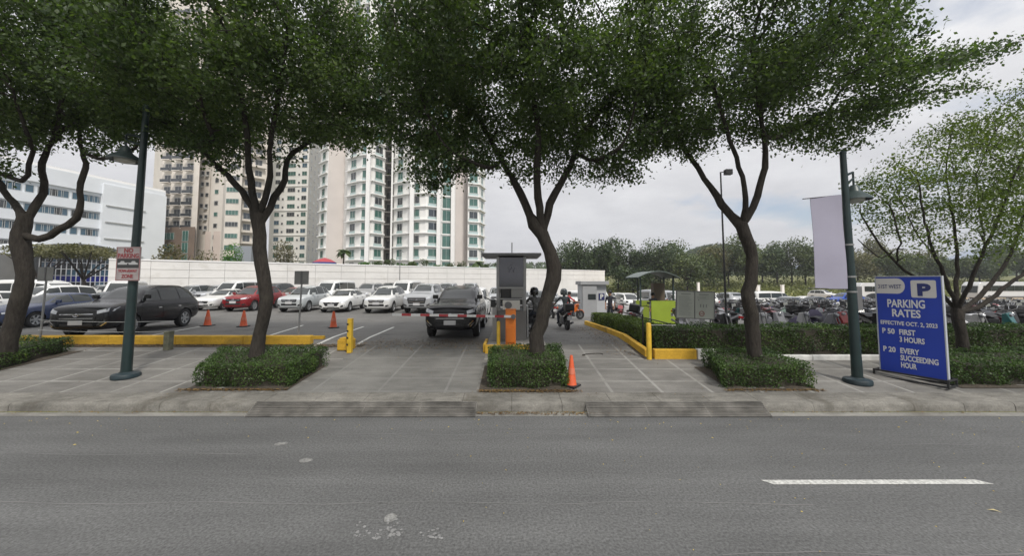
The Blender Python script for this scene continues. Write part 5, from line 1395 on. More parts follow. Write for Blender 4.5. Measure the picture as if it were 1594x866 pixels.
# ------------------------------------------------------------ long white wall
W0 = Vector((-34.5, 31.0, 0)); W1 = Vector((16.9, 66.5, 0))
wd = (W1 - W0); WL = wd.length; wd.normalize(); wb_ = Vector((-wd.y, wd.x, 0)); wang = math.atan2(wd.y, wd.x)
root = empty('perimeter_wall', W0, rz=wang, label='long white painted wall closing off the back of the car park', cat='wall')
ZT = CAMZ + 1.83
n = 24
for i in range(n):
    a, c = WL * i / n, WL * (i + 1) / n; p = W0 + wd * a; q = W0 + wd * c; zb = min(gz(p.x, p.y), gz(q.x, q.y)) - .3
    b = MB(); b.box(((a + c) / 2, 0, (ZT + zb) / 2), (c - a - .02, .30, ZT - zb)); b.build('wall_panel', M_wallw, root)
b = MB(); b.box((WL / 2, 0, ZT + .06), (WL, .42, .12)); b.build('coping', M_ledge, root)
b = MB(); b.box((WL / 2, -.16, ZT - .75), (WL, .03, .035)); b.box((WL / 2, -.16, ZT - 1.5), (WL, .03, .03)); b.build('groove_strip', mat('wall groove strip', (.52, .51, .48), rough=.9), root)
b = MB(); b.box((0, 0, 0), (.3, 9, 1)); 
# terrace behind the wall: planting, glass railing, palms
M_bush = leaf_mat('bush leaf', (0.03, 0.055, 0.018), (0.09, 0.13, 0.03), (0.16, 0.2, 0.05), transl=.2, patch=.5)
M_bushy = leaf_mat('yellow green bush leaf', (0.10, 0.13, 0.02), (0.22, 0.25, 0.04), transl=.2, patch=.5)
M_bushb = leaf_mat('brownish bush leaf', (0.06, 0.06, 0.028), (0.15, 0.13, 0.06), transl=.2, patch=.5)
M_bushg = leaf_mat('fresh green bush leaf', (0.04, 0.11, 0.015), (0.10, 0.22, 0.03), transl=.25, patch=.5)
def blob_pts(n, c, r, rg, lumps=7, shell=.55):
    """points in an uneven cluster of lobes"""
    c = np.array(c); r = np.array(r); cs = []
    for i in range(lumps):
        v = rg.normal(size=3); v /= np.linalg.norm(v); cs.append((v * r * rg.uniform(.25, .62), rg.uniform(.34, .6)))
    out_ = []
    for i in range(n):
        q, s = cs[rg.integers(lumps)]; v = rg.normal(size=3); v /= np.linalg.norm(v)
        out_.append(c + q + v * r * s * rg.uniform(shell, 1.0))
    return np.array(out_)
def bush(label, px, Y, w, h, m, n=900, leaf=.16, zb=None, group=None, seed=None, name='bush', depth=None):
    rg = np.random.default_rng(seed or int(px * 7 + Y)); x = X_at(px, Y); z = (gz(x, Y) if zb is None else zb)
    root = empty(name, (x, Y, z), label=label, cat='bush', group=group)
    P = blob_pts(n, (0, 0, h * .52), (w / 2, (depth or w) / 2, h * .5), rg); P = P[P[:, 2] > 0]
    b = MB()
    for k in range(6):
        a = rg.uniform(0, 6.28); b.tube([(0, 0, -.1), (math.cos(a) * w * .12, math.sin(a) * w * .12, h * .4), (math.cos(a) * w * .28, math.sin(a) * w * .28, h * .75)], [.05, .035, .015], n=5)
    b.build('stem', M_bark, root)
    leaves_obj('foliage', P, leaf, m, root, droop=0, aspect=.7); return root
bush('brownish straggly bush behind the left end of the white wall', 268, 37.5, 5.0, 6.3, M_bushb, 1800, .22)
bush('rounded bright green bush behind the white wall, left of the second tree trunk', 358, 41, 3.8, 6.3, M_bushg, 2400, .18)
bush('low dull bush behind the wall between the two bushes on the left', 315, 40, 3.4, 5.4, M_bushb, 1200, .2)
bush('greyish shrub row at the foot of the slim tower', 445, 62, 7, 9.0, M_bushb, 2600, .26)
i = 0
for px in range(566, 800, 19):
    t = None
    Yb = 50 + (px - 566) * .055; bush(f'{["low", "ragged", "tufted", "rounded"][i % 4]} green planting on top of the white wall terrace, {ORD[i]} clump from the left', px, Yb + 1.0, 2.3, 1.15 + .35 * (i % 3), M_bush if i % 3 else M_bushg, 420, .17, zb=4.25 + .0, group='planting on the terrace behind the white wall'); i += 1
tr = MB()
pA, pB = at(505, 408, 50), at(812, 415, 64)
tr.prism([(pA.x, pA.y), (pB.x, pB.y), (pB.x - 4, pB.y + 12), (pA.x - 4, pA.y + 12)], 0.0, 4.25)
tag(tr.build('terrace', M_conc), 'raised planted terrace behind the white wall below the green glass tower', 'terrace')
rail = MB()
ra = math.atan2(pB.y - pA.y, pB.x - pA.x)
root = empty('glass_railing', (pA.x - 1, pA.y + 5, 4.25), label='teal glass railing along the terrace at the foot of the green glass tower', cat='railing')
Lr = (Vector((pB.x, pB.y, 0)) - Vector((pA.x, pA.y, 0))).length
Mr = Matrix.Rotation(ra, 4, 'Z')
b = MB(); b.box((Lr / 2, 0, .5), (Lr, .03, .9), M=Mr); b.build('glass_panel', mat('teal rail glass', (.13, .3, .26), rough=.15, spec=.8), root)
b = MB(); b.box((Lr / 2, 0, 1.0), (Lr, .06, .06), M=Mr)
for k in range(int(Lr / 2) + 1): b.box((k * 2, 0, .5), (.05, .07, 1), M=Mr)
b.build('frame', M_ledge, root)
def palm(label, px, Y, h, zb, r=1.4, m=None):
    x = X_at(px, Y, 4); root = empty('palm_tree', (x, Y, zb), label=label, cat='palm tree', group='small palms behind the white wall')
    b = MB(); b.tube([(0, 0, 0), (.05, 0, h * .5), (0, .05, h)], [.13, .10, .09], n=8); b.build('trunk', M_bark, root)
    rg = random.Random(px); V = MB()
    for k in range(22):
        a = rg.uniform(0, 6.28); e = rg.uniform(-.3, 1.1); pts = []
        for j in range(6):
            u = j / 5; pts.append(Vector((math.cos(a) * r * u, math.sin(a) * r * u, h + math.sin(e) * r * u - .9 * r * u * u)))
        for j in range(5):
            s = Vector((-math.sin(a), math.cos(a), 0)); w0 = .32 * math.sin(math.pi * (j / 5 * .85 + .12)); w1 = .32 * math.sin(math.pi * ((j + 1) / 5 * .85 + .12))
            for sg in (-1, 1):
                V.add([pts[j], pts[j + 1], pts[j + 1] + s * w1 * sg - Vector((0, 0, w1 * .5)), pts[j] + s * w0 * sg - Vector((0, 0, w0 * .5))], [(0, 1, 2, 3)])
    V.build('fronds', m or M_bush, root)
palm('small palm standing alone behind the wall left of the green glass tower', 534, 52, 3.0, 4.0, 1.1)
palm('small palm on the terrace in front of the dark recess of the green glass tower', 640, 57, 1.3, 4.25, 1.0)
palm('small palm on the terrace left of the booth roof', 742, 61, 1.5, 4.25, 1.2)
root = empty('parasol', (X_at(505, 50, 4), 50, 4.0), label='red and blue parasol peeping over the white wall', cat='parasol')
b = MB(); b.lathe([(1.5, 1.2), (.8, 1.6), (.01, 1.85)], n=10); b.build('canopy', mat('red canvas', (.35, .05, .06), rough=.8), root)
b = MB(); b.lathe([(1.5, .95), (1.51, 1.2)], n=10); b.build('valance', mat('blue canvas', (.05, .08, .25), rough=.8), root)
b = MB(); b.tube([(0, 0, -.5), (0, 0, 1.8)], .03, n=6); b.build('pole', M_grey, root)

# ------------------------------------------------------------ trees farther back
def far_tree(label, px, Y, h, w, m, seed, n=2600, leaf=.42, trunk=.22, zb=None, group='trees on the slope behind the car park', flat=.5, name='tree', cat='tree', lumps=11):
    rg = np.random.default_rng(seed); x = X_at(px, Y); z = gz(x, Y) - .1 if zb is None else zb
    root = empty(name, (x, Y, z), label=label, cat=cat, group=group)
    b = MB(); h0 = h * .42
    b.tube([(0, 0, -.3), (rg.uniform(-.2, .2), 0, h0 * .6), (rg.uniform(-.3, .3), 0, h0)], [trunk, trunk * .8, trunk * .6], n=8)
    for k in range(7):
        a = rg.uniform(0, 6.28); u = rg.uniform(.25, .42) * w
        b.tube([(0, 0, h0 * .85), (math.cos(a) * u * .5, math.sin(a) * u * .5, h * .6), (math.cos(a) * u, math.sin(a) * u, h * .82)], [trunk * .5, trunk * .3, .04], n=5)
    b.build('trunk', M_bark, root)
    P = blob_pts(n, (0, 0, h * (1 - flat / 2)), (w / 2, w / 2, h * flat * .5), rg, lumps=lumps, shell=.35); P = P[P[:, 2] > .1]
    leaves_obj('crown', P, leaf, m, root, droop=0, aspect=.75)
    return root
M_far1 = leaf_mat('dark far foliage', (0.03, 0.052, 0.022), (0.08, 0.115, 0.042), (0.13, 0.16, 0.06), transl=.15, patch=.25)
M_far2 = leaf_mat('mid far foliage', (0.045, 0.07, 0.025), (0.11, 0.14, 0.045), (0.17, 0.19, 0.07), transl=.15, patch=.25)
M_far3 = leaf_mat('dry far foliage', (0.08, 0.085, 0.035), (0.17, 0.16, 0.07), transl=.15, patch=.25)
far_tree('flat spreading yellow-green tree in front of the glazed hall, beyond the first tree', 128, 39, 6.3, 8.8, M_far3, 51, 4200, .2, flat=.34, group='trees beside the left buildings', lumps=16)
far_tree('second dull spreading tree beside the glazed hall roof', 60, 42, 6.6, 8, M_far3, 52, 2600, .22, flat=.32, group='trees beside the left buildings', lumps=14)
FT = [ # px, Y, h, w, mat
 (868, 92, 8.5, 10, 0), (893, 88, 12, 12, 0), (915, 92, 13, 13, 0), (940, 86, 11.5, 12, 0), (962, 90, 12, 12, 0), (985, 84, 10.5, 11, 0), (1005, 90, 12, 12, 0), (1028, 86, 10.5, 11, 0), (1048, 92, 12, 12, 1), (1070, 84, 11.5, 12, 1), (1092, 90, 11.5, 12, 1), (1112, 92, 10.5, 12, 2), (1135, 96, 11, 12, 1), (1188, 98, 12.5, 13, 1), (1210, 94, 13.5, 13, 0), (1233, 98, 12.5, 12, 1), (1255, 94, 13.5, 12, 1), (1280, 98, 12, 13, 1), (1160, 92, 13, 13, 1), (1335, 100, 9, 12, 2), (1365, 104, 10.5, 12, 2), (1400, 98, 8.5, 12, 1), (1432, 104, 9, 12, 2), (1462, 98, 9.5, 12, 1), (1492, 104, 9, 13, 0), (1525, 98, 9.5, 13, 1), (1556, 102, 9, 12, 0), (1585, 98, 10, 13, 1), (1620, 100, 10, 13, 0), (1310, 104, 10.5, 12, 2)]
KD = ['dark rounded', 'mid green bushy', 'dry olive']
cnt = {}
for i, (px, Y, h, w, k) in enumerate(FT):
    key = (k, px > 1300); c = cnt.get(key, 0); cnt[key] = c + 1
    side = 'right of the blank banner' if px > 1300 else 'left of the blank banner'
    far_tree('%s tree on the slope %s' % (KD[k], side), px, Y + (i % 3) * 1.5, h * random.uniform(.85, 1.45), w * random.uniform(.85, 1.3), (M_far1, M_far2, M_far3)[k], 100 + i, group='%s trees on the slope %s' % (KD[k], side), n=4200, leaf=.46, flat=.9, lumps=9)
# undergrowth and the wooded hill
def ground_cover(name, label, n, fx, size, m, hh=1.2):
    P = np.array([(lambda q: (q[0], q[1], q[2] + random.random() ** 1.5 * hh))(fx()) for _ in range(n)])
    o = leaves_obj(name, P, size, m, None, droop=-.4, aspect=.5); tag(o, label, 'undergrowth', kind='stuff'); return o
def slope_pt():
    x = random.uniform(12, 150); y = random.uniform(80 if x > 24 else 70, 104); return (x, y, gz(x, y) - .1)
ground_cover('undergrowth', 'tall grass and scrub on the slope below the trees', 26000, slope_pt, .55, leaf_mat('scrub leaf', (0.09, 0.11, 0.03), (0.2, 0.21, 0.06), (0.3, 0.28, 0.10), transl=.2, patch=.12), 1.6)
def slope_pt2():
    x = random.uniform(16, 130); y = 74 + abs(random.gauss(0, 5)); return (x, y, gz(x, y) - .1)
ground_cover('undergrowth', 'low green and yellow weeds at the foot of the slope', 9000, slope_pt2, .4, M_bushy, .9)
# domed wooded hill
hc = at(1118, 400, 260); hr = 42
hx, hy = hc.x, 262.0
def hillz(x, y):
    d = math.hypot((x - hx) / 46, (y - hy) / 40); return 31.5 * max(0, 1 - d * d) ** .8 - 4 if d < 1 else -4
hl = sheet('hills', hx - 48, hx + 48, hy - 42, hy + 42, 30, 30, lambda x, y: hillz(x, y), M_grass)
hp = []
while len(hp) < 15000:
    x, y = random.uniform(hx - 46, hx + 46), random.uniform(hy - 40, hy + 6)
    if hillz(x, y) > -3: hp.append((x, y, hillz(x, y) + random.random() ** 2 * 2.2))
tag(leaves_obj('hill_wood', np.array(hp), 1.1, M_far1, None, droop=0, aspect=.8), 'dark green wood covering the domed hill behind the light pole', 'wood', kind='stuff')
# farther rise with a wood on it, closing the horizon behind the trees
sheet('hills', -60, 900, 190, 460, 60, 10, lambda x, y: gz(60, 180) - 3 + 9 * sstep(190, 330, y) + 3 * math.sin(x * .013 + 1) * sstep(200, 330, y), M_grass)
hp = []
for _ in range(16000):
    x, y = random.uniform(-40, 700), random.uniform(195, 330); hp.append((x, y, gz(60, 180) - 3 + 9 * sstep(190, 330, y) + 3 * math.sin(x * .013 + 1) * sstep(200, 330, y) + random.random() * 5))
tag(leaves_obj('far_wood', np.array(hp), 2.6, M_far1, None, droop=0, aspect=.8), 'distant wood along the horizon behind the slope', 'wood', kind='stuff')
# mountains, distance haze painted into their blue, and a pale distant tower block
M_mtn = mat('haze blue mountain', (0.20, 0.26, 0.36), rough=1)
V = []; nxm = 60
for j, y in enumerate((930, 1050, 1300)):
    for i in range(nxm + 1):
        x = 310 + i * 26; u = i / nxm
        hgt = 0 if j != 1 else 34 + 62 * math.exp(-((x - 1370) / 190) ** 2) + 25 * math.exp(-((x - 930) / 160) ** 2) + 7 * math.sin(i * 1.3) + 4 * math.sin(i * 3.1)
        V.append((x, y, hgt - 5))
Fm = [(j * (nxm + 1) + i, j * (nxm + 1) + i + 1, (j + 1) * (nxm + 1) + i + 1, (j + 1) * (nxm + 1) + i) for j in range(2) for i in range(nxm)]
o = np_mesh('mountains', V, Fm, M_mtn); o['kind'] = 'structure'
# ------------------------------------------------------------ motorcycles
M_bpaint = mat('motorcycle paint', (0.3, 0.3, 0.3), rough=.3, obj_col=True, coat=.5)
M_seat = mat('black vinyl seat', (0.02, 0.02, 0.022), rough=.55)
M_engine = mat('engine metal', (0.16, 0.16, 0.165), rough=.45, metal=.7)
def ring_wheel(r, tw, parent, loc, name='wheel', spokes=5):
    b = MB(); M = Matrix.Rotation(R(90), 4, 'X')
    b.lathe([(r - tw * 1.3, -tw * .5), (r - tw * .2, -tw * .5), (r, -tw * .15), (r, tw * .15), (r - tw * .2, tw * .5), (r - tw * 1.3, tw * .5), (r - tw * 1.3, -tw * .5)], n=18, M=M)
    o = b.build(name, M_tyre, parent, smooth=True, loc=loc)
    b = MB(); b.lathe([(r - tw * 1.3, -tw * .3), (r - tw * 1.6, 0), (r - tw * 1.3, tw * .3)], n=18, M=M)
    for k in range(spokes):
        a = 2 * math.pi * k / spokes; b.box((0, 0, (r - tw) / 2), (.03, tw * .5, r - tw * 1.4), M=Matrix.Rotation(a, 4, 'Y'))
    b.tube([(0, -tw * .8, 0), (0, tw * .8, 0)], r * .22, n=10)
    b.build('rim', M_engine, o); return o
def side_loft(b, prof, ws, mi=0):
    """closed x-z outline given thickness ws per point: two rounded faces"""
    n = len(prof); vs = [(x, w, z) for (x, z), w in zip(prof, ws)] + [(x, -w, z) for (x, z), w in zip(prof, ws)]
    b.add(vs, [tuple(range(n)), tuple(range(2 * n - 1, n - 1, -1))] + [(i, i + n, (i + 1) % n + n, (i + 1) % n) for i in range(n)], mi)
def make_bike(kind):
    root = empty({'scooter': 'parked_scooter', 'under': 'parked_motorcycle', 'box': 'parked_motorcycle'}[kind], (0, 0, -60))
    sc = kind == 'scooter'
    rf = .24 if sc else .29; rr_ = .23 if sc else .29; wx = (.63, -.60)
    ring_wheel(rf, .10, root, (wx[0], 0, rf)); ring_wheel(rr_, .12, root, (wx[1], 0, rr_))
    b = MB()
    if sc:
        side_loft(b, [(.62, .60), (.50, .98), (.40, .96), (.36, .42), (.20, .30), (-.20, .30), (-.28, .38), (-.30, .68), (-.55, .74), (-.92, .80), (-.95, .70), (-.62, .50), (-.40, .22), (.25, .20), (.45, .30), (.56, .48)], [.10, .13, .14, .19, .18, .18, .16, .15, .14, .07, .06, .13, .12, .15, .15, .12])
        side_loft(b, [(.88, .36), (.74, .52), (.58, .53), (.42, .44), (.44, .40), (.60, .48), (.74, .46), (.84, .34)], [.05, .06, .065, .06, .06, .065, .06, .05])
    else:
        side_loft(b, [(.45, .72), (.50, .98), (.34, .94), (.16, .66), (-.10, .58), (-.30, .68), (-.55, .74), (-.95, .84), (-.96, .76), (-.60, .58), (-.40, .45), (-.1, .42), (.22, .46), (.36, .56)], [.08, .12, .13, .12, .10, .12, .13, .06, .06, .12, .10, .09, .10, .10])
        side_loft(b, [(.92, .40), (.78, .59), (.60, .62), (.42, .56), (.44, .52), (.60, .57), (.76, .54), (.88, .38)], [.045, .055, .06, .055, .055, .06, .055, .045])
        if kind == 'box': side_loft(b, [(.38, .74), (.34, .92), (.14, .93), (-.08, .80), (-.05, .70), (.2, .68)], [.11, .14, .16, .10, .10, .13])
    b.build('body', M_bpaint, root, smooth=False, bevel=.02)
    b = MB(); side_loft(b, [(.02 if not sc else -.22, .74), (-.1 if not sc else -.3, .80), (-.38, .79), (-.50, .85), (-.84, .88), (-.88, .82), (-.5, .76), (-.3, .72)], [.09, .12, .14, .14, .09, .08, .12, .11])
    b.build('seat', M_seat, root, bevel=.02)
    b = MB()
    for s in (-1, 1): b.tube([(.48, s * .055, .98), (wx[0], s * .07, rf)], .022, n=6)
    b.build('front_fork', M_engine, root)
    b = MB(); b.tube([(.40, -.34, 1.04), (.44, -.20, 1.06), (.47, 0, 1.0), (.44, .20, 1.06), (.40, .34, 1.04)], .016, n=6)
    for s in (-1, 1): b.tube([(.415, s * .24, 1.055), (.395, s * .36, 1.035)], .022, n=6)
    b.build('handlebar', M_black, root)
    b = MB(); b.lathe([(.001, .06), (.05, .045), (.06, 0), (.045, -.05)], n=12, M=Matrix.Translation((.53 if sc else .54, 0, .90)) @ Matrix.Rotation(R(75), 4, 'Y')); b.build('headlight', mat('small headlamp', (.25, .26, .28), rough=.1, spec=.8), root, smooth=True)
    for s in (-1, 1):
        b = MB(); b.tube([(.43, s * .20, 1.06), (.40, s * .27, 1.17)], .007, n=4); b.box((.39, s * .30, 1.20), (.025, .13, .08)); b.build('mirror', M_chrome if s > 0 else M_black, root)
    b = MB(); b.box((.0 if not sc else -.35, 0, .34), (.42, .24, .26)); b.tube([(.05, -.13, .26), (-.3, -.17, .24), (-.85, -.18, .36)], [.025, .035, .05], n=8)
    b.tube([(-.35, .16, .6), (-.55, .13, .28)], .03, n=6); b.build('engine', M_engine, root, bevel=.01)
    b = MB(); b.box((-.97, 0, .74), (.03, .16, .07)); b.build('taillight', M_tail, root)
    b = MB(); b.box((-1.0, 0, .56), (.008, .20, .16)); b.tube([(-.93, 0, .76), (-1.0, 0, .60)], .02, n=4); b.build('number_plate', M_plate, root)
    if kind == 'box':
        b = MB(); b.box((-.92, 0, 1.02), (.36, .40, .30)); b.build('top_box', M_black, root, bevel=.05)
    return root
BK = {k: make_bike(k) for k in ('scooter', 'under', 'box')}
bused = set()
def joined(src):
    """one mesh of a bike for the rows too far off to show parts"""
    b = MB(); ms = []
    def rec(o, M):
        if o.type == 'MESH':
            idx = []
            for m in o.data.materials:
                if m not in ms: ms.append(m)
                idx.append(ms.index(m))
            n = len(b.v); b.v.extend([tuple(M @ v.co) for v in o.data.vertices])
            for p in o.data.polygons: b.f.append(tuple(q + n for q in p.vertices)); b.m.append(idx[p.material_index])
        for c in o.children: rec(c, M @ Matrix.Translation(c.location))
    rec(src, Matrix.Identity(4))
    o = b.build(src.name, ms); me = o.data; bpy.data.objects.remove(o); return me
BJ = {k: joined(v) for k, v in BK.items()}
BC = {'black': BLK, 'grey': (.03, .03, .034), 'white': (.6, .6, .6), 'red': (.25, .02, .02), 'blue': (.02, .05, .2), 'silver': (.30, .30, .32), 'maroon': (.12, .015, .02), 'teal': (.02, .11, .11)}
def put_bike(kind, x, y, yaw, cn, label, parts=True, lean=7, group='motorcycles parked in rows behind the long hedge', name=None):
    if parts:
        r = copy_tree(BK[kind]) if kind in bused else BK[kind]; bused.add(kind)
        for c in r.children: c.color = (*BC[cn], 1)
    else:
        r = bpy.data.objects.new(BK[kind].name.split('.')[0], BJ[kind]); COL.objects.link(r); r.color = (*BC[cn], 1)
    r.location = (x, y, gz(x, y) + .006); r.rotation_euler = (R(lean), 0, R(yaw))
    if name: r.name = name
    return tag(r, label, 'scooter' if kind == 'scooter' else 'motorcycle', group)
KN = {'scooter': 'scooter', 'under': 'motorcycle', 'box': 'top-box bike'}
rows = [(12.7, 6.6, .70, True), (14.4, 6.9, .70, True), (16.3, 7.8, .74, True), (18.3, 9.6, .78, False), (20.4, 10.0, .80, False), (22.7, 10.2, .84, False), (25.1, 10.5, .88, False), (27.6, 11, .94, False), (30.2, 24, 1.0, False)]
rb = random.Random(11); nb = 0; cntb = {}
for ri, (Y, xs_, st_, parts) in enumerate(rows):
    x = xs_; lim = 1.43 * Y + .8
    while x < lim and nb < 285:
        kind = rb.choices(['scooter', 'under', 'box'], [5, 3, 2])[0]; cn = rb.choices(list(BC), [11, 4, 4.2, 1.5, 1.6, 3.4, .8, .5])[0]
        key = (ri, kind, cn); k = cntb.get(key, 0); cntb[key] = k + 1
        where = ['front row at the long hedge', 'second row from the hedge', 'third row from the hedge', 'fourth row from the hedge', 'fifth row from the hedge', 'sixth row from the hedge', 'third to last row', 'second to last row', 'last row'][ri]
        if rb.random() > .06:
            put_bike(kind, x, Y + rb.uniform(-.25, .25), (90 if ri % 2 else -90) + rb.uniform(-24, 24), cn, f'{cn} {KN[kind]} parked in the {where}, {ORD[min(k, 29)]} from the left', parts, rb.choice([6, 7, 8])); nb += 1
        x += st_ * rb.uniform(.85, 1.15)
put_bike('box', 5.35, 15.7, 60, 'silver', 'silver motorcycle lying aslant beside the side hedge, left of the guard shelter')
put_bike('scooter', 5.35, 17.1, 80, 'white', 'white scooter standing beside the side hedge, left of the guard shelter')
put_bike('under', 5.4, 18.5, 75, 'red', 'red motorcycle at the far end of the side hedge near the small P kiosk')
# covers thrown over some bikes
def cover(px, Y, colr, label, w=.95):
    x = X_at(px, Y); z = gz(x, Y); rg = np.random.default_rng(int(px)); b = MB()
    nx_, ny_ = 18, 8; vs = []
    for j in range(ny_ + 1):
        for i in range(nx_ + 1):
            u = i / nx_ * 2 - 1; v = j / ny_ * 2 - 1
            top = .80 + .30 * math.exp(-((u - .45) / .25) ** 2) + .06 * math.sin(u * 9)
            r = max(abs(u) ** 3, abs(v) ** 2); zz = top * (1 - .80 * r) + rg.normal() * .02
            vs.append((u * 1.0 * (1 + .03 * rg.normal()), v * w * (.30 + .18 * r) + rg.normal() * .01, max(.08, zz)))
    b.add(vs, [(j * (nx_ + 1) + i, j * (nx_ + 1) + i + 1, (j + 1) * (nx_ + 1) + i + 1, (j + 1) * (nx_ + 1) + i) for j in range(ny_) for i in range(nx_)])
    o = b.build('motorcycle_cover', mat('cover ' + label[:12], colr, rough=.75), smooth=True, angle=80, loc=(x, Y, z)); o.rotation_euler = (0, 0, R(20))
    tag(o, label, 'motorcycle cover')
cover(1257, 12.9, (.035, .028, .06), 'dark purple cloth cover draped over a motorcycle behind the hedge, left of the banner post')
cover(1290, 13.0, (.03, .03, .04), 'black cloth cover draped over a motorcycle just beside the banner post')
cover(1215, 15.0, (.16, .22, .18), 'pale green cloth over a motorcycle behind the hedge, right of the fourth tree')
cover(1492, 17.5, (.02, .045, .03), 'dark green cover on a motorcycle right of the multi-stemmed tree')

# ------------------------------------------------------------ people
M_skin = mat('skin', (0.28, 0.15, 0.09), rough=.6)
M_denim = mat('dark trousers', (0.03, 0.035, 0.05), rough=.8)
M_shoe = mat('dark shoes', (0.02, 0.02, 0.02), rough=.6)
M_hair = mat('black hair', (0.01, 0.009, 0.008), rough=.6)
def person(label, loc, rz, pose, shirt, helmet=None, group=None, trousers=None, z=0.0):
    """pose: joints in metres (x forward, y left, z up) from the ground point"""
    J = pose; root = empty('person', (loc[0], loc[1], (gz(loc[0], loc[1]) if len(loc) < 3 else loc[2]) + z), rz=rz, label=label, cat='person', group=group)
    V = []; Ed = []; Rd = []; L = {}
    def v(n, p, r): L[n] = len(V); V.append(p); Rd.append(r); return L[n]
    for n, (p, r) in J.items(): v(n, p, r)
    links = [('pelvis', 'waist'), ('waist', 'chest'), ('chest', 'neck'), ('neck', 'jaw'), ('jaw', 'head'), ('head', 'crown')]
    for s in 'LR':
        links += [('pelvis', 'hip' + s), ('hip' + s, 'knee' + s), ('knee' + s, 'ankle' + s), ('ankle' + s, 'toe' + s), ('chest', 'sho' + s), ('sho' + s, 'elb' + s), ('elb' + s, 'wri' + s), ('wri' + s, 'palm' + s)]
        w = Vector(J['wri' + s][0]); p = Vector(J['palm' + s][0]); d = (p - w).normalized(); sd_ = d.cross(Vector((0, 0, 1))); sd_ = sd_.normalized() if sd_.length > .1 else Vector((0, 1, 0))
        for k, ln in enumerate((.07, .085, .08, .06)):
            o_ = (k - 1.5) * .022; b0 = p + sd_ * o_ + d * .02; curl = Vector((0, 0, -.02))
            v(f'f{s}{k}a', tuple(b0), .010); v(f'f{s}{k}b', tuple(b0 + d * ln * .55 + curl * .4), .009); v(f'f{s}{k}c', tuple(b0 + d * ln + curl * 1.4), .008)
            links += [('palm' + s, f'f{s}{k}a'), (f'f{s}{k}a', f'f{s}{k}b'), (f'f{s}{k}b', f'f{s}{k}c')]
        t0 = w + (p - w) * .5; v(f't{s}a', tuple(t0 - sd_ * .035), .011); v(f't{s}b', tuple(t0 - sd_ * .055 + d * .05), .009); links += [('wri' + s, f't{s}a'), (f't{s}a', f't{s}b')]
    me = bpy.data.meshes.new('tmp'); me.from_pydata(V, [(L[a], L[b_]) for a, b_ in links], [])
    o = bpy.data.objects.new('tmp', me); COL.objects.link(o)
    md = o.modifiers.new('s', 'SKIN'); md.use_smooth_shade = True; md.branch_smoothing = .6
    for i, r in enumerate(Rd): me.skin_vertices[0].data[i].radius = (r, r)
    me.skin_vertices[0].data[L['pelvis']].use_root = True
    sb = o.modifiers.new('ss', 'SUBSURF'); sb.levels = 1; sb.render_levels = 1
    dg = bpy.context.evaluated_depsgraph_get(); dg.update(); bm_ = bpy.data.meshes.new_from_object(o.evaluated_get(dg)); bpy.data.objects.remove(o)
    bm_.name = 'body'; bm_.materials.clear()
    for m_ in (M_skin, shirt, trousers or M_denim, M_shoe, M_hair): bm_.materials.append(m_)
    seg = []
    for a, b_ in links:
        if a in ('pelvis',) and b_.startswith('hip') or a.startswith('hip') or a.startswith('knee'): c = 2
        elif a.startswith('ankle'): c = 3
        elif (a, b_) in (('pelvis', 'waist'), ('waist', 'chest')) or b_.startswith('sho') or a.startswith('sho'): c = 1
        elif a.startswith('elb'): c = 0 if J.get('short', True) is True else 1
        elif (a, b_) == ('chest', 'neck'): c = 1
        else: c = 0
        seg.append((Vector(V[L[a]]), Vector(V[L[b_]]), c))
    mi = []
    for p in bm_.polygons:
        c = p.center; best = 9; bc = 0
        for a, b_, k in seg:
            d = b_ - a; t = max(0, min(1, (c - a).dot(d) / max(d.length_squared, 1e-9))); q = (c - a - d * t).length
            if q < best: best = q; bc = k
        mi.append(bc)
    bm_.polygons.foreach_set('material_index', mi)
    ob = bpy.data.objects.new('body', bm_); COL.objects.link(ob); ob.parent = root
    hd = Vector(J['head'][0])
    b = MB()
    if helmet:
        b.lathe([(.145, -.13), (.155, -.05), (.158, .03), (.135, .11), (.08, .155), (.001, .17)], n=16, M=Matrix.Translation(hd + Vector((0, 0, .03)))); b.build('helmet', helmet, root, smooth=True)
        b = MB(); b.lathe([(.150, -.03), (.161, .02), (.152, .07)], n=16, M=Matrix.Translation(hd + Vector((.012, 0, .0)))); b.build('visor', M_glassD, root, smooth=True)
    else:
        b.lathe([(.098, -.03), (.112, .03), (.10, .09), (.06, .13), (.001, .145)], n=12, M=Matrix.Translation(hd + Vector((-.012, 0, .01)))); b.build('hair', M_hair, root, smooth=True)
    # face
    b = MB(); f = hd + Vector((.095, 0, 0))
    b.add([f + Vector((0, -.014, .02)), f + Vector((0, .014, .02)), f + Vector((.028, 0, -.02)), f + Vector((0, 0, -.028))], [(0, 2, 1), (0, 3, 2), (1, 2, 3)])
    b.build('nose', M_skin, root)
    b = MB()
    for s in (-1, 1): b.box((f.x - .006, s * .034, f.z + .022), (.012, .026, .012))
    b.box((f.x - .008, 0, f.z - .055), (.012, .045, .010)); b.build('face_features', M_hair, root)
    return root
def standing(step=.12):
    P = {'pelvis': ((0, 0, .93), .125), 'waist': ((0, 0, 1.08), .125), 'chest': ((0, 0, 1.32), .145), 'neck': ((0, 0, 1.49), .06), 'jaw': ((.02, 0, 1.54), .07), 'head': ((.01, 0, 1.63), .095), 'crown': ((0, 0, 1.70), .075)}
    for s, g in (('L', 1), ('R', -1)):
        P['hip' + s] = ((0, .09 * g, .88), .095); P['knee' + s] = ((.03 + step * g * .5, .10 * g, .48), .06); P['ankle' + s] = ((step * g - .02, .10 * g, .08), .042); P['toe' + s] = ((step * g + .15, .12 * g, .04), .038)
        P['sho' + s] = ((0, .18 * g, 1.42), .06); P['elb' + s] = ((-.03, .25 * g, 1.14), .043); P['wri' + s] = ((.10, .22 * g, .93), .03); P['palm' + s] = ((.13, .21 * g, .86), .03)
    return P
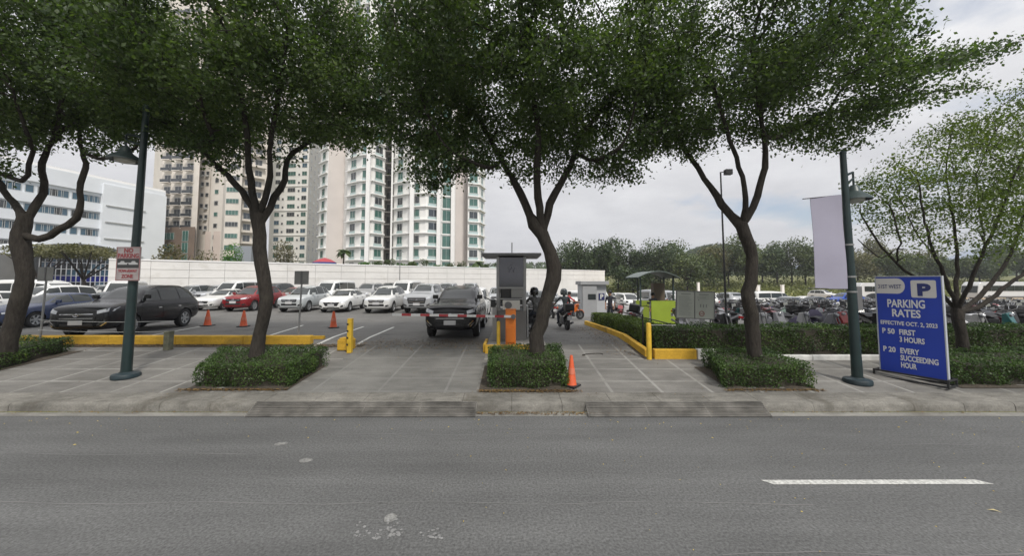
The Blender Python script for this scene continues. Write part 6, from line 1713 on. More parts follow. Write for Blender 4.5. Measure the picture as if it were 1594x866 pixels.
def riding(hz=.80, lean=.12, foot=.28):
    P = {'pelvis': ((-.36, 0, hz + .10), .13), 'waist': ((-.33, 0, hz + .25), .125), 'chest': ((-.33 + lean, 0, hz + .50), .15), 'neck': ((-.28 + lean * 1.2, 0, hz + .66), .06), 'jaw': ((-.26 + lean * 1.3, 0, hz + .71), .07), 'head': ((-.25 + lean * 1.3, 0, hz + .80), .095), 'crown': ((-.26 + lean * 1.3, 0, hz + .87), .075)}
    for s, g in (('L', 1), ('R', -1)):
        P['hip' + s] = ((-.34, .10 * g, hz + .06), .10); P['knee' + s] = ((.06, .24 * g, hz - .08), .062); P['ankle' + s] = ((-.02, .24 * g, foot), .045); P['toe' + s] = ((.14, .26 * g, foot - .05), .04)
        P['sho' + s] = ((-.32 + lean, .19 * g, hz + .60), .062); P['elb' + s] = ((-.06 + lean, .32 * g, hz + .36), .045); P['wri' + s] = ((.33, .32 * g, hz + .28), .032); P['palm' + s] = ((.39, .32 * g, hz + .27), .03)
    return P
def ride(label_b, label_p, px, Y, yaw, kind, cn, shirt, helmet):
    x = X_at(px, Y); b = put_bike(kind, x, Y, yaw, cn, label_b, True, 0, group='motorcycles with riders in the exit lane', name='ridden_motorcycle')
    person(label_p, (x, Y, b.location.z), R(yaw), riding(), shirt, helmet, group='riders in the exit lane')
M_camo = mat('grey rider jacket', (0.07, 0.085, 0.085), rough=.8, noise=.5, nscale=12)
M_plaid = mat('grey mottled jacket', (0.11, 0.11, 0.105), rough=.85, noise=.8, nscale=16)
M_redsh = mat('red shirt', (0.42, 0.03, 0.04), rough=.8)
M_dksh = mat('dark shirt', (0.02, 0.022, 0.03), rough=.8)
M_helg = mat('grey helmet', (0.09, 0.10, 0.10), rough=.2, coat=.5)
M_helb = mat('black helmet', (0.012, 0.012, 0.012), rough=.2, coat=.5)
BC['orange'] = (.6, .13, .01)
ride('dark motorcycle seen from behind riding into the exit lane right of the third tree', 'rider in a grey jacket and grey helmet seen from behind in the exit lane', 877, 16.3, 97, 'box', 'grey', M_camo, M_helg)
ride('bright orange motorcycle standing left of the small P kiosk', 'bareheaded person in a red shirt on the orange motorcycle by the P kiosk', 889, 22.5, 20, 'under', 'orange', M_redsh, None)
ride('dark motorcycle in the exit lane just behind the third tree trunk', 'rider in a mottled grey jacket and black helmet, half behind the third tree trunk', 831, 13.2, 98, 'scooter', 'black', M_plaid, M_helb)
x = X_at(950, 19.3); person('person in a dark shirt standing among the motorcycles right of the P kiosk', (x, 19.3), R(-120), standing(), M_dksh, None)
x = X_at(858, 24); put_bike('scooter', x, 24, 95, 'black', 'black scooter waiting in the lane between the third tree and the rider in red', True, 5, group='motorcycles with riders in the exit lane')

# ------------------------------------------------------------ gate, booth, kiosk, shelter
M_orange = mat('orange barrier cabinet', (0.62, 0.17, 0.02), rough=.45, noise=.1, nscale=3)
M_barw = mat('barrier arm white', (0.6, 0.6, 0.58), rough=.4); M_barr = mat('barrier arm red', (0.33, 0.03, 0.035), rough=.4)
M_concg = mat('grey booth panel', (0.15, 0.15, 0.145), rough=.6, noise=.15, nscale=2)
M_alu = mat('aluminium frame', (0.27, 0.27, 0.265), rough=.45, metal=.4)
M_tintp = mat('dark tinted booth glass', (0.03, 0.032, 0.05), rough=.08, spec=.9)
pb = ground_at(795, 545); ZI = .68
xb = X_at(795, 11.15)
root = empty('barrier_gate', (xb, 11.15, ZI), label='orange barrier cabinet with its long red and white arm across the entry drive', cat='barrier gate')
b = MB(); b.box((0, 0, .52), (.31, .30, 1.04)); b.build('cabinet', M_orange, root, bevel=.02)
b = MB(); b.box((0, 0, 1.055), (.33, .32, .03)); b.build('lid', mat('orange lid', (.5, .15, .03), rough=.5), root, bevel=.008)
b = MB(); b.box((0, -.17, .3), (.24, .02, .42)); b.box((.09, -.185, .55), (.03, .015, .05)); b.build('door', M_orange, root)
Larm = 3.62; b = MB(); q = 0
Ma = Matrix.Translation((.08, -.22, .86)) @ Matrix.Rotation(R(180), 4, 'Z') @ Matrix.Rotation(R(-1.0), 4, 'Y')
b.tube([(0, .05, 0), (0, -.08, 0)], .07, n=14, M=Ma); b.build('pivot', M_engine, root)
b = MB()
for k in range(13):
    a0 = k * Larm / 13; b.box((a0 + Larm / 26, 0, 0), (Larm / 13, .035, .07), mi=k % 2, M=Ma)
arm = b.build('arm', [M_barw, M_barr], root)
def bollard(name, px, Y, h, r, label, zb=None, box_=False, holes=False, w=None, m=None, group=None):
    x = X_at(px, Y); z = gz(x, Y) if zb is None else zb
    root = empty(name, (x, Y, z), label=label, cat='post', group=group)
    b = MB()
    if box_: b.box((0, 0, h / 2), (w or .11, w or .11, h)); b.box((0, 0, h + .008), ((w or .11) + .012, (w or .11) + .012, .016))
    else: b.lathe([(r, 0), (r, h - r * .6), (r * .8, h - r * .2), (r * .4, h), (.001, h + .004)], n=14)
    b.build('shaft', m or M_yel2, root, smooth=not box_, bevel=.006 if box_ else 0)
    if holes:
        b = MB()
        for k in range(4): b.box((-.075, -.035, h * (.25 + .2 * k)), (.015, .05, .055)); b.box((-.045, -.075, h * (.25 + .2 * k)), (.045, .012, .05))
        b.build('reflector', M_black, root)
    return root
bollard('bollard', 776, 11.15, .70, .055, 'short yellow round bollard on the island left of the orange barrier cabinet', zb=ZI)
bollard('gate_post', 545, 10.95, 1.0, .06, 'yellow square post with black spots at the left side of the entry drive', box_=True, holes=True, w=.13)
x = X_at(541, 11.35); b = MB(); b.box((0, 0, .16), (.42, .36, .32)); b.box((0, 0, .34), (.36, .30, .05)); tag(b.build('concrete_block', M_yel, bevel=.03, loc=(x, 11.3, gz(x, 11.3))), 'chipped yellow concrete block behind the spotted yellow post', 'concrete block')
bollard('gate_post', 1010, 10.3, 1.02, .07, 'tall yellow round post at the corner of the exit lane kerb', m=M_yel2)
bollard('stub_post', 263, 11.25, .55, .06, 'mossy concrete stub post in front of the long yellow kerb', box_=True, w=.17, m=mat('mossy concrete', (.15, .15, .10), rough=.9, noise=.4, nscale=8))
# exit boom of thin bars
x0 = X_at(1010, 10.5); root = empty('exit_boom', (x0, 11.3, gz(x0, 11.3)), label='thin dark exit boom bar rising over the low hedge beside the tall yellow post', cat='boom')
b = MB(); b.tube([(-.55, .9, 1.15), (.15, 0, .98), (.9, -.25, .80)], .018, n=6); b.build('arm', M_black, root)
b = MB(); b.tube([(.12, 0, 0), (.12, 0, 1.08)], .025, n=8); b.build('post', M_black, root)
b = MB(); b.tube([(.15, -.3, .78), (1.0, -.3, .78)], .014, n=6); b.build('rail', M_alu, root)
# cashier booth
Yb = 12.6; xb = X_at(796, Yb); W_, D_ = .98, 1.3
root = empty('cashier_booth', (xb, Yb, ZI), label='narrow grey cashier booth with dark upper window and flat roof beside the barrier', cat='booth')
b = MB(); b.box((0, 0, .5), (W_, D_, 1.0)); b.build('lower_panel', M_concg, root, bevel=.01)
b = MB()
for sx in (-1, 1):
    for sy in (-1, 1): b.box((sx * (W_ / 2 - .045), sy * (D_ / 2 - .045), 1.94), (.09, .09, 1.88))
b.build('corner_post', M_alu, root)
b = MB(); b.box((0, -D_ / 2 + .03, 2.32), (W_ - .19, .03, 1.02)); b.build('front_window', M_tintp, root)
b = MB(); b.box((0, D_ / 2 - .03, 2.0), (W_ - .19, .03, 1.7)); b.build('rear_window', M_tintp, root)
for sx in (-1, 1):
    b = MB(); b.box((sx * (W_ / 2 - .03), 0, 2.2), (.03, D_ - .19, 1.3)); b.build('side_window', M_tintp, root)
b = MB(); b.box((0, -D_ / 2 + .01, 1.78), (W_ - .1, .05, .06)); b.box((0, -D_ / 2 + .01, 1.40), (W_ - .1, .05, .05)); b.build('transom', M_alu, root)
b = MB(); b.box((-.18, -D_ / 2 + .035, 1.6), (.25, .02, .3)); b.build('service_window', M_black, root)
b = MB(); b.box((.2, -D_ / 2 + .035, 1.6), (.4, .02, .3)); b.build('louvre_panel', mat('mid grey panel', (.22, .22, .21), rough=.6), root)
b = MB(); b.box((0, -D_ / 2 - .06, 1.20), (.56, .26, .32)); ac = b.build('air_conditioner', mat('off white casing', (.5, .49, .45), rough=.5), root, bevel=.02)
b = MB(); b.lathe([(.11, 0), (.12, .01), (.05, .015), (.001, .012)], n=18, M=Matrix.Translation((-.1, -D_ / 2 - .19, 1.20)) @ Matrix.Rotation(R(90), 4, 'X')); b.build('fan_grille', M_grey, ac)
b = MB(); b.box((0, .1, 2.93), (1.95, 1.9, .09)); b.build('roof', mat('dull metal roof', (.16, .16, .165), rough=.5), root, bevel=.01)
b = MB(); b.tube([(.02, 0, 2.9), (.02, 0, 3.42)], .02, n=6); b.build('antenna_pole', M_alu, root)
root.scale = (1, 1, .955)
# faint W-like mark on the dark window
b = MB(); zc = 2.40
for k, (xa, xb_) in enumerate(((-.10, -.06), (-.06, 0), (0, .06), (.06, .10))):
    za, zb_ = (zc + .1, zc - .09) if k % 2 == 0 else (zc - .09, zc + .08)
    b.tube([(xa, -D_ / 2 - .0, za), (xb_, -D_ / 2 - .0, zb_)], .009, n=4)
b.tube([(-.04, -D_ / 2, zc + .18), (.04, -D_ / 2, zc + .18)], .008, n=4)
b.build('window_emblem', mat('faint lettering', (.16, .165, .2), rough=.5), root)
# slanting steel stair rail / ramp at the right side
b = MB(); b.box((.56, .3, .55), (.05, .8, 1.1)); b.build('side_fender', mat('pale steel', (.45, .45, .44), rough=.5), root)
# ticket machine on the near side of the booth
x = X_at(770, 11.9); root = empty('ticket_machine', (x, 11.9, ZI), label='slim ticket machine with a dark reader arm at the left side of the booth', cat='ticket machine')
b = MB(); b.box((0, 0, .55), (.14, .25, 1.1)); b.build('post', M_alu, root, bevel=.01)
b = MB(); b.box((-.05, -.05, 1.2), (.16, .2, .24)); b.tube([(-.08, -.1, 1.28), (-.35, -.15, 1.42)], .02, n=6); b.build('reader', M_black, root, bevel=.01)
# small P kiosk
Yk = 26.6; xk = X_at(921, Yk); root = empty('kiosk', (xk, Yk, gz(xk, Yk)), label='small grey kiosk with a P sign at the far end of the exit lane', cat='kiosk')
M_kio = mat('grey kiosk wall', (.30, .305, .31), rough=.7, noise=.06, nscale=2); M_kio2 = mat('pale kiosk wall', (.42, .43, .44), rough=.7, noise=.05, nscale=2)
b = MB(); b.box((0, 0, 1.15), (1.75, 1.6, 2.3)); b.build('wall', M_kio2, root)
b = MB(); b.box((-.35, -.9, 1.1), (1.0, .25, 2.2)); b.build('front_wall', M_kio, root)
b = MB(); b.box((0, -.05, 2.42), (2.0, 2.1, .26)); b.build('roof', M_kio, root, bevel=.02)
b = MB(); b.box((-.2, -1.035, 1.45), (.55, .03, .38)); b.build('window', M_gdark, root)
b = MB(); b.box((.53, -.83, 1.45), (.40, .03, .46)); ps = b.build('parking_sign', mat('navy sign', (.015, .02, .10), rough=.5), root)
Mx = Matrix.Rotation(R(90), 4, 'X')
text_mesh('lettering', 'P', .46, M_white_paint, ps, Matrix.Translation((.53, -.85, 1.30)) @ Mx, bold=.014, align='CENTER')
# guard shelter with curved roof and lime counter
Ys = 19.5; xs = X_at(1015, Ys); root = empty('guard_shelter', (xs, Ys, gz(xs, Ys)), label='guard shelter with lime green counter walls and a curved dark metal roof', cat='shelter')
M_lime = mat('lime green panel', (.27, .36, .03), rough=.6, noise=.1, nscale=2); M_dgr = mat('dark green metal', (.03, .05, .045), rough=.5)
b = MB(); b.box((.35, -.62, .62), (1.25, .06, 1.24)); b.build('front_panel', M_lime, root)
b = MB(); b.box((-.62, -.30, .62), (.70, .06, 1.24), rz=R(-35)); b.build('side_panel', mat('light lime panel', (.33, .42, .05), rough=.6), root)
b = MB(); b.box((.97, 0, .62), (.06, 1.2, 1.24)); b.build('side_panel', M_lime, root)
for sx, sy in ((-.80, -.55), (.92, -.55), (-.5, .7), (.95, .7)):
    b = MB(); b.box((sx, sy, 1.25), (.08, .08, 2.5)); b.build('post', M_dgr, root)
b = MB(); n = 14; vs = []
for j, y in enumerate((-1.0, 1.1)):
    for i in range(n + 1):
        u = i / n * 2 - 1; vs.append((u * 1.08, y, 2.32 + .42 * math.cos(u * 1.35)))
vs += [(x_, y_, z_ + .05) for x_, y_, z_ in vs]; m_ = n + 1; fs = []
for i in range(n): fs += [(i, i + 1, m_ + i + 1, m_ + i), (2 * m_ + i, 3 * m_ + i, 3 * m_ + i + 1, 2 * m_ + i + 1), (i, 2 * m_ + i, 2 * m_ + i + 1, i + 1), (m_ + i, m_ + i + 1, 3 * m_ + i + 1, 3 * m_ + i)]
b.add(vs, fs); b.build('roof', mat('grey green roofing', (.10, .125, .115), rough=.45), root, smooth=True)
b = MB(); b.box((.55, .55, 1.55), (.6, .4, 1.2)); b.build('cabinet', mat('brown cabinet', (.12, .09, .06), rough=.6), root)
x = xs + .1; person('guard in a dark uniform sitting low behind the lime green counter of the shelter', (x, Ys + .1), R(-90), standing(.04), M_dksh, None, z=-.12)

# ------------------------------------------------------------ signs and boards
M_signblue = mat('royal blue sign face', (.012, .045, .37), rough=.45, noise=.08, nscale=1.5)
M_letter = mat('white sign lettering', (.66, .66, .66), rough=.5)
M_cream_l = mat('pale sign patch', (.60, .58, .55), rough=.5)
M_navy_l = mat('navy sign lettering', (.02, .03, .14), rough=.5)
gl = at(1372, 583, 9.05); # left foot
SX0, SX1 = X_at(1372, 9.15, .5), X_at(1476, 8.15, .4)
p0 = Vector((SX0, 9.15, 0)); p1 = Vector((SX1, 8.15, 0)); dv2 = p1 - p0; SW = dv2.length; sa = math.atan2(dv2.y, dv2.x)
root = empty('parking_rates_board', ((p0.x + p1.x) / 2, (p0.y + p1.y) / 2, gz(0, 8.6) + .0), rz=sa, label='large royal blue parking rates board on a low black frame by the right lamp post', cat='sign board')
SH = 2.32; zb0 = .12
b = MB(); b.box((0, 0, zb0 + SH / 2), (SW, .07, SH)); brd = b.build('board', M_signblue, root, bevel=.004)
b = MB()
for s in (-1, 1): b.box((s * (SW / 2 + .012), 0, zb0 + SH / 2), (.02, .09, SH + .02))
b.box((0, 0, zb0 + SH + .012), (SW + .044, .09, .02)); b.build('edge_trim', mat('pale board edge', (.42, .44, .47), rough=.5), root)
yf = -.0365
Ms = Matrix.Translation((-SW / 2, yf, zb0)) @ Matrix.Rotation(R(90), 4, 'X') @ Matrix.Diagonal((SW, SH, 1, 1))   # unit square of the face
def face(u, v): return Vector((-SW / 2 + u * SW, yf - .003, zb0 + v * SH))
def plate(name, pts, m, dy=0, parent=root):
    b = MB(); vs = [Vector((-SW / 2 + u * SW, yf - .002 - dy, zb0 + v * SH)) for u, v in pts]; n = len(vs)
    b.add(vs + [v_ + Vector((0, .0018, 0)) for v_ in vs], [tuple(range(n)), tuple(range(2 * n - 1, n - 1, -1))] + [(i, n + i, n + (i + 1) % n, (i + 1) % n) for i in range(n)])
    return b.build(name, m, parent)
asp = SW / SH
pts = [(.0, .825), (.0, .985)]; pts += [(.345 + .125 * math.cos(a), .905 + .08 * math.sin(a)) for a in np.linspace(math.pi / 2, -math.pi / 2, 14)] + [(.0, .825)]
plate('name_patch', pts[:-1], M_cream_l)
r_ = .03; pts = []
for cx_, cy_, a0 in ((.93 - r_, .965 - r_ * asp, 0), (.56 + r_, .965 - r_ * asp, 90), (.56 + r_, .79 + r_ * asp, 180), (.93 - r_, .79 + r_ * asp, 270)):
    pts += [(cx_ + r_ * math.cos(R(a0 + k * 30)), cy_ + r_ * asp * math.sin(R(a0 + k * 30))) for k in range(4)]
plate('symbol_patch', pts, M_cream_l)
def put_text(body, u, v, hgt, m=M_letter, bold=.008, wide=None, align='LEFT', dy=.0, parent=root, name='lettering'):
    s = hgt / .70; o = text_mesh(name, body, s, m, parent, Matrix.Translation((-SW / 2 + u * SW, yf - .006 - dy, zb0 + v * SH)) @ Matrix.Rotation(R(90), 4, 'X'), bold=bold, align=align)
    if wide:
        xs_ = [q.co.x for q in o.data.vertices]; w0 = max(xs_) - min(xs_); cx0 = (-SW / 2 + u * SW); k = wide * SW / w0
        for q in o.data.vertices: q.co.x = cx0 + (q.co.x - cx0) * k
    return o
put_text('31ST WEST', .03, .878, .10, m=M_navy_l, bold=.0, wide=.38)
put_text('P', .745, .815, .26, m=M_navy_l, bold=.02, wide=.20, align='CENTER')
put_text('PARKING', .465, .685, .185, bold=.006, wide=.58, align='CENTER')
put_text('RATES', .46, .588, .175, bold=.006, wide=.44, align='CENTER')
put_text('EFFECTIVE OCT. 2, 2023', .48, .500, .092, bold=.003, wide=.87, align='CENTER')
for t_, u_, v_, w_ in (('P', .06, .405, .055), ('50', .15, .405, .115), ('FIRST', .335, .405, .25), ('3 HOURS', .335, .330, .38), ('P', .06, .215, .055), ('20', .15, .215, .115), ('EVERY', .335, .215, .29), ('SUCCEEDING', .335, .142, .56), ('HOUR', .335, .069, .24)):
    put_text(t_, u_, v_, .122, bold=.005, wide=w_)
b = MB()
for y in (-.22, .22):
    b.box((0, y, .02), (SW + .14, .035, .035)); b.box((0, y, .16), (SW + .14, .035, .035))
    for s in (-1, 1): b.box((s * (SW / 2 + .06), y, .09), (.035, .033, .18))
for s in (-1, 1): b.box((s * (SW / 2 + .06), 0, .16), (.033, .44, .033)); b.box((s * (SW / 2 + .06), 0, .02), (.033, .44, .033))
b.build('stand', M_black, root)
# information board behind the hedge
Yi = 11.75; xi = X_at(1080, Yi, 1.7); zi = gz(xi, Yi)
root = empty('notice_board', (xi, Yi, zi), rz=R(-4), label='grey two-panel notice board with small print and a red stamp-like circle over the hedge', cat='notice board')
root.rotation_euler[1] = R(2)
b = MB(); b.box((0, 0, 1.30), (1.16, .04, .84)); b.build('panel', mat('grey green board', (.27, .285, .25), rough=.6, noise=.08, nscale=3), root)
b = MB()
for s in (-1, 1): b.box((s * .59, 0, 1.30), (.03, .06, .90))
b.box((0, 0, 1.735), (1.15, .06, .03)); b.box((0, 0, .865), (1.15, .06, .03)); b.box((-.02, -.025, 1.3), (.02, .02, .83)); b.build('frame', M_grey, root)
for s in (-1, 1):
    b = MB(); b.tube([(s * .5, .05, -.1), (s * .5, .05, 1.7)], .025, n=8); b.build('post', M_grey, root)
b = MB(); rr2 = random.Random(3)
M_print = mat('small print', (.13, .14, .13), rough=.6)
for s in (-1, 1):
    z = 1.64
    b.box((s * .28 - .02, -.0225, z), (.30, .003, .025)); z -= .07
    while z > (.95 if s < 0 else 1.48):
        w = rr2.uniform(.28, .44); b.box((s * .28 - .02 - (.44 - w) / 2, -.0225, z), (w, .003, .008)); z -= .032
for k in range(3): b.box((.16 + k * .09, -.0225, 1.28), (.03, .003, .10)); 
b.box((.10, -.0225, 1.46), (.04, .003, .03)); b.build('print', M_print, root)
b = MB(); b.tube([(.2 + .075 * math.cos(a), -.024, 1.03 + .075 * math.sin(a)) for a in np.linspace(0, 2 * math.pi, 21)], .010, n=4, cap=False); b.box((.2, -.024, 1.03), (.10, .004, .02)); b.build('red_circle', mat('dull red print', (.22, .05, .04), rough=.6), root)

# lamp posts
M_pole = mat('dark green pole paint', (.010, .025, .025), rough=.42, noise=.25, nscale=4)
M_poleb = mat('weathered blue-green base', (.012, .026, .032), rough=.55, noise=.35, nscale=6)
def lamp_post(label, bx, by, top, arm_dir, lamp_dz, lamp_out, banner=False):
    z0 = gz(bx, by); root = empty('street_lamp', (bx, by, z0), label=label, cat='street lamp', group='green lamp posts on the pavement')
    t = Vector(top) - Vector((bx, by, z0)); H = t.z
    def ax(z): return t * (z / H)
    b = MB(); b.lathe([(.265, 0), (.27, .06), (.25, .10), (.14, .12), (.12, .14)], n=28); b.build('base', M_poleb, root, smooth=True, angle=40)
    b = MB(); b.tube([(0, 0, .1), ax(.6), ax(H * .5), t], [.105, .10, .085, .062], n=16); b.build('pole', M_pole, root, smooth=True, angle=50)
    b = MB(); b.lathe([(.07, 0), (.07, .05), (.03, .09), (.001, .10)], n=14, M=Matrix.Translation(t)); b.build('finial', M_pole, root, smooth=True)
    a = Vector(arm_dir).normalized(); L0 = ax(H - lamp_dz); b = MB()
    b.tube([L0 + Vector((0, 0, .18)), L0 + a * lamp_out * .5 + Vector((0, 0, .26)), L0 + a * lamp_out + Vector((0, 0, .33))], [.035, .03, .025], n=8)
    b.tube([L0, L0 + a * lamp_out * .55 + Vector((0, 0, .08)), L0 + a * lamp_out + Vector((0, 0, .18))], [.03, .025, .022], n=8)
    b.tube([L0 + a * lamp_out + Vector((0, 0, .33)), L0 + a * lamp_out], .022, n=8); b.build('arm', M_pole, root, smooth=True)
    b = MB(); c = L0 + a * lamp_out + Vector((0, 0, -.28))
    b.lathe([(.001, .30), (.06, .29), (.10, .24), (.13, .14), (.15, .11), (.26, .03), (.33, -.05), (.335, -.08), (.31, -.06), (.12, .02)], n=24, M=Matrix.Translation(c)); b.build('lamp_shade', mat('aged lamp shade', (.05, .07, .07), rough=.4), root, smooth=True, angle=30)
    b = MB(); b.lathe([(.20, -.02), (.19, -.10), (.10, -.14), (.001, -.15)], n=16, M=Matrix.Translation(c)); b.build('lens', mat('lamp lens', (.5, .5, .47), rough=.2), root, smooth=True)
    return root, ax, H
g = ground_at(196, 588); tp = at(228, 168, g.y)
rootL, axL, HL_ = lamp_post('tall dark green lamp post at the left, with a no parking sign on it', g.x, g.y, tp, (-1, .2, 0), .95, .58)
g2_ = ground_at(1335, 597); tp2 = at(1312, 240, g2_.y)
rootR, axR, HR_ = lamp_post('dark green lamp post at the right, beside the blue board, with a blank banner', g2_.x, g2_.y, tp2, (1, .45, 0), .72, .40)
b = MB(); q = axR(1.95); b.box((q.x + .12, q.y, 1.95), (.14, .12, .55)); b.build('junction_box', M_grey, rootR, bevel=.01)
b = MB()
for z in (2.1, 2.45, 3.2): q = axR(z); b.lathe([(.115 - z * .006, -.02), (.115 - z * .006, .02)], n=14, M=Matrix.Translation(q))
b.build('steel_strap', M_alu, rootR)
# blank banner on two arms
zt = at(1300, 303, g2_.y).z; zbn = at(1300, 450, g2_.y).z
root = empty('banner', (g2_.x, g2_.y, gz(g2_.x, g2_.y)), label='blank pale lilac banner hanging on arms left of the right lamp post', cat='banner')
b = MB(); qa = axR(zt - root.location.z); qb = axR(zbn - root.location.z); n = 8; vs = []
ang = Vector((-.86, .42, 0)); ang = Vector((-.94, .30, 0))
for j in range(n + 1):
    v = j / n; base = qa * (1 - v) + qb * v
    for i in range(6):
        u = i / 5; p = base + Vector((-.10, 0, 0)) + ang * .62 * u + Vector((0, .015 * math.sin(v * 6 + u * 2), -.05 * u * (1 - v))); vs.append(p)
vs2 = [p + Vector((.003, -.008, 0)) for p in vs]; m_ = len(vs); fs = [(j * 6 + i, j * 6 + i + 1, (j + 1) * 6 + i + 1, (j + 1) * 6 + i) for j in range(n) for i in range(5)]
b.add(vs + vs2, fs + [tuple(q + m_ for q in f[::-1]) for f in fs]); b.build('cloth', mat('lilac grey banner cloth', (.36, .345, .43), rough=.8, noise=.06, nscale=1.5), root, smooth=True)
for q, nm in ((qa, 'top_arm'), (qb, 'bottom_arm')):
    b = MB(); dzz = -.05 if nm == 'top_arm' else 0
    b.tube([q, q + Vector((-.10, 0, 0)) + ang * .78 + Vector((0, 0, dzz * 1.25 + .01))], .012, n=6); b.build(nm, M_black, root)
# no parking sign on the left post
zc = at(212, 411, g.y - .12).z - gz(g.x, g.y); q = axL(zc)
root = empty('no_parking_sign', (g.x + q.x, g.y + q.y - .14, gz(g.x, g.y) + zc), label='square no parking tow-away sign strapped to the left lamp post', cat='sign')
M_sgn = mat('weathered sign face', (.30, .265, .26), rough=.6, noise=.2, nscale=5); M_rdl = mat('faded red lettering', (.22, .03, .035), rough=.6)
b = MB(); b.box((0, 0, 0), (.58, .02, .82)); b.build('panel', M_sgn, root, bevel=.004)
b = MB(); b.box((0, -.012, 0.01), (.52, .006, .22)); b.build('dark_band', mat('black sign band', (.03, .03, .03), rough=.6), root)
b = MB()
for s in (-1, 1): b.box((s * .275, -.012, 0), (.008, .006, .80))
b.box((0, -.012, .395), (.55, .006, .008)); b.box((0, -.012, -.395), (.55, .006, .008)); b.box((0, -.012, .13), (.55, .006, .006)); b.build('border', M_rdl, root)
def sgt(t, z, h, w, m=M_rdl, bold=.004):
    o = text_mesh('lettering', t, h / .7, m, root, Matrix.Translation((0, -.014, z)) @ Matrix.Rotation(R(90), 4, 'X'), bold=bold, align='CENTER')
    xs_ = [v.co.x for v in o.data.vertices]; k = w / (max(xs_) - min(xs_)); 
    for v in o.data.vertices: v.co.x *= k
sgt('NO', .275, .10, .22); sgt('PARKING', .15, .10, .50); sgt('TOW-AWAY', -.20, .06, .46); sgt('ZONE', -.34, .085, .28)
b = MB()
def carsil(cx_, s, sc_=1.0):
    P = [(-.11, -.03), (-.11, .01), (-.06, .02), (-.035, .055), (.03, .055), (.055, .02), (.11, .01), (.11, -.03)]
    vs = [(cx_ + s * x_ * sc_, -.017, z_ * sc_ + .01) for x_, z_ in P]; n = len(vs)
    b.add(vs + [(x_, y_ + .003, z_) for x_, y_, z_ in vs], [tuple(range(n)), tuple(range(2 * n - 1, n - 1, -1))] + [(i, n + i, n + (i + 1) % n, (i + 1) % n) for i in range(n)])
carsil(-.13, 1); carsil(.13, -1); b.box((0, -.017, .02), (.10, .003, .015)); b.build('tow_symbol', mat('faded white print', (.36, .36, .36), rough=.6), root)
b = MB(); 
for z in (.25, -.25): b.lathe([(.105, -.015), (.105, .015)], n=16, M=Matrix.Translation((0, .14, z)))
b.build('bracket', M_alu, root)
# small signs seen from the back
def back_sign(px, pyt, pyb, wpx, Y, label):
    x = X_at(px, Y); z0 = gz(x, Y); tpz = at(px, pyt, Y).z; bz = at(px, pyb, Y).z; w = wpx / F * Y
    root = empty('road_sign', (x, Y, z0), label=label, cat='sign', group='small signs turned away on thin poles')
    b = MB(); b.tube([(-.06, 0, -.05), (.02, 0, tpz - z0 - .02)], .028, n=8); b.build('pole', M_alu, root)
    b = MB(); b.box((.02, -.04, (tpz + bz) / 2 - z0), (w, .012, tpz - bz)); pn = b.build('panel', mat('sign back', (.20, .20, .19), rough=.55, noise=.15, nscale=4), root)
    b = MB(); b.box((.02, -.052, (tpz + bz) / 2 - z0), (.05, .012, tpz - bz - .02)); b.build('rib', M_grey, pn)
back_sign(467, 422, 443, 22, 12.05, 'small grey sign seen from behind on a thin pole right of the second tree')
back_sign(66, 416, 438, 24, 11.9, 'small grey sign seen from behind on a thin pole right of the first tree')
# slender dark light pole in the motorcycle park
Yp = 14.0; xp = X_at(1131, Yp); zt_ = at(1129, 268, Yp).z
root = empty('light_pole', (xp, Yp, gz(xp, Yp)), label='thin black light pole rising between the notice board and the fourth tree', cat='light pole')
b = MB(); b.tube([(0, 0, 0), (-.04, 0, zt_ - gz(xp, Yp))], [.04, .028], n=10); b.build('pole', M_black, root)
b = MB(); b.box((.26, 0, zt_ - gz(xp, Yp) + .0), (.26, .18, .20)); b.tube([(0, 0, zt_ - gz(xp, Yp)), (.3, 0, zt_ - gz(xp, Yp) + .02)], .02, n=6); b.build('floodlight', M_black, root)
x = X_at(624, 39); root = empty('light_pole', (x, 38.5, gz(x, 38.5)), label='hair-thin white pole in front of the white wall in the middle', cat='light pole')
b = MB(); b.tube([(0, 0, 0), (0, 0, 5.2)], .05, n=8); b.build('pole', M_alu, root)
b = MB(); b.box((.15, 0, 5.15), (.4, .15, .08)); b.build('lamp', M_alu, root)
for px, Y, h in ((1087, 80, 3.6), (1218, 72, 3.4), (1180, 62, 3.2)):
    x = X_at(px, Y); b = MB(); b.box((0, 0, h / 2), (.45, .45, h)); b.box((0, 0, h + .05), (.55, .55, .1))
    tag(b.build('marker_post', M_ledge, loc=(x, Y, gz(x, Y))), {1087: 'pale post at the grass edge behind the guard shelter', 1218: 'pale post at the grass edge right of the fourth tree', 1180: 'pale post beside the minibus roof behind the fourth tree'}[px], 'post', 'pale posts along the grass edge')
# rope fence
root = empty('rope_fence', (-13.8, 11.6, gz(-13.8, 11.6)), label='two thin pale ropes strung between the left sign pole and the stub post', cat='rope fence')
xa, xb2 = X_at(66, 11.9) + 13.8, X_at(263, 11.4) + 13.8
for z in (.50, .82):
    b = MB(); b.tube([(xa + (xb2 - xa) * i / 8, .2 - .03 * i, z - .05 * math.sin(math.pi * i / 8)) for i in range(9)], .007, n=5); b.build('rope', M_frame, root)
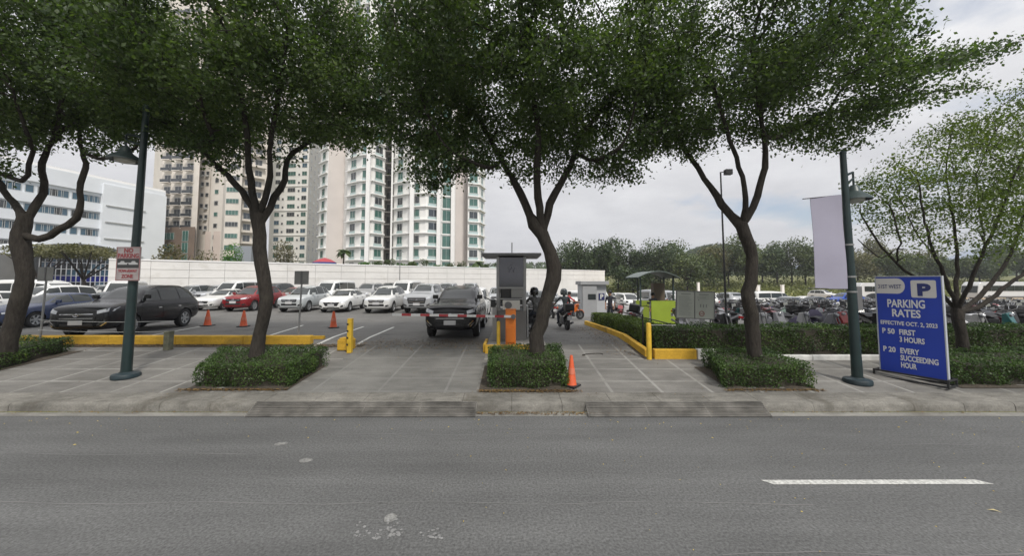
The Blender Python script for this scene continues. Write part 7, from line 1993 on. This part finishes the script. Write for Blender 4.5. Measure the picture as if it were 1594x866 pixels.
# cones
M_cone = mat('faded orange cone', (.62, .10, .03), rough=.6, noise=.12, nscale=6)
def make_cone():
    root = empty('traffic_cone', (0, 0, 0)); b = MB()
    b.lathe([(.155, .03), (.14, .05), (.045, .66), (.035, .70), (.025, .70), (.02, .6)], n=20); b.build('cone', M_cone, root, smooth=True, angle=40)
    b = MB(); b.box((0, 0, .02), (.40, .40, .04)); b.build('base', M_black, root, bevel=.01)
    b = MB(); b.lathe([(.112, .28), (.088, .42)], n=20); b.build('sleeve', mat('worn cone sleeve', (.58, .16, .09), rough=.5), root, smooth=True)
    return root
cn0 = make_cone()
for i, (px, py, lab) in enumerate(((323, 508, 'orange traffic cone behind the black SUV, leftmost of the three in the car park'), (379, 509, 'orange traffic cone just left of the second tree trunk'), (519, 511, 'orange traffic cone in front of the low white hatchback'), (889, 603, 'leaning orange traffic cone against the right side of the central planter'))):
    g_ = ground_at(px, py); o = cn0 if i == 0 else copy_tree(cn0); o.location = g_ + Vector((0, 0, .008)); tag(o, lab, 'traffic cone', 'orange traffic cones')
    o.rotation_euler = (0, 0, R(17 * i))
    if i == 3: o.scale = (.78, .78, .98); o.location.y += .05; o.location.x += .02
# pulled cable heap / twig on the exit lane
b = MB(); g_ = ground_at(925, 553); b.tube([(g_.x + .25 * math.cos(a * 1.3) * (1 + .2 * a), g_.y + .12 * math.sin(a * 1.7), g_.z + .02) for a in np.linspace(0, 3, 14)], .012, n=5)
tag(b.build('fallen_twig', M_bark), 'dry curled twig lying on the exit lane left of the yellow kerb', 'twig')

# ------------------------------------------------------------ air of the place
hz = bpy.data.materials.new('air'); hz.use_nodes = True; ht = hz.node_tree; ht.nodes.clear()
ho = ht.nodes.new('ShaderNodeOutputMaterial'); hv = ht.nodes.new('ShaderNodeVolumePrincipled')
hv.inputs['Color'].default_value = (.93, .95, 1, 1); hv.inputs['Density'].default_value = HAZE; hv.inputs['Anisotropy'].default_value = .3
ht.links.new(hv.outputs[0], ho.inputs['Volume'])
b = MB(); b.box((500, 550, 99), (2900, 1700, 206)); o = b.build('haze', hz); o['kind'] = 'stuff'; o['label'] = 'thin haze'; o['category'] = 'haze'
# ------------------------------------------------------------ checks on labels: short enough for one line
for o in SC.objects:
    if o.parent is None and 'label' in o:
        w = str(o['label']).split()
        if len(w) > 16: print('LONG', len(w), o.name, o['label'])
